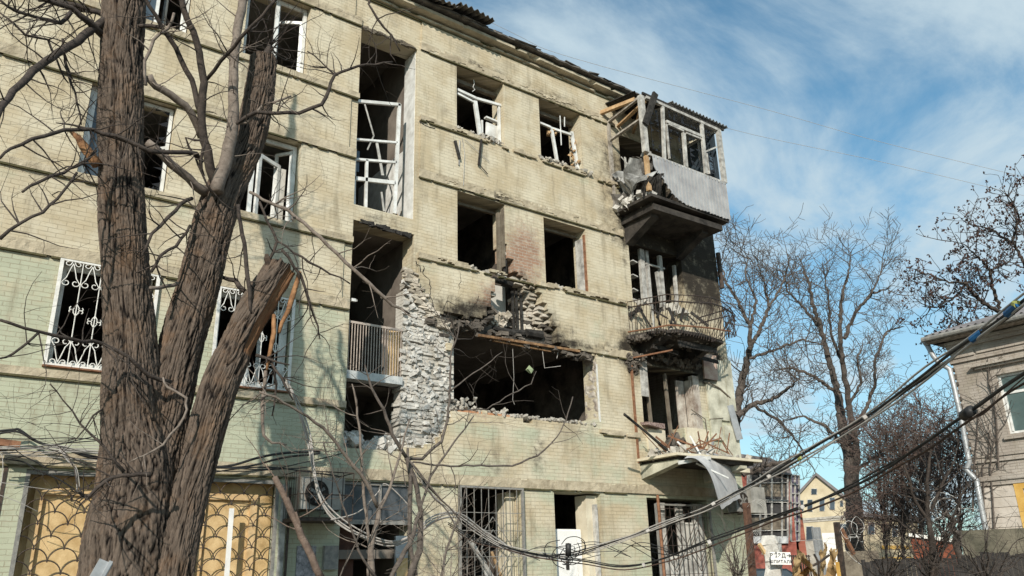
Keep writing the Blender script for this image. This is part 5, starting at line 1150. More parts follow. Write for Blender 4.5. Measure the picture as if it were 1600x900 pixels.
# limbs above the frame that end the trunk (they throw the forked shadow on the wall)
for P, W in (([(196, -80, Y_), (170, -160, Y_), (130, -260, Y_-.3), (110, -330, Y_-.3)], [34, 26, 16, 6]), ([(200, -80, Y_), (225, -170, Y_), (240, -270, Y_+.2), (270, -360, Y_+.3)], [38, 28, 18, 6]), ([(412, 92, Y_+.1), (425, 60, Y_+.1)], [14, 5])):
    limb(dark, P, W, rng, kids=16, klen=(.5, 1.3), lev=2, crook=.5)
dark.build('dark_branches', M['twigd'], T, smooth=True)
pale.build('pale_branches', M['twigp'], T, smooth=True)
t = thing('metal_bracket', 'grey metal bracket leaning against the foot of the big tree', 'bracket', tuple(PY(160, 890, -5.1)))
mb = MB(); a = PY(150, 905, -5.1); b = PY(166, 877, -5.1); mb.bar(a, b, .13, .03); mb.bar(a+Vector((.04, -.02, 0)), b+Vector((.04, -.02, 0)), .03, .04); mb.bar(a+Vector((.0, 0, -1.8)), a, .05, .05); mb.build('plate', M['zinc'], t)

# ================================================================ SAPLINGS AND BRUSH IN FRONT OF THE ENTRANCE
def sapling(name, label, limbs, seed, material='twig', group=None, klen=(.25, .9), lev=1, crook=.5, up=.06, tipseed=False):
    rng = random.Random(seed); base = PY(*limbs[0][0][0]); base.z = 0
    t = thing(name, label, 'sapling', tuple(base), group)
    mb = MB(); first = limbs[0][0][0]; p0 = PY(*first)
    mb.tube([(p0.x, p0.y, -.1), tuple(p0)], limbs[0][1][0]*.5*dep(p0)/FPX*1.1, 7)
    mb2 = MB()
    for i, (P, W, kd) in enumerate(limbs):
        limb(mb if i < 2 else mb2, P, W, rng, kids=int(kd*.8), klen=klen, lev=lev, crook=crook, up=up, jit=.012)
    mb.build('stem', M[material], t, smooth=True); mb2.build('twigs', M[material], t, smooth=True)
    return t
sapling('sapling', 'leaning brown sapling with a sawn off top beside the chipboard window', [([(503, 905, -4.6), (480, 855, -4.6), (455, 800, -4.6), (437, 760, -4.6), (429, 745, -4.6)], [12, 12, 11, 10, 9], 3), ([(470, 830, -4.6), (462, 800, -4.65)], [6, 3], 2), ([(460, 812, -4.6), (500, 790, -4.7), (520, 770, -4.7)], [2, 2, 1], 4)], 61, 'twigm')
sapling('sapling', 'slender forked sapling in front of the dark entrance panel', [([(582, 910, -4.2), (579, 862, -4.2), (588, 820, -4.2), (592, 796, -4.2), (609, 764, -4.2), (622, 720, -4.2), (632, 680, -4.2), (640, 655, -4.2)], [9, 9, 8, 8, 5, 4, 3, 2], 10), ([(590, 792, -4.2), (571, 751, -4.3), (533, 703, -4.4), (505, 668, -4.5), (467, 643, -4.6), (430, 620, -4.7), (405, 612, -4.7)], [7, 6, 5, 5, 4, 4, 3], 16), ([(575, 905, -4.2), (576, 840, -4.2), (568, 770, -4.2), (565, 730, -4.2), (563, 680, -4.2), (555, 620, -4.2), (550, 600, -4.2)], [4, 5, 5, 4, 4, 3, 2], 8)], 62, 'twigp')
sapling('sapling', 'tall brown sapling at the right door jamb reaching the blast hole', [([(640, 905, -3.9), (656, 860, -3.9), (658, 800, -3.9), (647, 747, -3.9), (635, 715, -3.9)], [12, 11, 8, 8, 7], 6), ([(635, 715, -3.9), (613, 680, -4), (600, 640, -4), (580, 605, -4), (570, 570, -4)], [6, 6, 5, 4, 2], 10), ([(633, 717, -3.9), (660, 717, -3.9), (690, 690, -3.9), (700, 650, -3.9), (704, 600, -3.9), (703, 560, -3.9), (713, 530, -3.9), (717, 510, -3.9)], [5, 5, 5, 4, 4, 3, 3, 2], 12), ([(645, 722, -3.9), (680, 727, -3.9), (740, 728, -4), (800, 728, -4.1), (840, 712, -4.2), (870, 683, -4.3), (885, 655, -4.3), (895, 620, -4.3)], [3, 3, 3, 3, 3, 2, 2, 2], 12),
                                                     ([(650, 900, -3.9), (640, 840, -3.9), (641, 770, -3.9), (637, 700, -3.9)], [6, 7, 7, 4], 6), ([(655, 800, -3.9), (672, 745, -3.9), (710, 690, -3.9), (740, 650, -3.9)], [4, 4, 3, 2], 8), ([(704, 610, -3.9), (730, 590, -3.95), (760, 570, -4), (785, 550, -4)], [3, 2, 2, 1], 4), ([(704, 640, -3.9), (760, 640, -4), (800, 615, -4), (830, 600, -4), (838, 580, -4)], [2, 2, 2, 2, 1], 5)], 63, 'twig')
sapling('sapling', 'thin grey sapling with crossing twigs between the entrance and the barred window', [([(690, 905, -4.4), (697, 860, -4.4), (720, 800, -4.4), (728, 760, -4.4)], [4, 4, 3, 2], 10), ([(610, 905, -4.4), (640, 850, -4.4), (655, 800, -4.4)], [8, 8, 5], 6), ([(660, 760, -4.4), (700, 800, -4.4), (725, 850, -4.4)], [3, 2, 1], 6), ([(640, 720, -4.4), (680, 770, -4.4), (720, 815, -4.4)], [3, 3, 2], 5), ([(590, 905, -4.4), (560, 860, -4.4), (540, 800, -4.4), (520, 740, -4.4), (505, 690, -4.4)], [4, 4, 3, 2, 2], 10), ([(530, 905, -4.4), (560, 840, -4.4), (600, 780, -4.4)], [3, 2, 2], 10)], 64, 'twig')
# broom of dry shoots hanging at the ground floor band
t = thing('dry_vine', 'tangle of dry vine shoots hanging over the ground floor band left of the entrance', 'vine', tuple(PY(505, 700, -.3)))
mb = MB(); rng = random.Random(71)
for k in range(60):
    a = PY(rng.uniform(480, 545), rng.uniform(640, 740), rng.uniform(-.5, -.15)); d = Vector((rng.gauss(-.3, .6), rng.gauss(0, .25), rng.gauss(-.5, .6)))
    twig(mb, a, d, rng.uniform(.3, 1.0), .004, 0, rng, crook=.35, up=-.02)
for k in range(20):
    a = PY(rng.uniform(500, 535), rng.uniform(560, 640), -.3); twig(mb, a, Vector((rng.gauss(0, .2), 0, -1)), rng.uniform(.4, 1.0), .004, 0, rng, crook=.25)
mb.build('shoots', M['twigp'], t)

# ================================================================ CABLES
def cable(mb, P, W, m=0, mode='d', off=(0, 0, 0), sides=7, sub=6, wob=0.0, seed=0, noff=0):
    pts = [PD(*p) if mode == 'd' else PY(*p) for p in P]; 
    if isinstance(W, (int, float)): W = [W]*len(P)
    rs = [w_*(.5 if mode == 'y' else .38)*dep(v)/FPX for w_, v in zip(W, pts)]; fp, fr2 = [], []
    for i in range(len(pts)-1):
        p0, p1, p2, p3 = pts[max(i-1, 0)], pts[i], pts[i+1], pts[min(i+2, len(pts)-1)]
        for j in range(sub):
            t = j/sub; q = 0.5*((2*p1)+(p2-p0)*t+(2*p0-5*p1+4*p2-p3)*t*t+(3*p1-p0-3*p2+p3)*t**3)
            q = q+Vector(off)+noise.noise_vector(q*1.1+Vector((seed*3.7, 0, 0)))*wob
            fp.append(q); fr2.append(rs[i]+(rs[i+1]-rs[i])*t)
    fp.append(pts[-1]+Vector(off)); fr2.append(rs[-1]); mb.tube(fp, fr2, sides, m)
    return fp
CA = [(1690, 395, 5.5), (1600, 470, 6.2), (1527, 525, 6.9), (1430, 597, 7.9), (1330, 668, 9.0), (1200, 744, 10.3), (1123, 784, 11.0), (1060, 810, 11.6), (1013, 829, 12.0), (973, 842, 12.3), (890, 866, 12.6), (840, 868, 12.6), (783, 853, 12.5), (723, 812, 12.3), (673, 767, 12.0), (640, 722, 11.8)]
CB = [(1690, 520, 5.6), (1600, 586, 6.4), (1552, 619, 7.0), (1480, 671, 7.9), (1360, 747, 9.2), (1280, 784, 10.0), (1200, 813, 10.9), (1130, 839, 11.4), (1042, 872, 12.0), (973, 887, 12.3), (907, 878, 12.6), (840, 868, 12.6), (783, 856, 12.5), (740, 845, 12.4), (700, 820, 12.2)]
t = thing('cable_bundle', 'upper sagging bundle of grey and black cables with blue tape crossing the whole view', 'cable bundle', tuple(PD(1013, 829, 12)), 'sagging overhead cables')
mb = MB(); mbg = MB()
cable(mb, CA, [7, 7, 7, 6, 5, 4.5, 4, 3.6, 3.4, 3, 3, 3, 3, 3, 3, 2], off=(0, 0, .012), wob=.02, seed=1)
cable(mb, CA, [5, 5, 5, 4.5, 4, 3.4, 3, 3, 2.6, 2.6, 2.4, 2.4, 2.4, 2.4, 2, 2], off=(.02, 0, -.016), wob=.03, seed=2)
for k in range(3):
    cable(mbg, CA, [5, 5, 5, 4.4, 3.6, 3, 3, 2.6, 2.4, 2, 2, 2, 2, 2, 2, 2], off=((.0, -.02, -.012), (0, 0, -.036), (-.02, -.02, .03))[k], wob=.03+.01*k, seed=3+k)
mb.build('black_cables', M['black'], t, smooth=True); mbg.build('grey_cables', M['greycab'], t, smooth=True)
mb = MB()
for a, b in ((1532, 521, ), (1584, 482)):
    pass
mb.tube([PD(1518, 531, 6.95), PD(1534, 519, 6.85)], .032, 8); mb.tube([PD(1573, 491, 6.4), PD(1592, 475, 6.25)], .032, 8); mb.each('blue_tape', M['bluetape'], t)
mb = MB(); mb.tube([PD(1586, 475, 6.3), PD(1591, 476, 6.25)], .033, 8); mb.tube([PD(1248, 718, 9.8), PD(1252, 715, 9.75)], .020, 8); mb.each('yellow_tape', M['yellow'], t)
mb = MB()
for px, py, dd in ((1013, 829, 12), (1202, 744, 10.3), (1115, 787, 11.0), (1352, 652, 8.7)): mb.tube([PD(px-3, py+2, dd-.04), PD(px+2, py-1.3, dd-.04)], .024, 7)
mb.each('cable_clip', M['greycab'], t)
t = thing('cable_bundle', 'lower sagging bundle of dark brown cables running under the grey one', 'cable bundle', tuple(PD(1042, 872, 12)), 'sagging overhead cables')
mb = MB(); mb2 = MB()
cable(mb, CB, [8, 8, 7.5, 6.5, 5.5, 5, 4.4, 4, 3.6, 3.2, 3, 3, 3, 2.6, 2], off=(0, 0, .01), wob=.02, seed=6)
cable(mb2, CB, [5, 5, 5, 5, 4, 4, 3.5, 3, 2.6, 2.6, 2.4, 2.4, 2, 2, 2], off=(.02, -.02, -.035), wob=.03, seed=7)
cable(mb, CB, [4, 4, 4, 4, 3.4, 3, 3, 2.6, 2, 2, 2, 2, 2, 2, 2], off=(-.01, -.02, .03), wob=.03, seed=8)
cable(mb2, [(1600, 590, 6.4), (1560, 625, 6.9), (1536, 647, 7.2), (1515, 653, 7.45), (1498, 645, 7.6)], 3, off=(0, 0, 0))
mb.tube([PD(1506, 650, 7.55), PD(1518, 641, 7.4)], .05, 8)
mb.build('black_cables', M['black'], t, smooth=True); mb2.build('brown_cables', M['brownc'], t, smooth=True)
mb = MB(); mb.tube([PD(1250, 794, 10.2), PD(1254, 792, 10.1)], .028, 7); mb.tube([PD(1004, 884, 12.1), PD(1008, 882, 12.1)], .035, 7); mb.tube([PD(1106, 849, 11.5), PD(1111, 847, 11.5)], .038, 7); mb.each('cable_clip', M['greycab'], t)
t = thing('slack_cable', 'pale slack cables hanging in a loop across the entrance', 'cable', tuple(PY(600, 847, -3.5)))
mb = MB()
for k in range(4):
    o_ = (k*.01, k*.015, -.02*k)
    cable(mb, [(447, 590, -3), (470, 640, -3.1), (483, 683, -3.2), (497, 767, -3.4), (533, 815, -3.5), (600, 845, -3.6), (640, 838, -3.6), (677, 808, -3.5), (717, 803, -3.3), (760, 830, -3.1), (800, 858, -3)], 2.6, mode='y', off=o_, wob=.05, seed=20+k, sides=5)
cable(mb, [(517, 812, -3.5), (560, 800, -3.5), (590, 770, -3.5), (602, 756, -3.5), (630, 780, -3.5), (650, 806, -3.5)], 2, mode='y', sides=5)
cable(mb, [(700, 803, -2.6), (735, 850, -2.5), (760, 880, -2.4)], 3, mode='y', sides=5)
mb.build('cable_strands', M['greycab'], t, smooth=True)
t = thing('cable_tangle', 'knot of black cable ends dangling in front of the white cupboard', 'cable', tuple(PD(890, 868, 12.5)))
mb = MB(); rng = random.Random(17)
for k in range(9):
    c = (rng.uniform(870, 900), rng.uniform(850, 875)); r = rng.uniform(8, 24); a0 = rng.uniform(0, 6)
    cable(mb, [(c[0]+r*math.cos(a0+a), c[1]+r*.8*math.sin(a0+a), 12.4) for a in (0, .8, 1.6, 2.4, 3.4)], 1.8, sides=5)
for k in range(12):
    x = rng.uniform(740, 1010); cable(mb, [(x, 858+rng.uniform(-15, 15), 12.4), (x+40, 862+rng.uniform(-15, 15), 12.45), (x+90, 862+rng.uniform(-10, 15), 12.4)], 1.8, sides=4)
mb.tube([PD(888, 850, 12.4), PD(888, 868, 12.4)], .05, 6)
mb.build('cable_loops', M['black'], t, smooth=True)
WC = [([(-20, 676), (20, 671), (32, 671), (60, 690), (100, 700), (155, 714), (260, 722), (345, 728), (400, 716), (450, 708), (500, 704)], 4.0), ([(-20, 681), (25, 674), (60, 693), (110, 706), (158, 717), (300, 730), (360, 730), (440, 716), (500, 707)], 3.4), ([(-20, 684), (80, 684), (160, 687)], 1.6),
      ([(-20, 705), (40, 702), (100, 694), (160, 688)], 1.8), ([(-20, 716), (30, 720), (55, 735), (90, 750), (125, 772)], 2.6), ([(-20, 712), (60, 706), (150, 706), (350, 735), (480, 730)], 1.6), ([(-20, 722), (40, 712), (70, 700), (150, 680)], 1.8), ([(10, 714), (40, 712), (70, 728), (90, 735)], 1.8),
      ([(330, 740), (400, 728), (470, 735), (530, 745)], 2.2), ([(330, 728), (420, 733), (480, 722), (540, 705)], 1.8), ([(20, 700), (60, 722), (120, 724), (160, 722)], 1.5)]
t = thing('wall_cables', 'black cables strung loosely along the ground floor band of the left wall', 'cable bundle', tuple(PY(60, 690, -.2)), 'cables on the left wall')
mb = MB()
for i, (P, W) in enumerate(WC): cable(mb, [(a, b, -.25-.03*i) for a, b in P], W, mode='y', wob=.04, seed=30+i, sides=5)
mb.build('cable_strands', M['black'], t, smooth=True)
t = thing('wall_cables', 'pale thin wires strung along the left wall below the black cables', 'cable bundle', tuple(PY(60, 710, -.5)), 'cables on the left wall')
mb = MB(); rng = random.Random(18)
for i in range(9):
    y0 = 702+rng.uniform(-6, 14); cable(mb, [(-20, y0, -.5), (40, y0+rng.uniform(-4, 4), -.45), (90, y0+rng.uniform(-6, 6), -.45), (160, y0+rng.uniform(-6, 10), -.45), (300, y0+15, -.4)], 1.4, mode='y', sides=4, wob=.03, seed=50+i)
for i in range(4): cable(mb, [(92+i, 700, -.5), (105+i, 718, -.5), (118+i*.8, 735, -.5), (121+i, 770, -.5)], 1.4, mode='y', sides=4, wob=.04, seed=70+i)
cable(mb, [(-10, 700, -.5), (3, 712, -.5), (4, 740, -.5), (1, 760, -.5)], 1.5, mode='y', sides=4); cable(mb, [(-10, 752, -.6), (40, 760, -.6), (100, 768, -.5)], 1.3, mode='y', sides=4); cable(mb, [(-10, 770, -.6), (30, 785, -.6), (60, 800, -.5)], 1.3, mode='y', sides=4)
mb.build('cable_strands', M['greycab'], t, smooth=True)
o = MB(); cable(o, [(560, -70, 30), (800, 51, 34), (900, 92, 36), (1200, 172, 42), (1400, 228, 46), (1700, 300, 52)], .8, sides=4); prop(o.build('sky_wire', M['greycab']), 'upper hair thin wire crossing the sky above the roof edge', 'wire', 'thin wires across the sky')
o = MB(); cable(o, [(900, 120, 34), (1135, 200, 40), (1400, 258, 46), (1700, 330, 52)], .8, sides=4); prop(o.build('sky_wire', M['greycab']), 'lower hair thin wire crossing the sky beside the glazed balcony', 'wire', 'thin wires across the sky')
t = thing('wall_lamp_bracket', 'brown metal plate sticking out of the left wall above the cables', 'plate', tuple(PY(10, 690, -.4))); mb = MB(); c = PY(5, 692, -.4); mb.rbox(c, (.42, .14, .09), (0, .08, 0)); mb.bar(c, (c.x, 0, c.z-.05), .03, .03); mb.build('plate', M['rust'], t)
t = thing('security_camera', 'small white camera on the stairwell edge above the landing railing', 'camera', tuple(PY(550, 469, .1))); mb = MB(); c = PY(552, 469, .08); mb.rbox(c, (.09, .06, .06)); mb.build('camera_body', M['pvc'], t); mb = MB(); mb.rbox(c+Vector((.06, 0, .0)), (.04, .04, .04)); mb.bar((6.49, .1, c.z+.02), c, .02, .02); mb.build('camera_mount', M['pvcd'], t)

# ================================================================ RIGHT HAND HOUSE (face at X = 24)
def PX(px, py, X):
    d = ray((px, py)); t = X/d[0]; return Vector(CAM+d*t)
def PP(px, py, O, nrm):
    d = ray((px, py)); n = np.array(nrm); t = ((np.array(O)-CAM)@n)/(d@n); return Vector(CAM+d*t)
HX = 24.0; HY1 = -3.35; HY0 = -16.0
H_ = thing('grey_brick_house', 'old two storey grey brick house with white upper window and downpipe', 'house', (28, -8, 0))
mb = MB()
def wall_with_holes(mb, X, y0, y1, z0, z1, holes, th=.4):
    ys = sorted(set([y0, y1]+[v for h in holes for v in h[:2]])); zs = sorted(set([z0, z1]+[v for h in holes for v in h[2:]]))
    for a, b in zip(ys[:-1], ys[1:]):
        for c, d in zip(zs[:-1], zs[1:]):
            if any(h[0] < (a+b)/2 < h[1] and h[2] < (c+d)/2 < h[3] for h in holes): continue
            mb.box(X, X+th, a, b, c, d)
UW = [(-4.42-1.45-i*2.75, -4.42-i*2.75, 4.80, 6.44) for i in range(4)]
LW = [(-4.45-1.35-i*2.75, -4.45-i*2.75, 1.3, 3.35) for i in range(4)]
wall_with_holes(mb, HX, HY0, HY1, 3.45, 7.6, UW); mb.build('brick_wall', M['greyhouse'], H_)
mb = MB(); wall_with_holes(mb, HX, HY0, HY1, 0, 3.45, LW); mb.build('rusticated_wall', M['rustic'], H_)
mb = MB(); mb.box(HX+.4, HX+10, HY0, HY0+.4, 0, 7.6); mb.box(HX+.4, HX+10, HY1-.4, HY1, 0, 7.6); mb.box(HX+10, HX+10.4, HY0, HY1, 0, 7.6); mb.build('rear_walls', M['greyhouse'], H_)
mb = MB()
for k in range(9): z = .5+k*.33; mb.box(HX-.018, HX, HY0, HY1, z, z+.29) if not any(abs(0) > 1 for _ in (0,)) and z < 1.0 else None
for k in range(9):
    z = 1.1+k*.26
    if z > 3.2: break
    ys = [HY1]+[v for h in LW for v in (h[1]+.18, h[0]-.18)]+[HY0]
    for a, b in zip(ys[::2], ys[1::2]): mb.box(HX-.02, HX, b, a, z, z+.225)
mb.build('rustication', M['rustic'], H_)
mb = MB()
mb.box(HX-.10, HX, HY0, HY1+.06, 3.62, 3.74); mb.box(HX-.05, HX, HY0, HY1+.03, 3.50, 3.62); mb.box(HX-.06, HX, HY0, HY1+.04, 4.12, 4.18); mb.box(HX-.04, HX, HY0, HY1+.03, 4.26, 4.31)
mb.box(HX-.07, HX, HY0, HY1+.05, 6.98, 7.05); mb.box(HX-.11, HX, HY0, HY1+.05, 7.40, 7.5); mb.box(HX-.16, HX, HY0, HY1+.05, 7.5, 7.6)
for a, b, c, d in UW:
    mb.box(HX-.20, HX, a-.30, b+.55, 6.74, 6.80); mb.box(HX-.12, HX, a-.2, b+.45, 6.68, 6.74); mb.box(HX-.09, HX, a-.12, b+.12, 4.66, 4.74); mb.box(HX-.045, HX, a-.3, b+.35, 7.14, 7.30)
mb.box(HX-.045, HX, -4.0, HY1, 7.12, 7.30)
mb.build('brick_mouldings', M['greyhouse'], H_)
for a, b, c, d in UW+LW:
    up_ = c > 4; wn = MB(); y = HX+.10
    bw = .07
    wn.box(y, y+.06, a, a+bw, c, d); wn.box(y, y+.06, b-bw, b, c, d); wn.box(y+.002, y+.058, a+bw, b-bw, d-bw, d); wn.box(y+.002, y+.058, a+bw, b-bw, c, c+bw)
    zt = d-.52; wn.box(y+.004, y+.056, a+bw, b-bw, zt-.035, zt+.035); wn.box(y+.004, y+.054, (a+b)/2-.05, (a+b)/2+.05, c+bw, zt-.035)
    for s in (0, 1):
        q0, q1 = (a+bw, (a+b)/2-.05) if s == 0 else ((a+b)/2+.05, b-bw); wn.box(y-.02, y+.03, q0, q0+.045, c+bw, zt-.035); wn.box(y-.02, y+.03, q1-.045, q1, c+bw, zt-.035)
    w_ = wn.build('window', M['pvc'], H_)
    pn = MB(); pn.box(y+.03, y+.036, a+bw, b-bw, zt+.03, d-bw); pn.box(y+.03, y+.036, a+bw, b-bw, c+bw, zt-.03); pn.build('pane', glass_mat('house_glass', (.06, .09, .09), .08) if a == UW[0][0] else M['glassb'], w_)
    if not up_:
        mb = MB(); mb.box(HX-.03, HX+.0, a-.2, a, c-.1, d+.2); mb.box(HX-.03, HX+.0, b, b+.2, c-.1, d+.2); mb.box(HX-.03, HX, a, b, d, d+.2); mb.build('ochre_surround', M['yband'], w_)
e0 = PX(1455, 535, HX-.55); ez = 7.70
mb = MB(); mb.add([(HX-.58, HY0, ez), (HX-.58, HY1+.42, ez), (HX+5, HY1+.42, ez+1.64), (HX+5, HY0, ez+1.64), (HX-.58, HY0, ez+.08), (HX-.58, HY1+.42, ez+.08), (HX+5, HY1+.42, ez+1.72), (HX+5, HY0, ez+1.72)], [(0, 1, 2, 3), (7, 6, 5, 4), (0, 4, 5, 1), (1, 5, 6, 2), (3, 2, 6, 7), (0, 3, 7, 4)])
rf = mb.build('roof', M['slate'], H_)
mb = MB(); corr_sheet(mb, (HX-.60, HY0, ez+.12), (0, HY1+.42-HY0, 0), (5.6, 0, 1.64), 2, .035, .2); mb.build('roof_sheets', M['rooft'], rf)
mb = MB(); mb.box(HX-.55, HX+.0, HY0, HY1+.38, ez-.06, ez-.02); mb.box(HX-.2, HX+8, HY1+.0, HY1+.38, ez-.06, ez-.02); mb.build('soffit', M['wood'], rf)
mb = MB(); mb.tube([(HX-.66, HY0, ez+.02), (HX-.66, HY1+.425, ez+.02)], .075, 8); mb.build('gutter', M['greyiron'], rf)
mb = MB(); dp = [PX(*p, HX-.25) for p in ((1449, 540), (1458, 556), (1466, 566), (1484, 577), (1492, 610), (1503, 660), (1512, 710), (1515, 722), (1509, 733), (1516, 740), (1526, 750), (1533, 790), (1541, 832))]
dp.append(dp[-1]+Vector((0, 0, -2))); mb.tube(dp, .075, 8); mb.tube([dp[0]+Vector((0, 0, .15)), dp[0]], [.16, .08], 8); mb.build('downpipe', M['zinc'], H_, smooth=True)
mb = MB(); rng = random.Random(5); 
for k in range(30):
    z = .8+k*.215; mb.rbox((HX+.02, HY1+.02, z), (.16, rng.uniform(.05, .16), .12), (0, 0, rng.gauss(0, .2)), jit=.02, rng=rng)
mb.build('crumbled_corner', M['burntc'], H_)
# vine on the house wall
t = thing('climbing_vine', 'bare climbing stems spreading over the wall of the grey brick house', 'vine', (HX-.1, -4.2, 0))
mb = MB(); rng = random.Random(55)
for P in ([(1555, 860), (1551, 780), (1547, 730), (1550, 700), (1562, 672), (1572, 660)], [(1543, 860), (1538, 800), (1535, 730), (1545, 710), (1546, 673)], [(1560, 730), (1557, 660), (1553, 625), (1545, 600), (1543, 560)], [(1520, 800), (1522, 730), (1527, 680), (1528, 640)]):
    pts = [PX(a, b, HX-.06) for a, b in P]; mb.tube(pts, [.03*(1-.8*i/len(pts)) for i in range(len(pts))], 5)
    for k in range(12):
        i = rng.randrange(len(pts)-1); q = pts[i].lerp(pts[i+1], rng.random()); twig(mb, q, Vector((-.1, rng.gauss(0, 1), rng.uniform(.1, 1))), rng.uniform(.4, 1.2), .012, 1, rng, crook=.3)
mb.build('stems', M['twig'], t)

# ================================================================ FAR BUILDINGS
def facade_frame(px, py, D_):
    O = PD(px, py, D_); n = Vector((O.x-CAM[0], O.y-CAM[1], 0)).normalized(); u = Vector((n.y, -n.x, 0)); return O, n, u
# yellow gabled house
O, n, u = facade_frame(1290, 800, 72)
Gh = thing('gabled_house', 'yellow plastered gabled house with small attic windows far behind the rubble', 'house', (O.x, O.y, 0))
def G(px, py, off=0): return PP(px, py, O-n*off, n)
a, b_, ap = G(1238, 778), G(1348, 796), G(1275, 743)
mb = MB(); zb = 0
def prismface(mb, pts, depth_, nn, m=0):
    k = len(pts); lo = [Vector(p) for p in pts]; hi = [p+nn*depth_ for p in lo]
    mb.add(lo+hi, [tuple(range(k)), tuple(reversed(range(k, 2*k)))]+[(i, k+i, k+(i+1) % k, (i+1) % k) for i in range(k)], m)
def down(p, z=0): q = Vector(p); q.z = z; return q
prismface(mb, [down(a), down(b_), b_, ap, a], 12, n); mb.build('wall', M['yplas'], Gh)
mb = MB(); hp = [G(1232, 785, .3), G(1275, 738, .3), G(1275, 743, .3), G(1235, 788, .3)]; prismface(mb, hp, 13, n); hp = [G(1275, 738, .3), G(1350, 797, .3), G(1350, 803, .3), G(1275, 743, .3)]; prismface(mb, hp, 13, n); mb.build('roof', M['rooft'], Gh)
mb = MB(); prismface(mb, [G(1238, 815, .15), G(1348, 806, .15), G(1348, 803, .15), G(1238, 811, .15)], .14, n); prismface(mb, [G(1238, 818, .06), G(1348, 810, .06), G(1348, 806, .06), G(1238, 815, .06)], .05, n); mb.build('string_course', M['conc'], Gh)
for q in ((1248, 782, 1255, 798), (1262, 781, 1269, 799), (1281, 781, 1288, 798), (1297, 778, 1304, 796), (1313, 783, 1317, 791), (1260, 823, 1270, 846), (1313, 819, 1325, 827), (1268, 764, 1276, 772)):
    mb = MB(); x0, y0, x1, y1 = q; prismface(mb, [G(x0-.8, y1+.8, .05), G(x1+.8, y1+.8, .05), G(x1+.8, y0-.8, .05), G(x0-.8, y0-.8, .05)], .04, n); w_ = mb.build('window', M['pvcd'], Gh)
    mb = MB(); prismface(mb, [G(x0, y1, .09), G(x1, y1, .09), G(x1, y0, .09), G(x0, y0, .09)], .03, n); mb.build('pane', M['glassb'] if x0 in (1281, 1297) else M['glass'], w_)
# glazed building with red brick edge
O2, n2, u2 = facade_frame(1200, 800, 46)
n2 = (n2+u2*-.10).normalized(); u2 = Vector((n2.y, -n2.x, 0))
Gb = thing('glazed_building', 'modern building with a dark gridded glass front and red brick edge beside the wrecked corner', 'building', (O2.x, O2.y, 0))
def G2(px, py, off=0): return PP(px, py, O2-n2*off, n2)
mb = MB(); prismface(mb, [down(G2(1150, 800)), down(G2(1234, 800)), G2(1234, 737), G2(1150, 730)], 10, n2); mb.build('wall', M['redp'], Gb)
mb = MB(); prismface(mb, [G2(1169, 838, .1), G2(1231, 838, .1), G2(1231, 740, .1), G2(1169, 735, .1)], .08, n2); mb.build('glass_front', M['darkglass'], Gb)
mb = MB()
for x in (1169, 1172, 1188, 1206, 1222, 1231): mb.bar(G2(x, 840, .2), G2(x, 736, .2), .045 if x not in (1169, 1172) else .13, .1)
for y0, y1 in ((755, 754), (781, 782), (784, 785), (804, 803), (830, 828), (738, 741)): mb.bar(G2(1167, y0, .21), G2(1232, y1, .21), .04, .1)
mb.build('mullions', M['pvcd'], Gb)
mb = MB(); prismface(mb, [G2(1170, 849, .22), G2(1232, 849, .22), G2(1232, 838, .22), G2(1170, 838, .22)], .3, n2); mb.build('grey_apron', M['zinc'], Gb)
mb = MB()
for y in (757, 762, 767, 772, 812, 818, 824): mb.bar(G2(1174, y, .12), G2(1226, y+1, .12), .22, .02)
mb.each('blinds', M['rust_slab'], Gb)
# oblique side bay
s0, s1 = G2(1234, 845), G2(1234, 742); dirb = (n2*.93+u2*.62).normalized()
mb = MB(); w1 = dirb*1.0; mb.add([s0, s0+w1, s1+w1, s1], [(0, 1, 2, 3)]); mb.add([p+n2*.15 for p in (s0, s0+w1, s1+w1, s1)], [(3, 2, 1, 0)]); mb.build('side_glass', glass_mat('violet_glass', (.09, .07, .13), .2), Gb)
mb = MB(); offv = -n2*.08+u2*.05
for t_ in (0, .5, 1): mb.bar(s0+w1*t_+offv, s1+w1*t_+offv, .08, .1)
for k in range(8): q = s0.lerp(s1, k/7)+offv; mb.bar(q, q+w1, .06, .08)
mb.build('side_mullions', M['pvcd'], Gb)
mb = MB(); e_ = s0+w1; top_ = (s1+w1); zt = top_.z-.1; prismface(mb, [down(e_), down(e_+u2*.42), Vector((e_.x, e_.y, zt))+u2*.42, Vector((e_.x, e_.y, zt))], 6, n2); mb.build('red_brick_edge', M['redb'], Gb)
mb = MB(); prismface(mb, [G2(1150, 735, .4), G2(1238, 742, .4), G2(1234, 730, .4), G2(1205, 716, .4), G2(1150, 708, .4)], 9, n2); mb.build('roof', M['rooft'], Gb)
# low yellow outbuilding
O3, n3, u3 = facade_frame(1385, 840, 50)
Lb = thing('low_yellow_house', 'low cream house with a white window and ochre plinth line behind the thicket', 'house', (O3.x, O3.y, 0))
def G3(px, py, off=0): return PP(px, py, O3-n3*off, n3)
mb = MB(); prismface(mb, [down(G3(1322, 800)), down(G3(1432, 800)), G3(1432, 812), G3(1322, 803)], 6, n3); mb.build('wall', M['yplas'], Lb)
mb = MB(); prismface(mb, [G3(1318, 805, .3), G3(1436, 814, .3), G3(1436, 808, .3), G3(1318, 799, .3)], 7, n3); mb.build('roof', M['rooft'], Lb)
mb = MB(); prismface(mb, [G3(1378, 858, .05), G3(1424, 858, .05), G3(1424, 853, .05), G3(1378, 852, .05)], .04, n3); prismface(mb, [G3(1378, 874, .05), G3(1424, 873, .05), G3(1424, 870, .05), G3(1378, 871, .05)], .04, n3); mb.each('ochre_band', M['yband'], Lb)
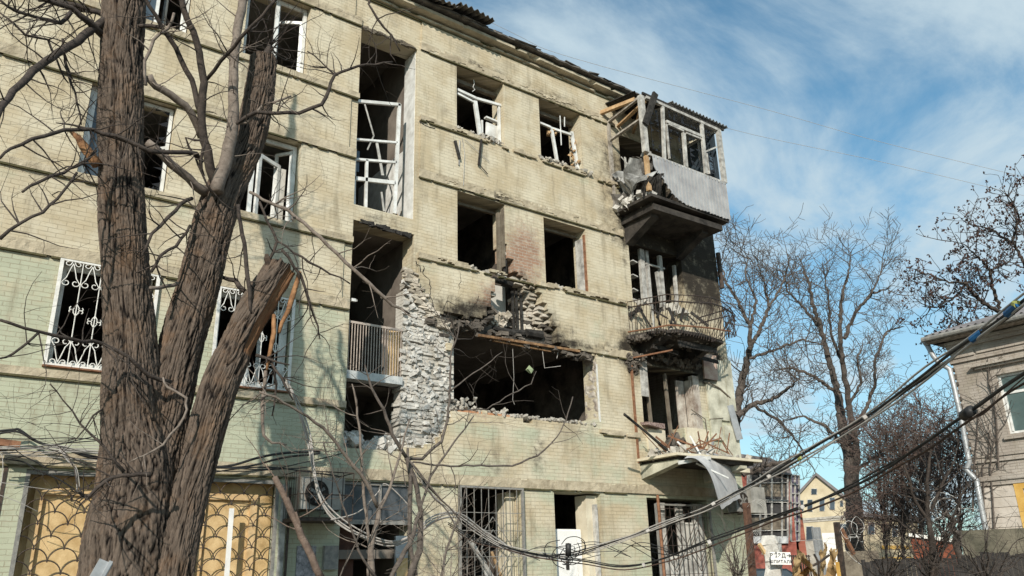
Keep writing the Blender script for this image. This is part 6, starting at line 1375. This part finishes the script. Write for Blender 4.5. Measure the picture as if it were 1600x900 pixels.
for q in ((1357, 817, 1366, 834), (1395, 822, 1402, 838)):
    mb = MB(); x0, y0, x1, y1 = q; prismface(mb, [G3(x0-1, y1+1, .05), G3(x1+1, y1+1, .05), G3(x1+1, y0-1, .05), G3(x0-1, y0-1, .05)], .04, n3); w_ = mb.build('window', M['pvc'], Lb)
    mb = MB(); prismface(mb, [G3(x0, y1, .09), G3(x1, y1, .09), G3(x1, y0, .09), G3(x0, y0, .09)], .03, n3); mb.build('pane', M['glassb'], w_)
# white concrete wall slabs, red shed
def panel(name, label, cat, pxs, D_, mt, th=.15, group=None):
    Oc = PD(sum(p[0] for p in pxs)/len(pxs), sum(p[1] for p in pxs)/len(pxs), D_); nn = Vector((Oc.x, Oc.y+14, 0)).normalized()
    mb = MB(); prismface(mb, [PP(a, b, Oc, nn) for a, b in pxs], th, nn); o = mb.build(name, mt); o.location = (0, 0, 0); prop(o, label, cat, group); return o
def tothe_ground(p1, p2, top=None): return [p1, p2]
def gpanel(name, label, cat, x0, x1, y0, y1, D_, mt, th=.2):
    Oc = PD((x0+x1)/2, y0, D_); nn = Vector((Oc.x, Oc.y+14, 0)).normalized(); A = PP(x0, y0, Oc, nn); Bp = PP(x1, y1, Oc, nn)
    mb = MB(); prismface(mb, [down(A), down(Bp), Bp, A], th, nn); return prop(mb.build(name, mt), label, cat)
gpanel('concrete_wall', 'pale grey garden wall with broken top in front of the gabled house', 'wall', 1258, 1312, 846, 840, 30, M['conc'])
gpanel('block_wall', 'whitewashed block wall patch right of the blue grey metal channels', 'wall', 1284, 1312, 833, 832, 27, M['whitep'])
gpanel('mesh_wall', 'dark masonry fence wall at the foot of the large bare tree', 'wall', 1312, 1372, 862, 860, 21, M['rust_slab'])
Sh = thing('red_shed', 'rusty red shed with a pale flat roof behind the thin trees', 'shed', tuple(down(PD(1460, 850, 22))))
Oc = PD(1455, 850, 22); nn = Vector((Oc.x, Oc.y+14, 0)).normalized(); Q = lambda a, b, o_=0: PP(a, b, Oc-nn*o_, nn)
mb = MB(); prismface(mb, [down(Q(1422, 840)), down(Q(1492, 840)), Q(1492, 846), Q(1422, 836)], 2, nn); mb.build('wall', mat('rust_red_sheet', (.11, .032, .018), col2=(.24, .075, .04), scale=3, bump=.3), Sh)
mb = MB(); prismface(mb, [Q(1420, 838, .1), Q(1494, 848, .1), Q(1494, 842, .1), Q(1420, 833, .1)], 2.2, nn); mb.build('roof', M['rag'], Sh)
# fences lower right
gpanel('concrete_fence', 'mossy concrete fence below the grey brick house', 'fence', 1498, 1680, 829, 822, 15, M['fencec'], th=.15)
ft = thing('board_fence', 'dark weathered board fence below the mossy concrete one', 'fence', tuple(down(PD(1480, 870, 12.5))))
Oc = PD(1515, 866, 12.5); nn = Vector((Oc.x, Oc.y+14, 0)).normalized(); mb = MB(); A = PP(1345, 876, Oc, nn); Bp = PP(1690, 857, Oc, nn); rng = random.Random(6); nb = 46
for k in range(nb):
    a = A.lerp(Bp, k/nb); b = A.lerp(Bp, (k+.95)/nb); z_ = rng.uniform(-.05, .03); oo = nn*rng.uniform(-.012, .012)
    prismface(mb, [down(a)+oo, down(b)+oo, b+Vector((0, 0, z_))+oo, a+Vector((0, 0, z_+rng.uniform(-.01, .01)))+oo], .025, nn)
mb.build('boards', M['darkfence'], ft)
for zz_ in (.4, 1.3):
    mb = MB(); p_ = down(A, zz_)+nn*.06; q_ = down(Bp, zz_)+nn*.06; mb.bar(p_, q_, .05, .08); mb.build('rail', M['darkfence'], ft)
t = thing('rusty_post', 'rusty brown steel post just right of the wrecked building corner', 'post', tuple(down(PD(1170, 860, 16.2))))
mb = MB(); p0, p1 = PD(1173, 905, 16.2), PD(1166, 786, 16.2); mb.bar(down(p0, -.1), p1, .125, .10); mb.build('post_shaft', M['rustd'], t)
mb = MB()
for k in range(4):
    cable(mb, [(1168, 792, 16.1), (1176+k, 784-k, 16.0), (1190+k*1.5, 790-k*2, 15.9), (1195+k, 806+k, 15.9), (1188+k, 820, 15.9), (1176+k*2, 832+k*2, 15.9)], .9, sides=4)
mb.build('wire_loops', M['pvcd'], t)
t = thing('concrete_post', 'ragged pale concrete gatepost with a white notice fixed to it', 'post', tuple(down(PD(1210, 870, 15))))
mb = MB(); p1 = PD(1206, 876, 15); p2 = PD(1224, 846, 15.05); rng = random.Random(2); q = down(p1, 0); z = 0
while z < 2.0: mb.rbox((q.x+.02*z+rng.uniform(-.02, .02), q.y, z+.07), (.30+rng.uniform(-.04, .06), .28, .15), (0, 0, .5+rng.gauss(0, .06)), jit=.03, rng=rng); z += .14
mb.build('post_shaft', M['rubble'], t); mb = MB(); mb.bar(PD(1186, 850, 15), PD(1200, 872, 15), .06, .05); mb.bar(PD(1207, 875, 14.9), PD(1209, 900, 14.9), .04, .03); mb.build('stake', M['pine'], t)
# the notice
O4, n4, u4 = facade_frame(1220, 873, 14.7); up4 = Vector((0, 0, 1)); c4 = PD(1220, 872.5, 14.7)
sg = thing('sign', 'white hand lettered notice with an arrow among the rubble', 'sign', tuple(c4))
tilt = Matrix.Rotation(rad(2.5), 4, n4)
mb = MB(); W4, H4 = .175, .108
pts = [c4+(tilt.to_3x3() @ (u4*sx*W4+up4*sz*H4)) for sx, sz in ((-1, -1), (1, -1), (1, 1), (-1, 1))]
prismface(mb, pts, .01, n4); mb.build('board', M['whitep'], sg)
def text(body, size, cx, cz, parent):
    cu = bpy.data.curves.new('lettering', 'FONT'); cu.body = body; cu.size = size; cu.align_x = 'CENTER'; cu.align_y = 'CENTER'; cu.extrude = .001; cu.offset = .0018; cu.space_character = 1.12
    to = bpy.data.objects.new('tmp', cu); COL.objects.link(to); dg = bpy.context.evaluated_depsgraph_get(); me = bpy.data.meshes.new_from_object(to.evaluated_get(dg)); COL.objects.unlink(to); bpy.data.objects.remove(to)
    uu = tilt.to_3x3() @ u4; vv = tilt.to_3x3() @ up4; o0 = c4-n4*.008
    for v in me.vertices: 
        p = v.co.copy(); q = o0+uu*(cx+p.x)+vv*(cz+p.y)-n4*p.z; v.co = q
    me.materials.clear(); me.materials.append(M['ink']); o = bpy.data.objects.new('lettering', me); COL.objects.link(o); o.parent = parent; o.matrix_parent_inverse = Matrix.Translation(-abs_loc(parent)); return o
text("В'ЇЗД→", .095, 0, .048, sg); text("ШПИТАЛЬ", .074, 0, -.058, sg)
# cardboard and boards heap
rng = random.Random(44)
for i, (px, py, sx, sz, rx, ry, rz) in enumerate(((1243, 889, .55, .42, .3, .1, .6), (1262, 885, .6, .35, -.5, -.35, .9), (1283, 884, .30, .6, .2, .35, .4), (1298, 890, .22, .6, .1, -.3, 1.0), (1255, 897, .5, .3, .7, .0, .5))):
    c = PD(px, py, 14+i*.12); mb = MB(); Rm = Matrix.Rotation(rz, 3, 'Z') @ Matrix.Rotation(ry, 3, 'Y') @ Matrix.Rotation(rx, 3, 'X'); nn_ = 10; vs = []
    for a in range(nn_+1):
        for b in range(nn_+1):
            u, v = a/nn_-.5, b/nn_-.5; q = Vector((u*sx*1.25, .10*sx*abs(u*2+.3*math.sin(5*v+i))-.05, v*sz*1.3)); q += noise.noise_vector(q*7+Vector((i*5, 0, 0)))*.07; vs.append(c+Rm @ q)
    fs = [(a*11+b, (a+1)*11+b, (a+1)*11+b+1, a*11+b+1) for a in range(nn_) for b in range(nn_) if not ((a in (0, 1) and b > 7) or (a == nn_-1 and b < 3) or (b == nn_-1 and a % 3 == 0))]
    mb.add(vs, fs); k_ = Rm @ Vector((0, .012, 0)); mb.add([v+k_ for v in vs], [tuple(reversed(f)) for f in fs]); mb.rbox(c+Vector((0, .1, -.75)), (sx*.8, .25, 1.1), (0, 0, rz), jit=.08, rng=rng)
    prop(mb.build('cardboard', M['card']), ('large torn cardboard sheet leftmost in the heap beside the notice', 'tilted cardboard flap in the middle of the heap', 'upright brown cardboard strip at the right of the heap', 'narrow cardboard strip leaning against the dark post', 'crumpled cardboard lying lowest in the heap')[i], 'cardboard', 'torn cardboard in the heap')
mb = MB(); mb.tube([PD(1296, 867, 13.9), PD(1280, 879, 13.9), PD(1270, 884, 13.9)], .02, 5); mb.tube([PD(1272, 866, 13.9), PD(1279, 879, 13.9), PD(1279, 905, 13.9)], .02, 5); prop(mb.build('dead_branch', M['twigd']), 'short dark forked branch sticking out of the cardboard heap', 'branch')
t = thing('metal_channels', 'blue grey metal channels standing upright before the gabled house', 'metal profiles', tuple(down(PD(1276, 850, 24))))
mb = MB()
for x0, x1 in ((1270, 1278), (1275, 1282), (1279, 1286)): p0, p1 = PD(x1, 878, 24), PD(x0, 824, 24); mb.bar(down(p0), p1, .11, .05)
mb.build('profile', M['zinc'], t)
t = thing('dark_post', 'dark rusted gatepost with wire wound round it right of the cardboard', 'post', tuple(down(PD(1310, 860, 15))))
mb = MB(); p0, p1 = PD(1313, 900, 15), PD(1307, 816, 15); mb.bar(down(p0), p1, .10, .08); mb.build('post_shaft', M['iron'], t); mb = MB(); mb.bar(PD(1314, 826, 15), PD(1334, 866, 15), .08, .05); mb.build('brace', M['rust'], t)
mb = MB(); mb.bar(down(PD(1310, 900, 14.6)), PD(1308, 878, 14.6), .05, .05); prop(mb.build('yellow_stake', M['yband']), 'short yellow stake at the foot of the dark gatepost', 'stake')
t = thing('razor_wire', 'loops of pale razor wire above the fence beside the large bare tree', 'wire', tuple(PD(1335, 830, 15)))
mb = MB()
for k in range(5):
    cx, cy, r = (1328, 1340, 1320, 1345, 1332)[k], (828, 822, 838, 836, 845)[k], (15, 14, 13, 11, 12)[k]
    cable(mb, [(cx+r*(.7+.12*math.sin(a*1.7+k))*math.cos(a*.7+k), cy+r*(1+.15*math.sin(a*2.3+k*2))*math.sin(a*.7+k), 15+.1*math.cos(a)) for a in range(10)], .7, sides=4, wob=.05, seed=k)
cable(mb, [(1313, 838, 15), (1320, 858, 15), (1335, 875, 15), (1350, 885, 15)], 1.0, sides=4)
mb.build('wire_loops', M['whiteiron'], t)
t = thing('razor_wire', 'loops of pale razor wire hung on the leaning pale trunk', 'wire', tuple(PD(1475, 800, 13)))
mb = MB()
for k in range(5):
    cx, cy, rx, ry = (1476, 1480, 1468, 1505, 1470)[k], (790, 795, 822, 800, 826)[k], (22, 18, 14, 28, 11)[k], (20, 16, 12, 8, 9)[k]
    cable(mb, [(cx+rx*(1+.12*math.sin(a*1.7+k))*math.cos(a*.7+k), cy+ry*(1+.15*math.sin(a*2.3+k*2))*math.sin(a*.7+k), 13+.1*math.cos(a)) for a in range(9 if k != 3 else 5)], .7, sides=4, wob=.05, seed=k)
mb.build('wire_loops', M['whiteiron'], t)
o = MB(); cable(o, [(1236, 846, 16), (1290, 842, 16), (1320, 839, 16), (1345, 839, 16)], 1.0, sides=4); prop(o.build('strung_wire', M['greycab']), 'single pale wire strung before the gabled house', 'wire')
t = thing('iron_railing', 'low black iron railing right of the notice', 'railing', tuple(down(PD(1248, 875, 20))))
mb = MB()
for k in range(9): x = 1236+k*3.4; p = PD(x, 867, 20); mb.bar(down(p), p, .025, .025)
for y in (869, 876): mb.bar(PD(1234, y, 20), PD(1266, y, 20), .03, .03)
mb.build('bars', M['iron'], t)
# parked car, only its roof shows over the bottom edge
cc = down(PD(1192, 884, 27)); cr_ = thing('parked_car', 'dark car parked behind the rusty post below the glazed building', 'car', tuple(cc))
R3 = Matrix.Rotation(math.atan2(u2.y, u2.x)+.3, 3, 'Z')
def carmesh(prof, hw, z=0, inset=.0):
    mb = MB(); k = len(prof); lo = [cc+R3 @ Vector((x, -hw*(1-inset*(zz > 1)), zz)) for x, zz in prof]; hi = [cc+R3 @ Vector((x, hw*(1-inset*(zz > 1)), zz)) for x, zz in prof]
    mb.add(lo+hi, [tuple(range(k)), tuple(reversed(range(k, 2*k)))]+[(i, k+i, k+(i+1) % k, (i+1) % k) for i in range(k)]); return mb
carmesh([(-2.2, .3), (2.2, .3), (2.25, .75), (1.2, .98), (.5, 1.48), (-1.2, 1.52), (-1.9, 1.05), (-2.25, .95)], .88, inset=.2).build('body', M['carp'], cr_)
mb = carmesh([(1.0, 1.02), (.46, 1.42), (-1.15, 1.45), (-1.75, 1.05)], .80, inset=0); mb.build('window', M['glassb'], cr_)
for x in (-1.35, 1.4):
    for s in (-1, 1):
        mb = MB(); c = cc+R3 @ Vector((x, s*.80, .32)); ax = R3 @ Vector((0, .1, 0)); mb.tube([c-ax, c+ax], .32, 16); w_ = mb.build('wheel', M['black'], cr_)
        mb = MB(); mb.tube([c-ax*1.05, c+ax*1.05], .19, 12); mb.build('rim', M['zinc'], w_)

# ================================================================ BARE TREES BEHIND
def bare_tree(name, label, D_, limbs, seed, mt='twig', lev=2, klen=(.7, 2.1), kids=1.0, crook=.27, up=.07, group='bare trees behind the buildings', seeds=False, tr_mat='bark2', hspread=.6):
    rng = random.Random(seed); b0 = PD(*limbs[0][0][0], D_); base = down(b0)
    t = thing(name, label, 'tree', tuple(base), group); mt_ = MB(); mt_.a = []; mc = MB(); tips = []
    for i, (P, W, kd) in enumerate(limbs):
        ph = rng.uniform(0, 6); PP_ = []; n_ = len(P)
        for k, p in enumerate(P):
            PP_.append((p[0], p[1], D_+(hspread*3*math.sin(ph+k*.5)*(k/n_))))
        tgt = mt_ if i == 0 else mc
        if i == 0: tgt.tube([tuple(down(b0, -.2)), tuple(PD(*P[0], D_))], [W[0]*.6*D_/FPX, W[0]*.5*D_/FPX], 10)
        limb(tgt, PP_, W, rng, kids=0, depthmode='d', sides=8, jit=.05)
        limb(mc, PP_, [max(.5, w_*.4) for w_ in W], rng, kids=int(kd*kids), klen=klen, lev=lev, crook=crook, depthmode='d', up=up, sides=4, jit=.05, tips=tips if seeds else None, start=.12)
    mt_.a = None
    tk = mt_.build('trunk', M['twigp'] if tr_mat == 'p' else M['twig'], t, smooth=True); mc.build('crown', M[mt], t)
    if seeds:
        ms = MB()
        for p in tips:
            for q in range(rng.choice((1, 2, 3, 4))):
                ms.rbox(p+rndv(rng)*.09, (.075, .02, .045), [rng.uniform(-3, 3) for _ in range(3)], jit=.02, rng=rng)
        ms.build('seed_pods', M['seed'], t)
    return t
bare_tree('bare_tree', 'dark bare tree close behind the wrecked corner with a leaning forked trunk', 34,
 [([(1146, 760), (1148, 690), (1152, 640), (1160, 590), (1172, 545)], [15, 15, 14, 12, 10], 8), ([(1172, 545), (1172, 508), (1155, 475), (1133, 438), (1124, 405)], [8, 6, 5, 4, 2], 16), ([(1172, 545), (1188, 515), (1202, 480), (1196, 448), (1180, 400)], [7, 6, 5, 3, 2], 16), ([(1202, 480), (1225, 440), (1235, 400)], [4, 3, 2], 9), ([(1152, 650), (1175, 633), (1200, 626), (1228, 610), (1250, 590)], [9, 8, 6, 5, 3], 14), ([(1172, 560), (1215, 545), (1255, 530), (1290, 540)], [5, 4, 3, 2], 14),
  ([(1160, 742), (1195, 728), (1225, 722), (1262, 700)], [10, 8, 6, 3], 14), ([(1175, 633), (1215, 655), (1245, 690), (1275, 740)], [5, 4, 3, 2], 12), ([(1172, 508), (1182, 470), (1165, 430), (1170, 392)], [5, 4, 3, 2], 12)], 1, kids=1.15)
bare_tree('bare_tree', 'tallest bare tree with a straight double trunk behind the fences', 40,
 [([(1336, 880), (1335, 800), (1328, 720), (1316, 660), (1309, 615)], [30, 26, 20, 15, 12], 6), ([(1309, 615), (1296, 564), (1283, 515), (1271, 478), (1263, 440), (1247, 400)], [11, 9, 7, 6, 4, 2], 22), ([(1335, 760), (1339, 707), (1328, 640), (1318, 575), (1313, 529), (1314, 471), (1326, 427), (1331, 392)], [14, 11, 9, 8, 7, 5, 3, 2], 22), ([(1319, 529), (1336, 489), (1362, 458), (1392, 450)], [6, 5, 4, 2], 16), ([(1362, 458), (1376, 425), (1384, 402)], [3, 2, 1.5], 10),
  ([(1330, 680), (1352, 640), (1367, 605), (1368, 560), (1386, 518), (1412, 510)], [6, 6, 5, 4, 3, 2], 20), ([(1309, 615), (1275, 590), (1240, 575), (1205, 580)], [6, 5, 4, 1], 16), ([(1320, 700), (1290, 665), (1255, 650), (1215, 660)], [6, 5, 3, 2], 16), ([(1283, 515), (1255, 480), (1230, 455), (1222, 420)], [5, 4, 3, 2], 16), ([(1318, 575), (1298, 520), (1294, 460), (1285, 410)], [5, 4, 3, 2], 16), ([(1322, 640), (1345, 600), (1340, 560), (1350, 530)], [5, 4, 3, 2], 12), ([(1330, 740), (1365, 715), (1400, 700)], [6, 4, 2], 14)], 2, kids=1.15)
bare_tree('bare_tree', 'spreading tree with dark seed pods rising behind the grey brick house', 31,
 [([(1590, 640), (1580, 560), (1570, 510), (1562, 487)], [16, 14, 11, 9], 0), ([(1562, 487), (1545, 479), (1520, 460), (1512, 443), (1483, 442), (1460, 433), (1425, 420)], [7, 6, 5, 4, 3, 3, 2], 20), ([(1563, 482), (1550, 450), (1547, 423), (1530, 402), (1513, 387), (1483, 374)], [6, 5, 4, 3, 2, 2], 18), ([(1580, 540), (1620, 450), (1600, 410), (1583, 380), (1550, 360), (1512, 350)], [7, 7, 5, 4, 3, 2], 18), ([(1583, 380), (1592, 340), (1580, 312), (1570, 300)], [4, 3, 2, 2], 14), ([(1512, 443), (1490, 465), (1465, 480), (1440, 478)], [4, 3, 2, 2], 14), ([(1562, 500), (1530, 508), (1500, 515), (1475, 530)], [5, 4, 3, 2], 16), ([(1600, 410), (1630, 370), (1620, 330)], [4, 3, 2], 14), ([(1547, 423), (1575, 410), (1590, 395)], [3, 2, 2], 8)], 3, mt='twigd', lev=1, klen=(.5, 1.4), crook=.36, seeds=True, kids=1.7)
for i, (px, top, D_, lab) in enumerate(((1385, 650, 34, 'reddish brown thicket tree left of the leaning pale trunk'), (1412, 625, 36, 'reddish brown thicket tree behind the dark bush'), (1438, 600, 33, 'tallest reddish brown thicket tree left of the grey brick house'), (1472, 610, 35, 'reddish brown thicket tree next to the house downpipe'), (1500, 650, 30, 'low brown thicket tree at the foot of the house corner'))):
    rng = random.Random(90+i); L1 = [([(px, 880), (px+rng.uniform(-4, 4), 800), (px+rng.uniform(-6, 6), 720), (px+rng.uniform(-6, 6), top+20)], [4, 3, 2, .8], 26)]
    for k in range(6):
        x = px+rng.uniform(-17, 17); y = rng.uniform(780, 880); L1.append(([(px+rng.uniform(-3, 3), y), (x*.5+px*.5, y-50), (x, y-110), (x+rng.uniform(-8, 8), max(top+30, y-170))], [2.6, 2, 1.3, .6], 16))
    bare_tree('thicket_tree', lab, D_, L1, 90+i, mt='thick', lev=2, klen=(.7, 1.9), crook=.34, kids=(1.15 if i < 3 else .7), up=.02, group='brown thicket trees', hspread=.5)
t = bare_tree('pale_trunk_tree', 'small leaning tree with a pale peeling trunk hung with razor wire', 13, [([(1504, 905), (1500, 870), (1494, 840), (1488, 812), (1478, 800)], [12, 11, 9, 8, 5], 0), ([(1488, 812), (1470, 802), (1452, 806)], [3, 2, 1], 5)], 7, mt='twigp', lev=1, klen=(.3, .8), group=None)
t.children[0].data.materials[0] = M['rag'] if t.children[0].name.startswith('trunk') else t.children[0].data.materials[0]
def bush(name, label, D_, px, py, stems, seed, mt='twigd', w_=2.5, lens=(60, 120), fan=1.2, lev=1):
    rng = random.Random(seed); b0 = PD(px, py, D_); t = thing(name, label, 'bush', tuple(down(b0))); mb = MB()
    for k in range(stems):
        a = rng.uniform(-fan, fan); l = rng.uniform(*lens); P = [(px+rng.uniform(-6, 6), py, D_)]; x, y = P[0][:2]; dd = D_
        for s in range(4):
            x += math.sin(a)*l/4; y -= math.cos(a)*l/4; a += rng.gauss(0, .2)+a*.08; dd += rng.uniform(-.25, .25); P.append((x, y, dd))
        limb(mb, P, [w_, w_*.8, w_*.65, w_*.5, w_*.3], rng, kids=6, klen=(.25, .7), lev=lev, crook=.4, depthmode='d', jit=.02)
        if k % 3 == 0: mb.tube([tuple(down(PD(px, py, D_)+Vector((rng.uniform(-.2, .2), rng.uniform(-.2, .2), 0)), -.1)), tuple(PD(*P[0]))], w_*.5*D_/FPX, 5)
    mb.build('stems', M[mt], t); return t
t = bush('dark_bush', 'black leafless bush with one thick stem in front of the rusty red shed', 10.5, 1455, 905, 16, 5, w_=3, lens=(70, 190), fan=.75)
mb = MB(); rng = random.Random(8); limb(mb, [(1462, 920, 10.5), (1458, 870, 10.5), (1452, 820, 10.5), (1450, 770, 10.5), (1452, 720, 10.5), (1455, 690, 10.5)], [16, 13, 8, 6, 4, 2], rng, kids=14, klen=(.4, 1.0), lev=1, depthmode='d')
limb(mb, [(1452, 815, 10.5), (1425, 770, 10.5), (1405, 700, 10.5), (1395, 680, 10.5)], [5, 4, 3, 2], rng, kids=8, klen=(.4, .9), lev=1, depthmode='d'); limb(mb, [(1455, 800, 10.5), (1475, 750, 10.5), (1490, 720, 10.5)], [5, 4, 2], rng, kids=8, klen=(.4, .9), lev=1, depthmode='d'); mb.build('thick_stem', M['twigd'], t)
bush('dark_bush', 'arching leafless bush against the dark board fence under the grey brick house', 9.5, 1545, 915, 18, 6, w_=2.6, lens=(60, 150), fan=1.4)
bush('dark_bush', 'straggly leafless bush left of the thick stemmed one', 11.5, 1385, 910, 14, 7, w_=2.2, lens=(50, 150), fan=1.0)
bush('dry_sprouts', 'upright brown sprouts at the foot of the wrecked building corner', 15.5, 1152, 905, 16, 8, mt='twig', w_=1.8, lens=(40, 100), fan=.5, lev=0)
bush('dry_sprouts', 'pale thin sprouts under the white cupboard doorway cables', 9.0, 700, 915, 10, 9, mt='twigp', w_=1.6, lens=(50, 120), fan=1.0)

# ================================================================ a thing with a single part is that part
for e in [o for o in COL.objects if o.type == 'EMPTY' and o.parent is None]:
    ch = list(e.children)
    if len(ch) == 1 and ch[0].type == 'MESH' and not ch[0].children:
        m_ = ch[0]; nm = e.name; keep_ = {k: e[k] for k in ('label', 'category', 'group', 'kind') if k in e.keys()}
        m_.parent = None; m_.matrix_parent_inverse = Matrix.Identity(4); bpy.data.objects.remove(e); m_.name = nm
        for k, v_ in keep_.items(): m_[k] = v_
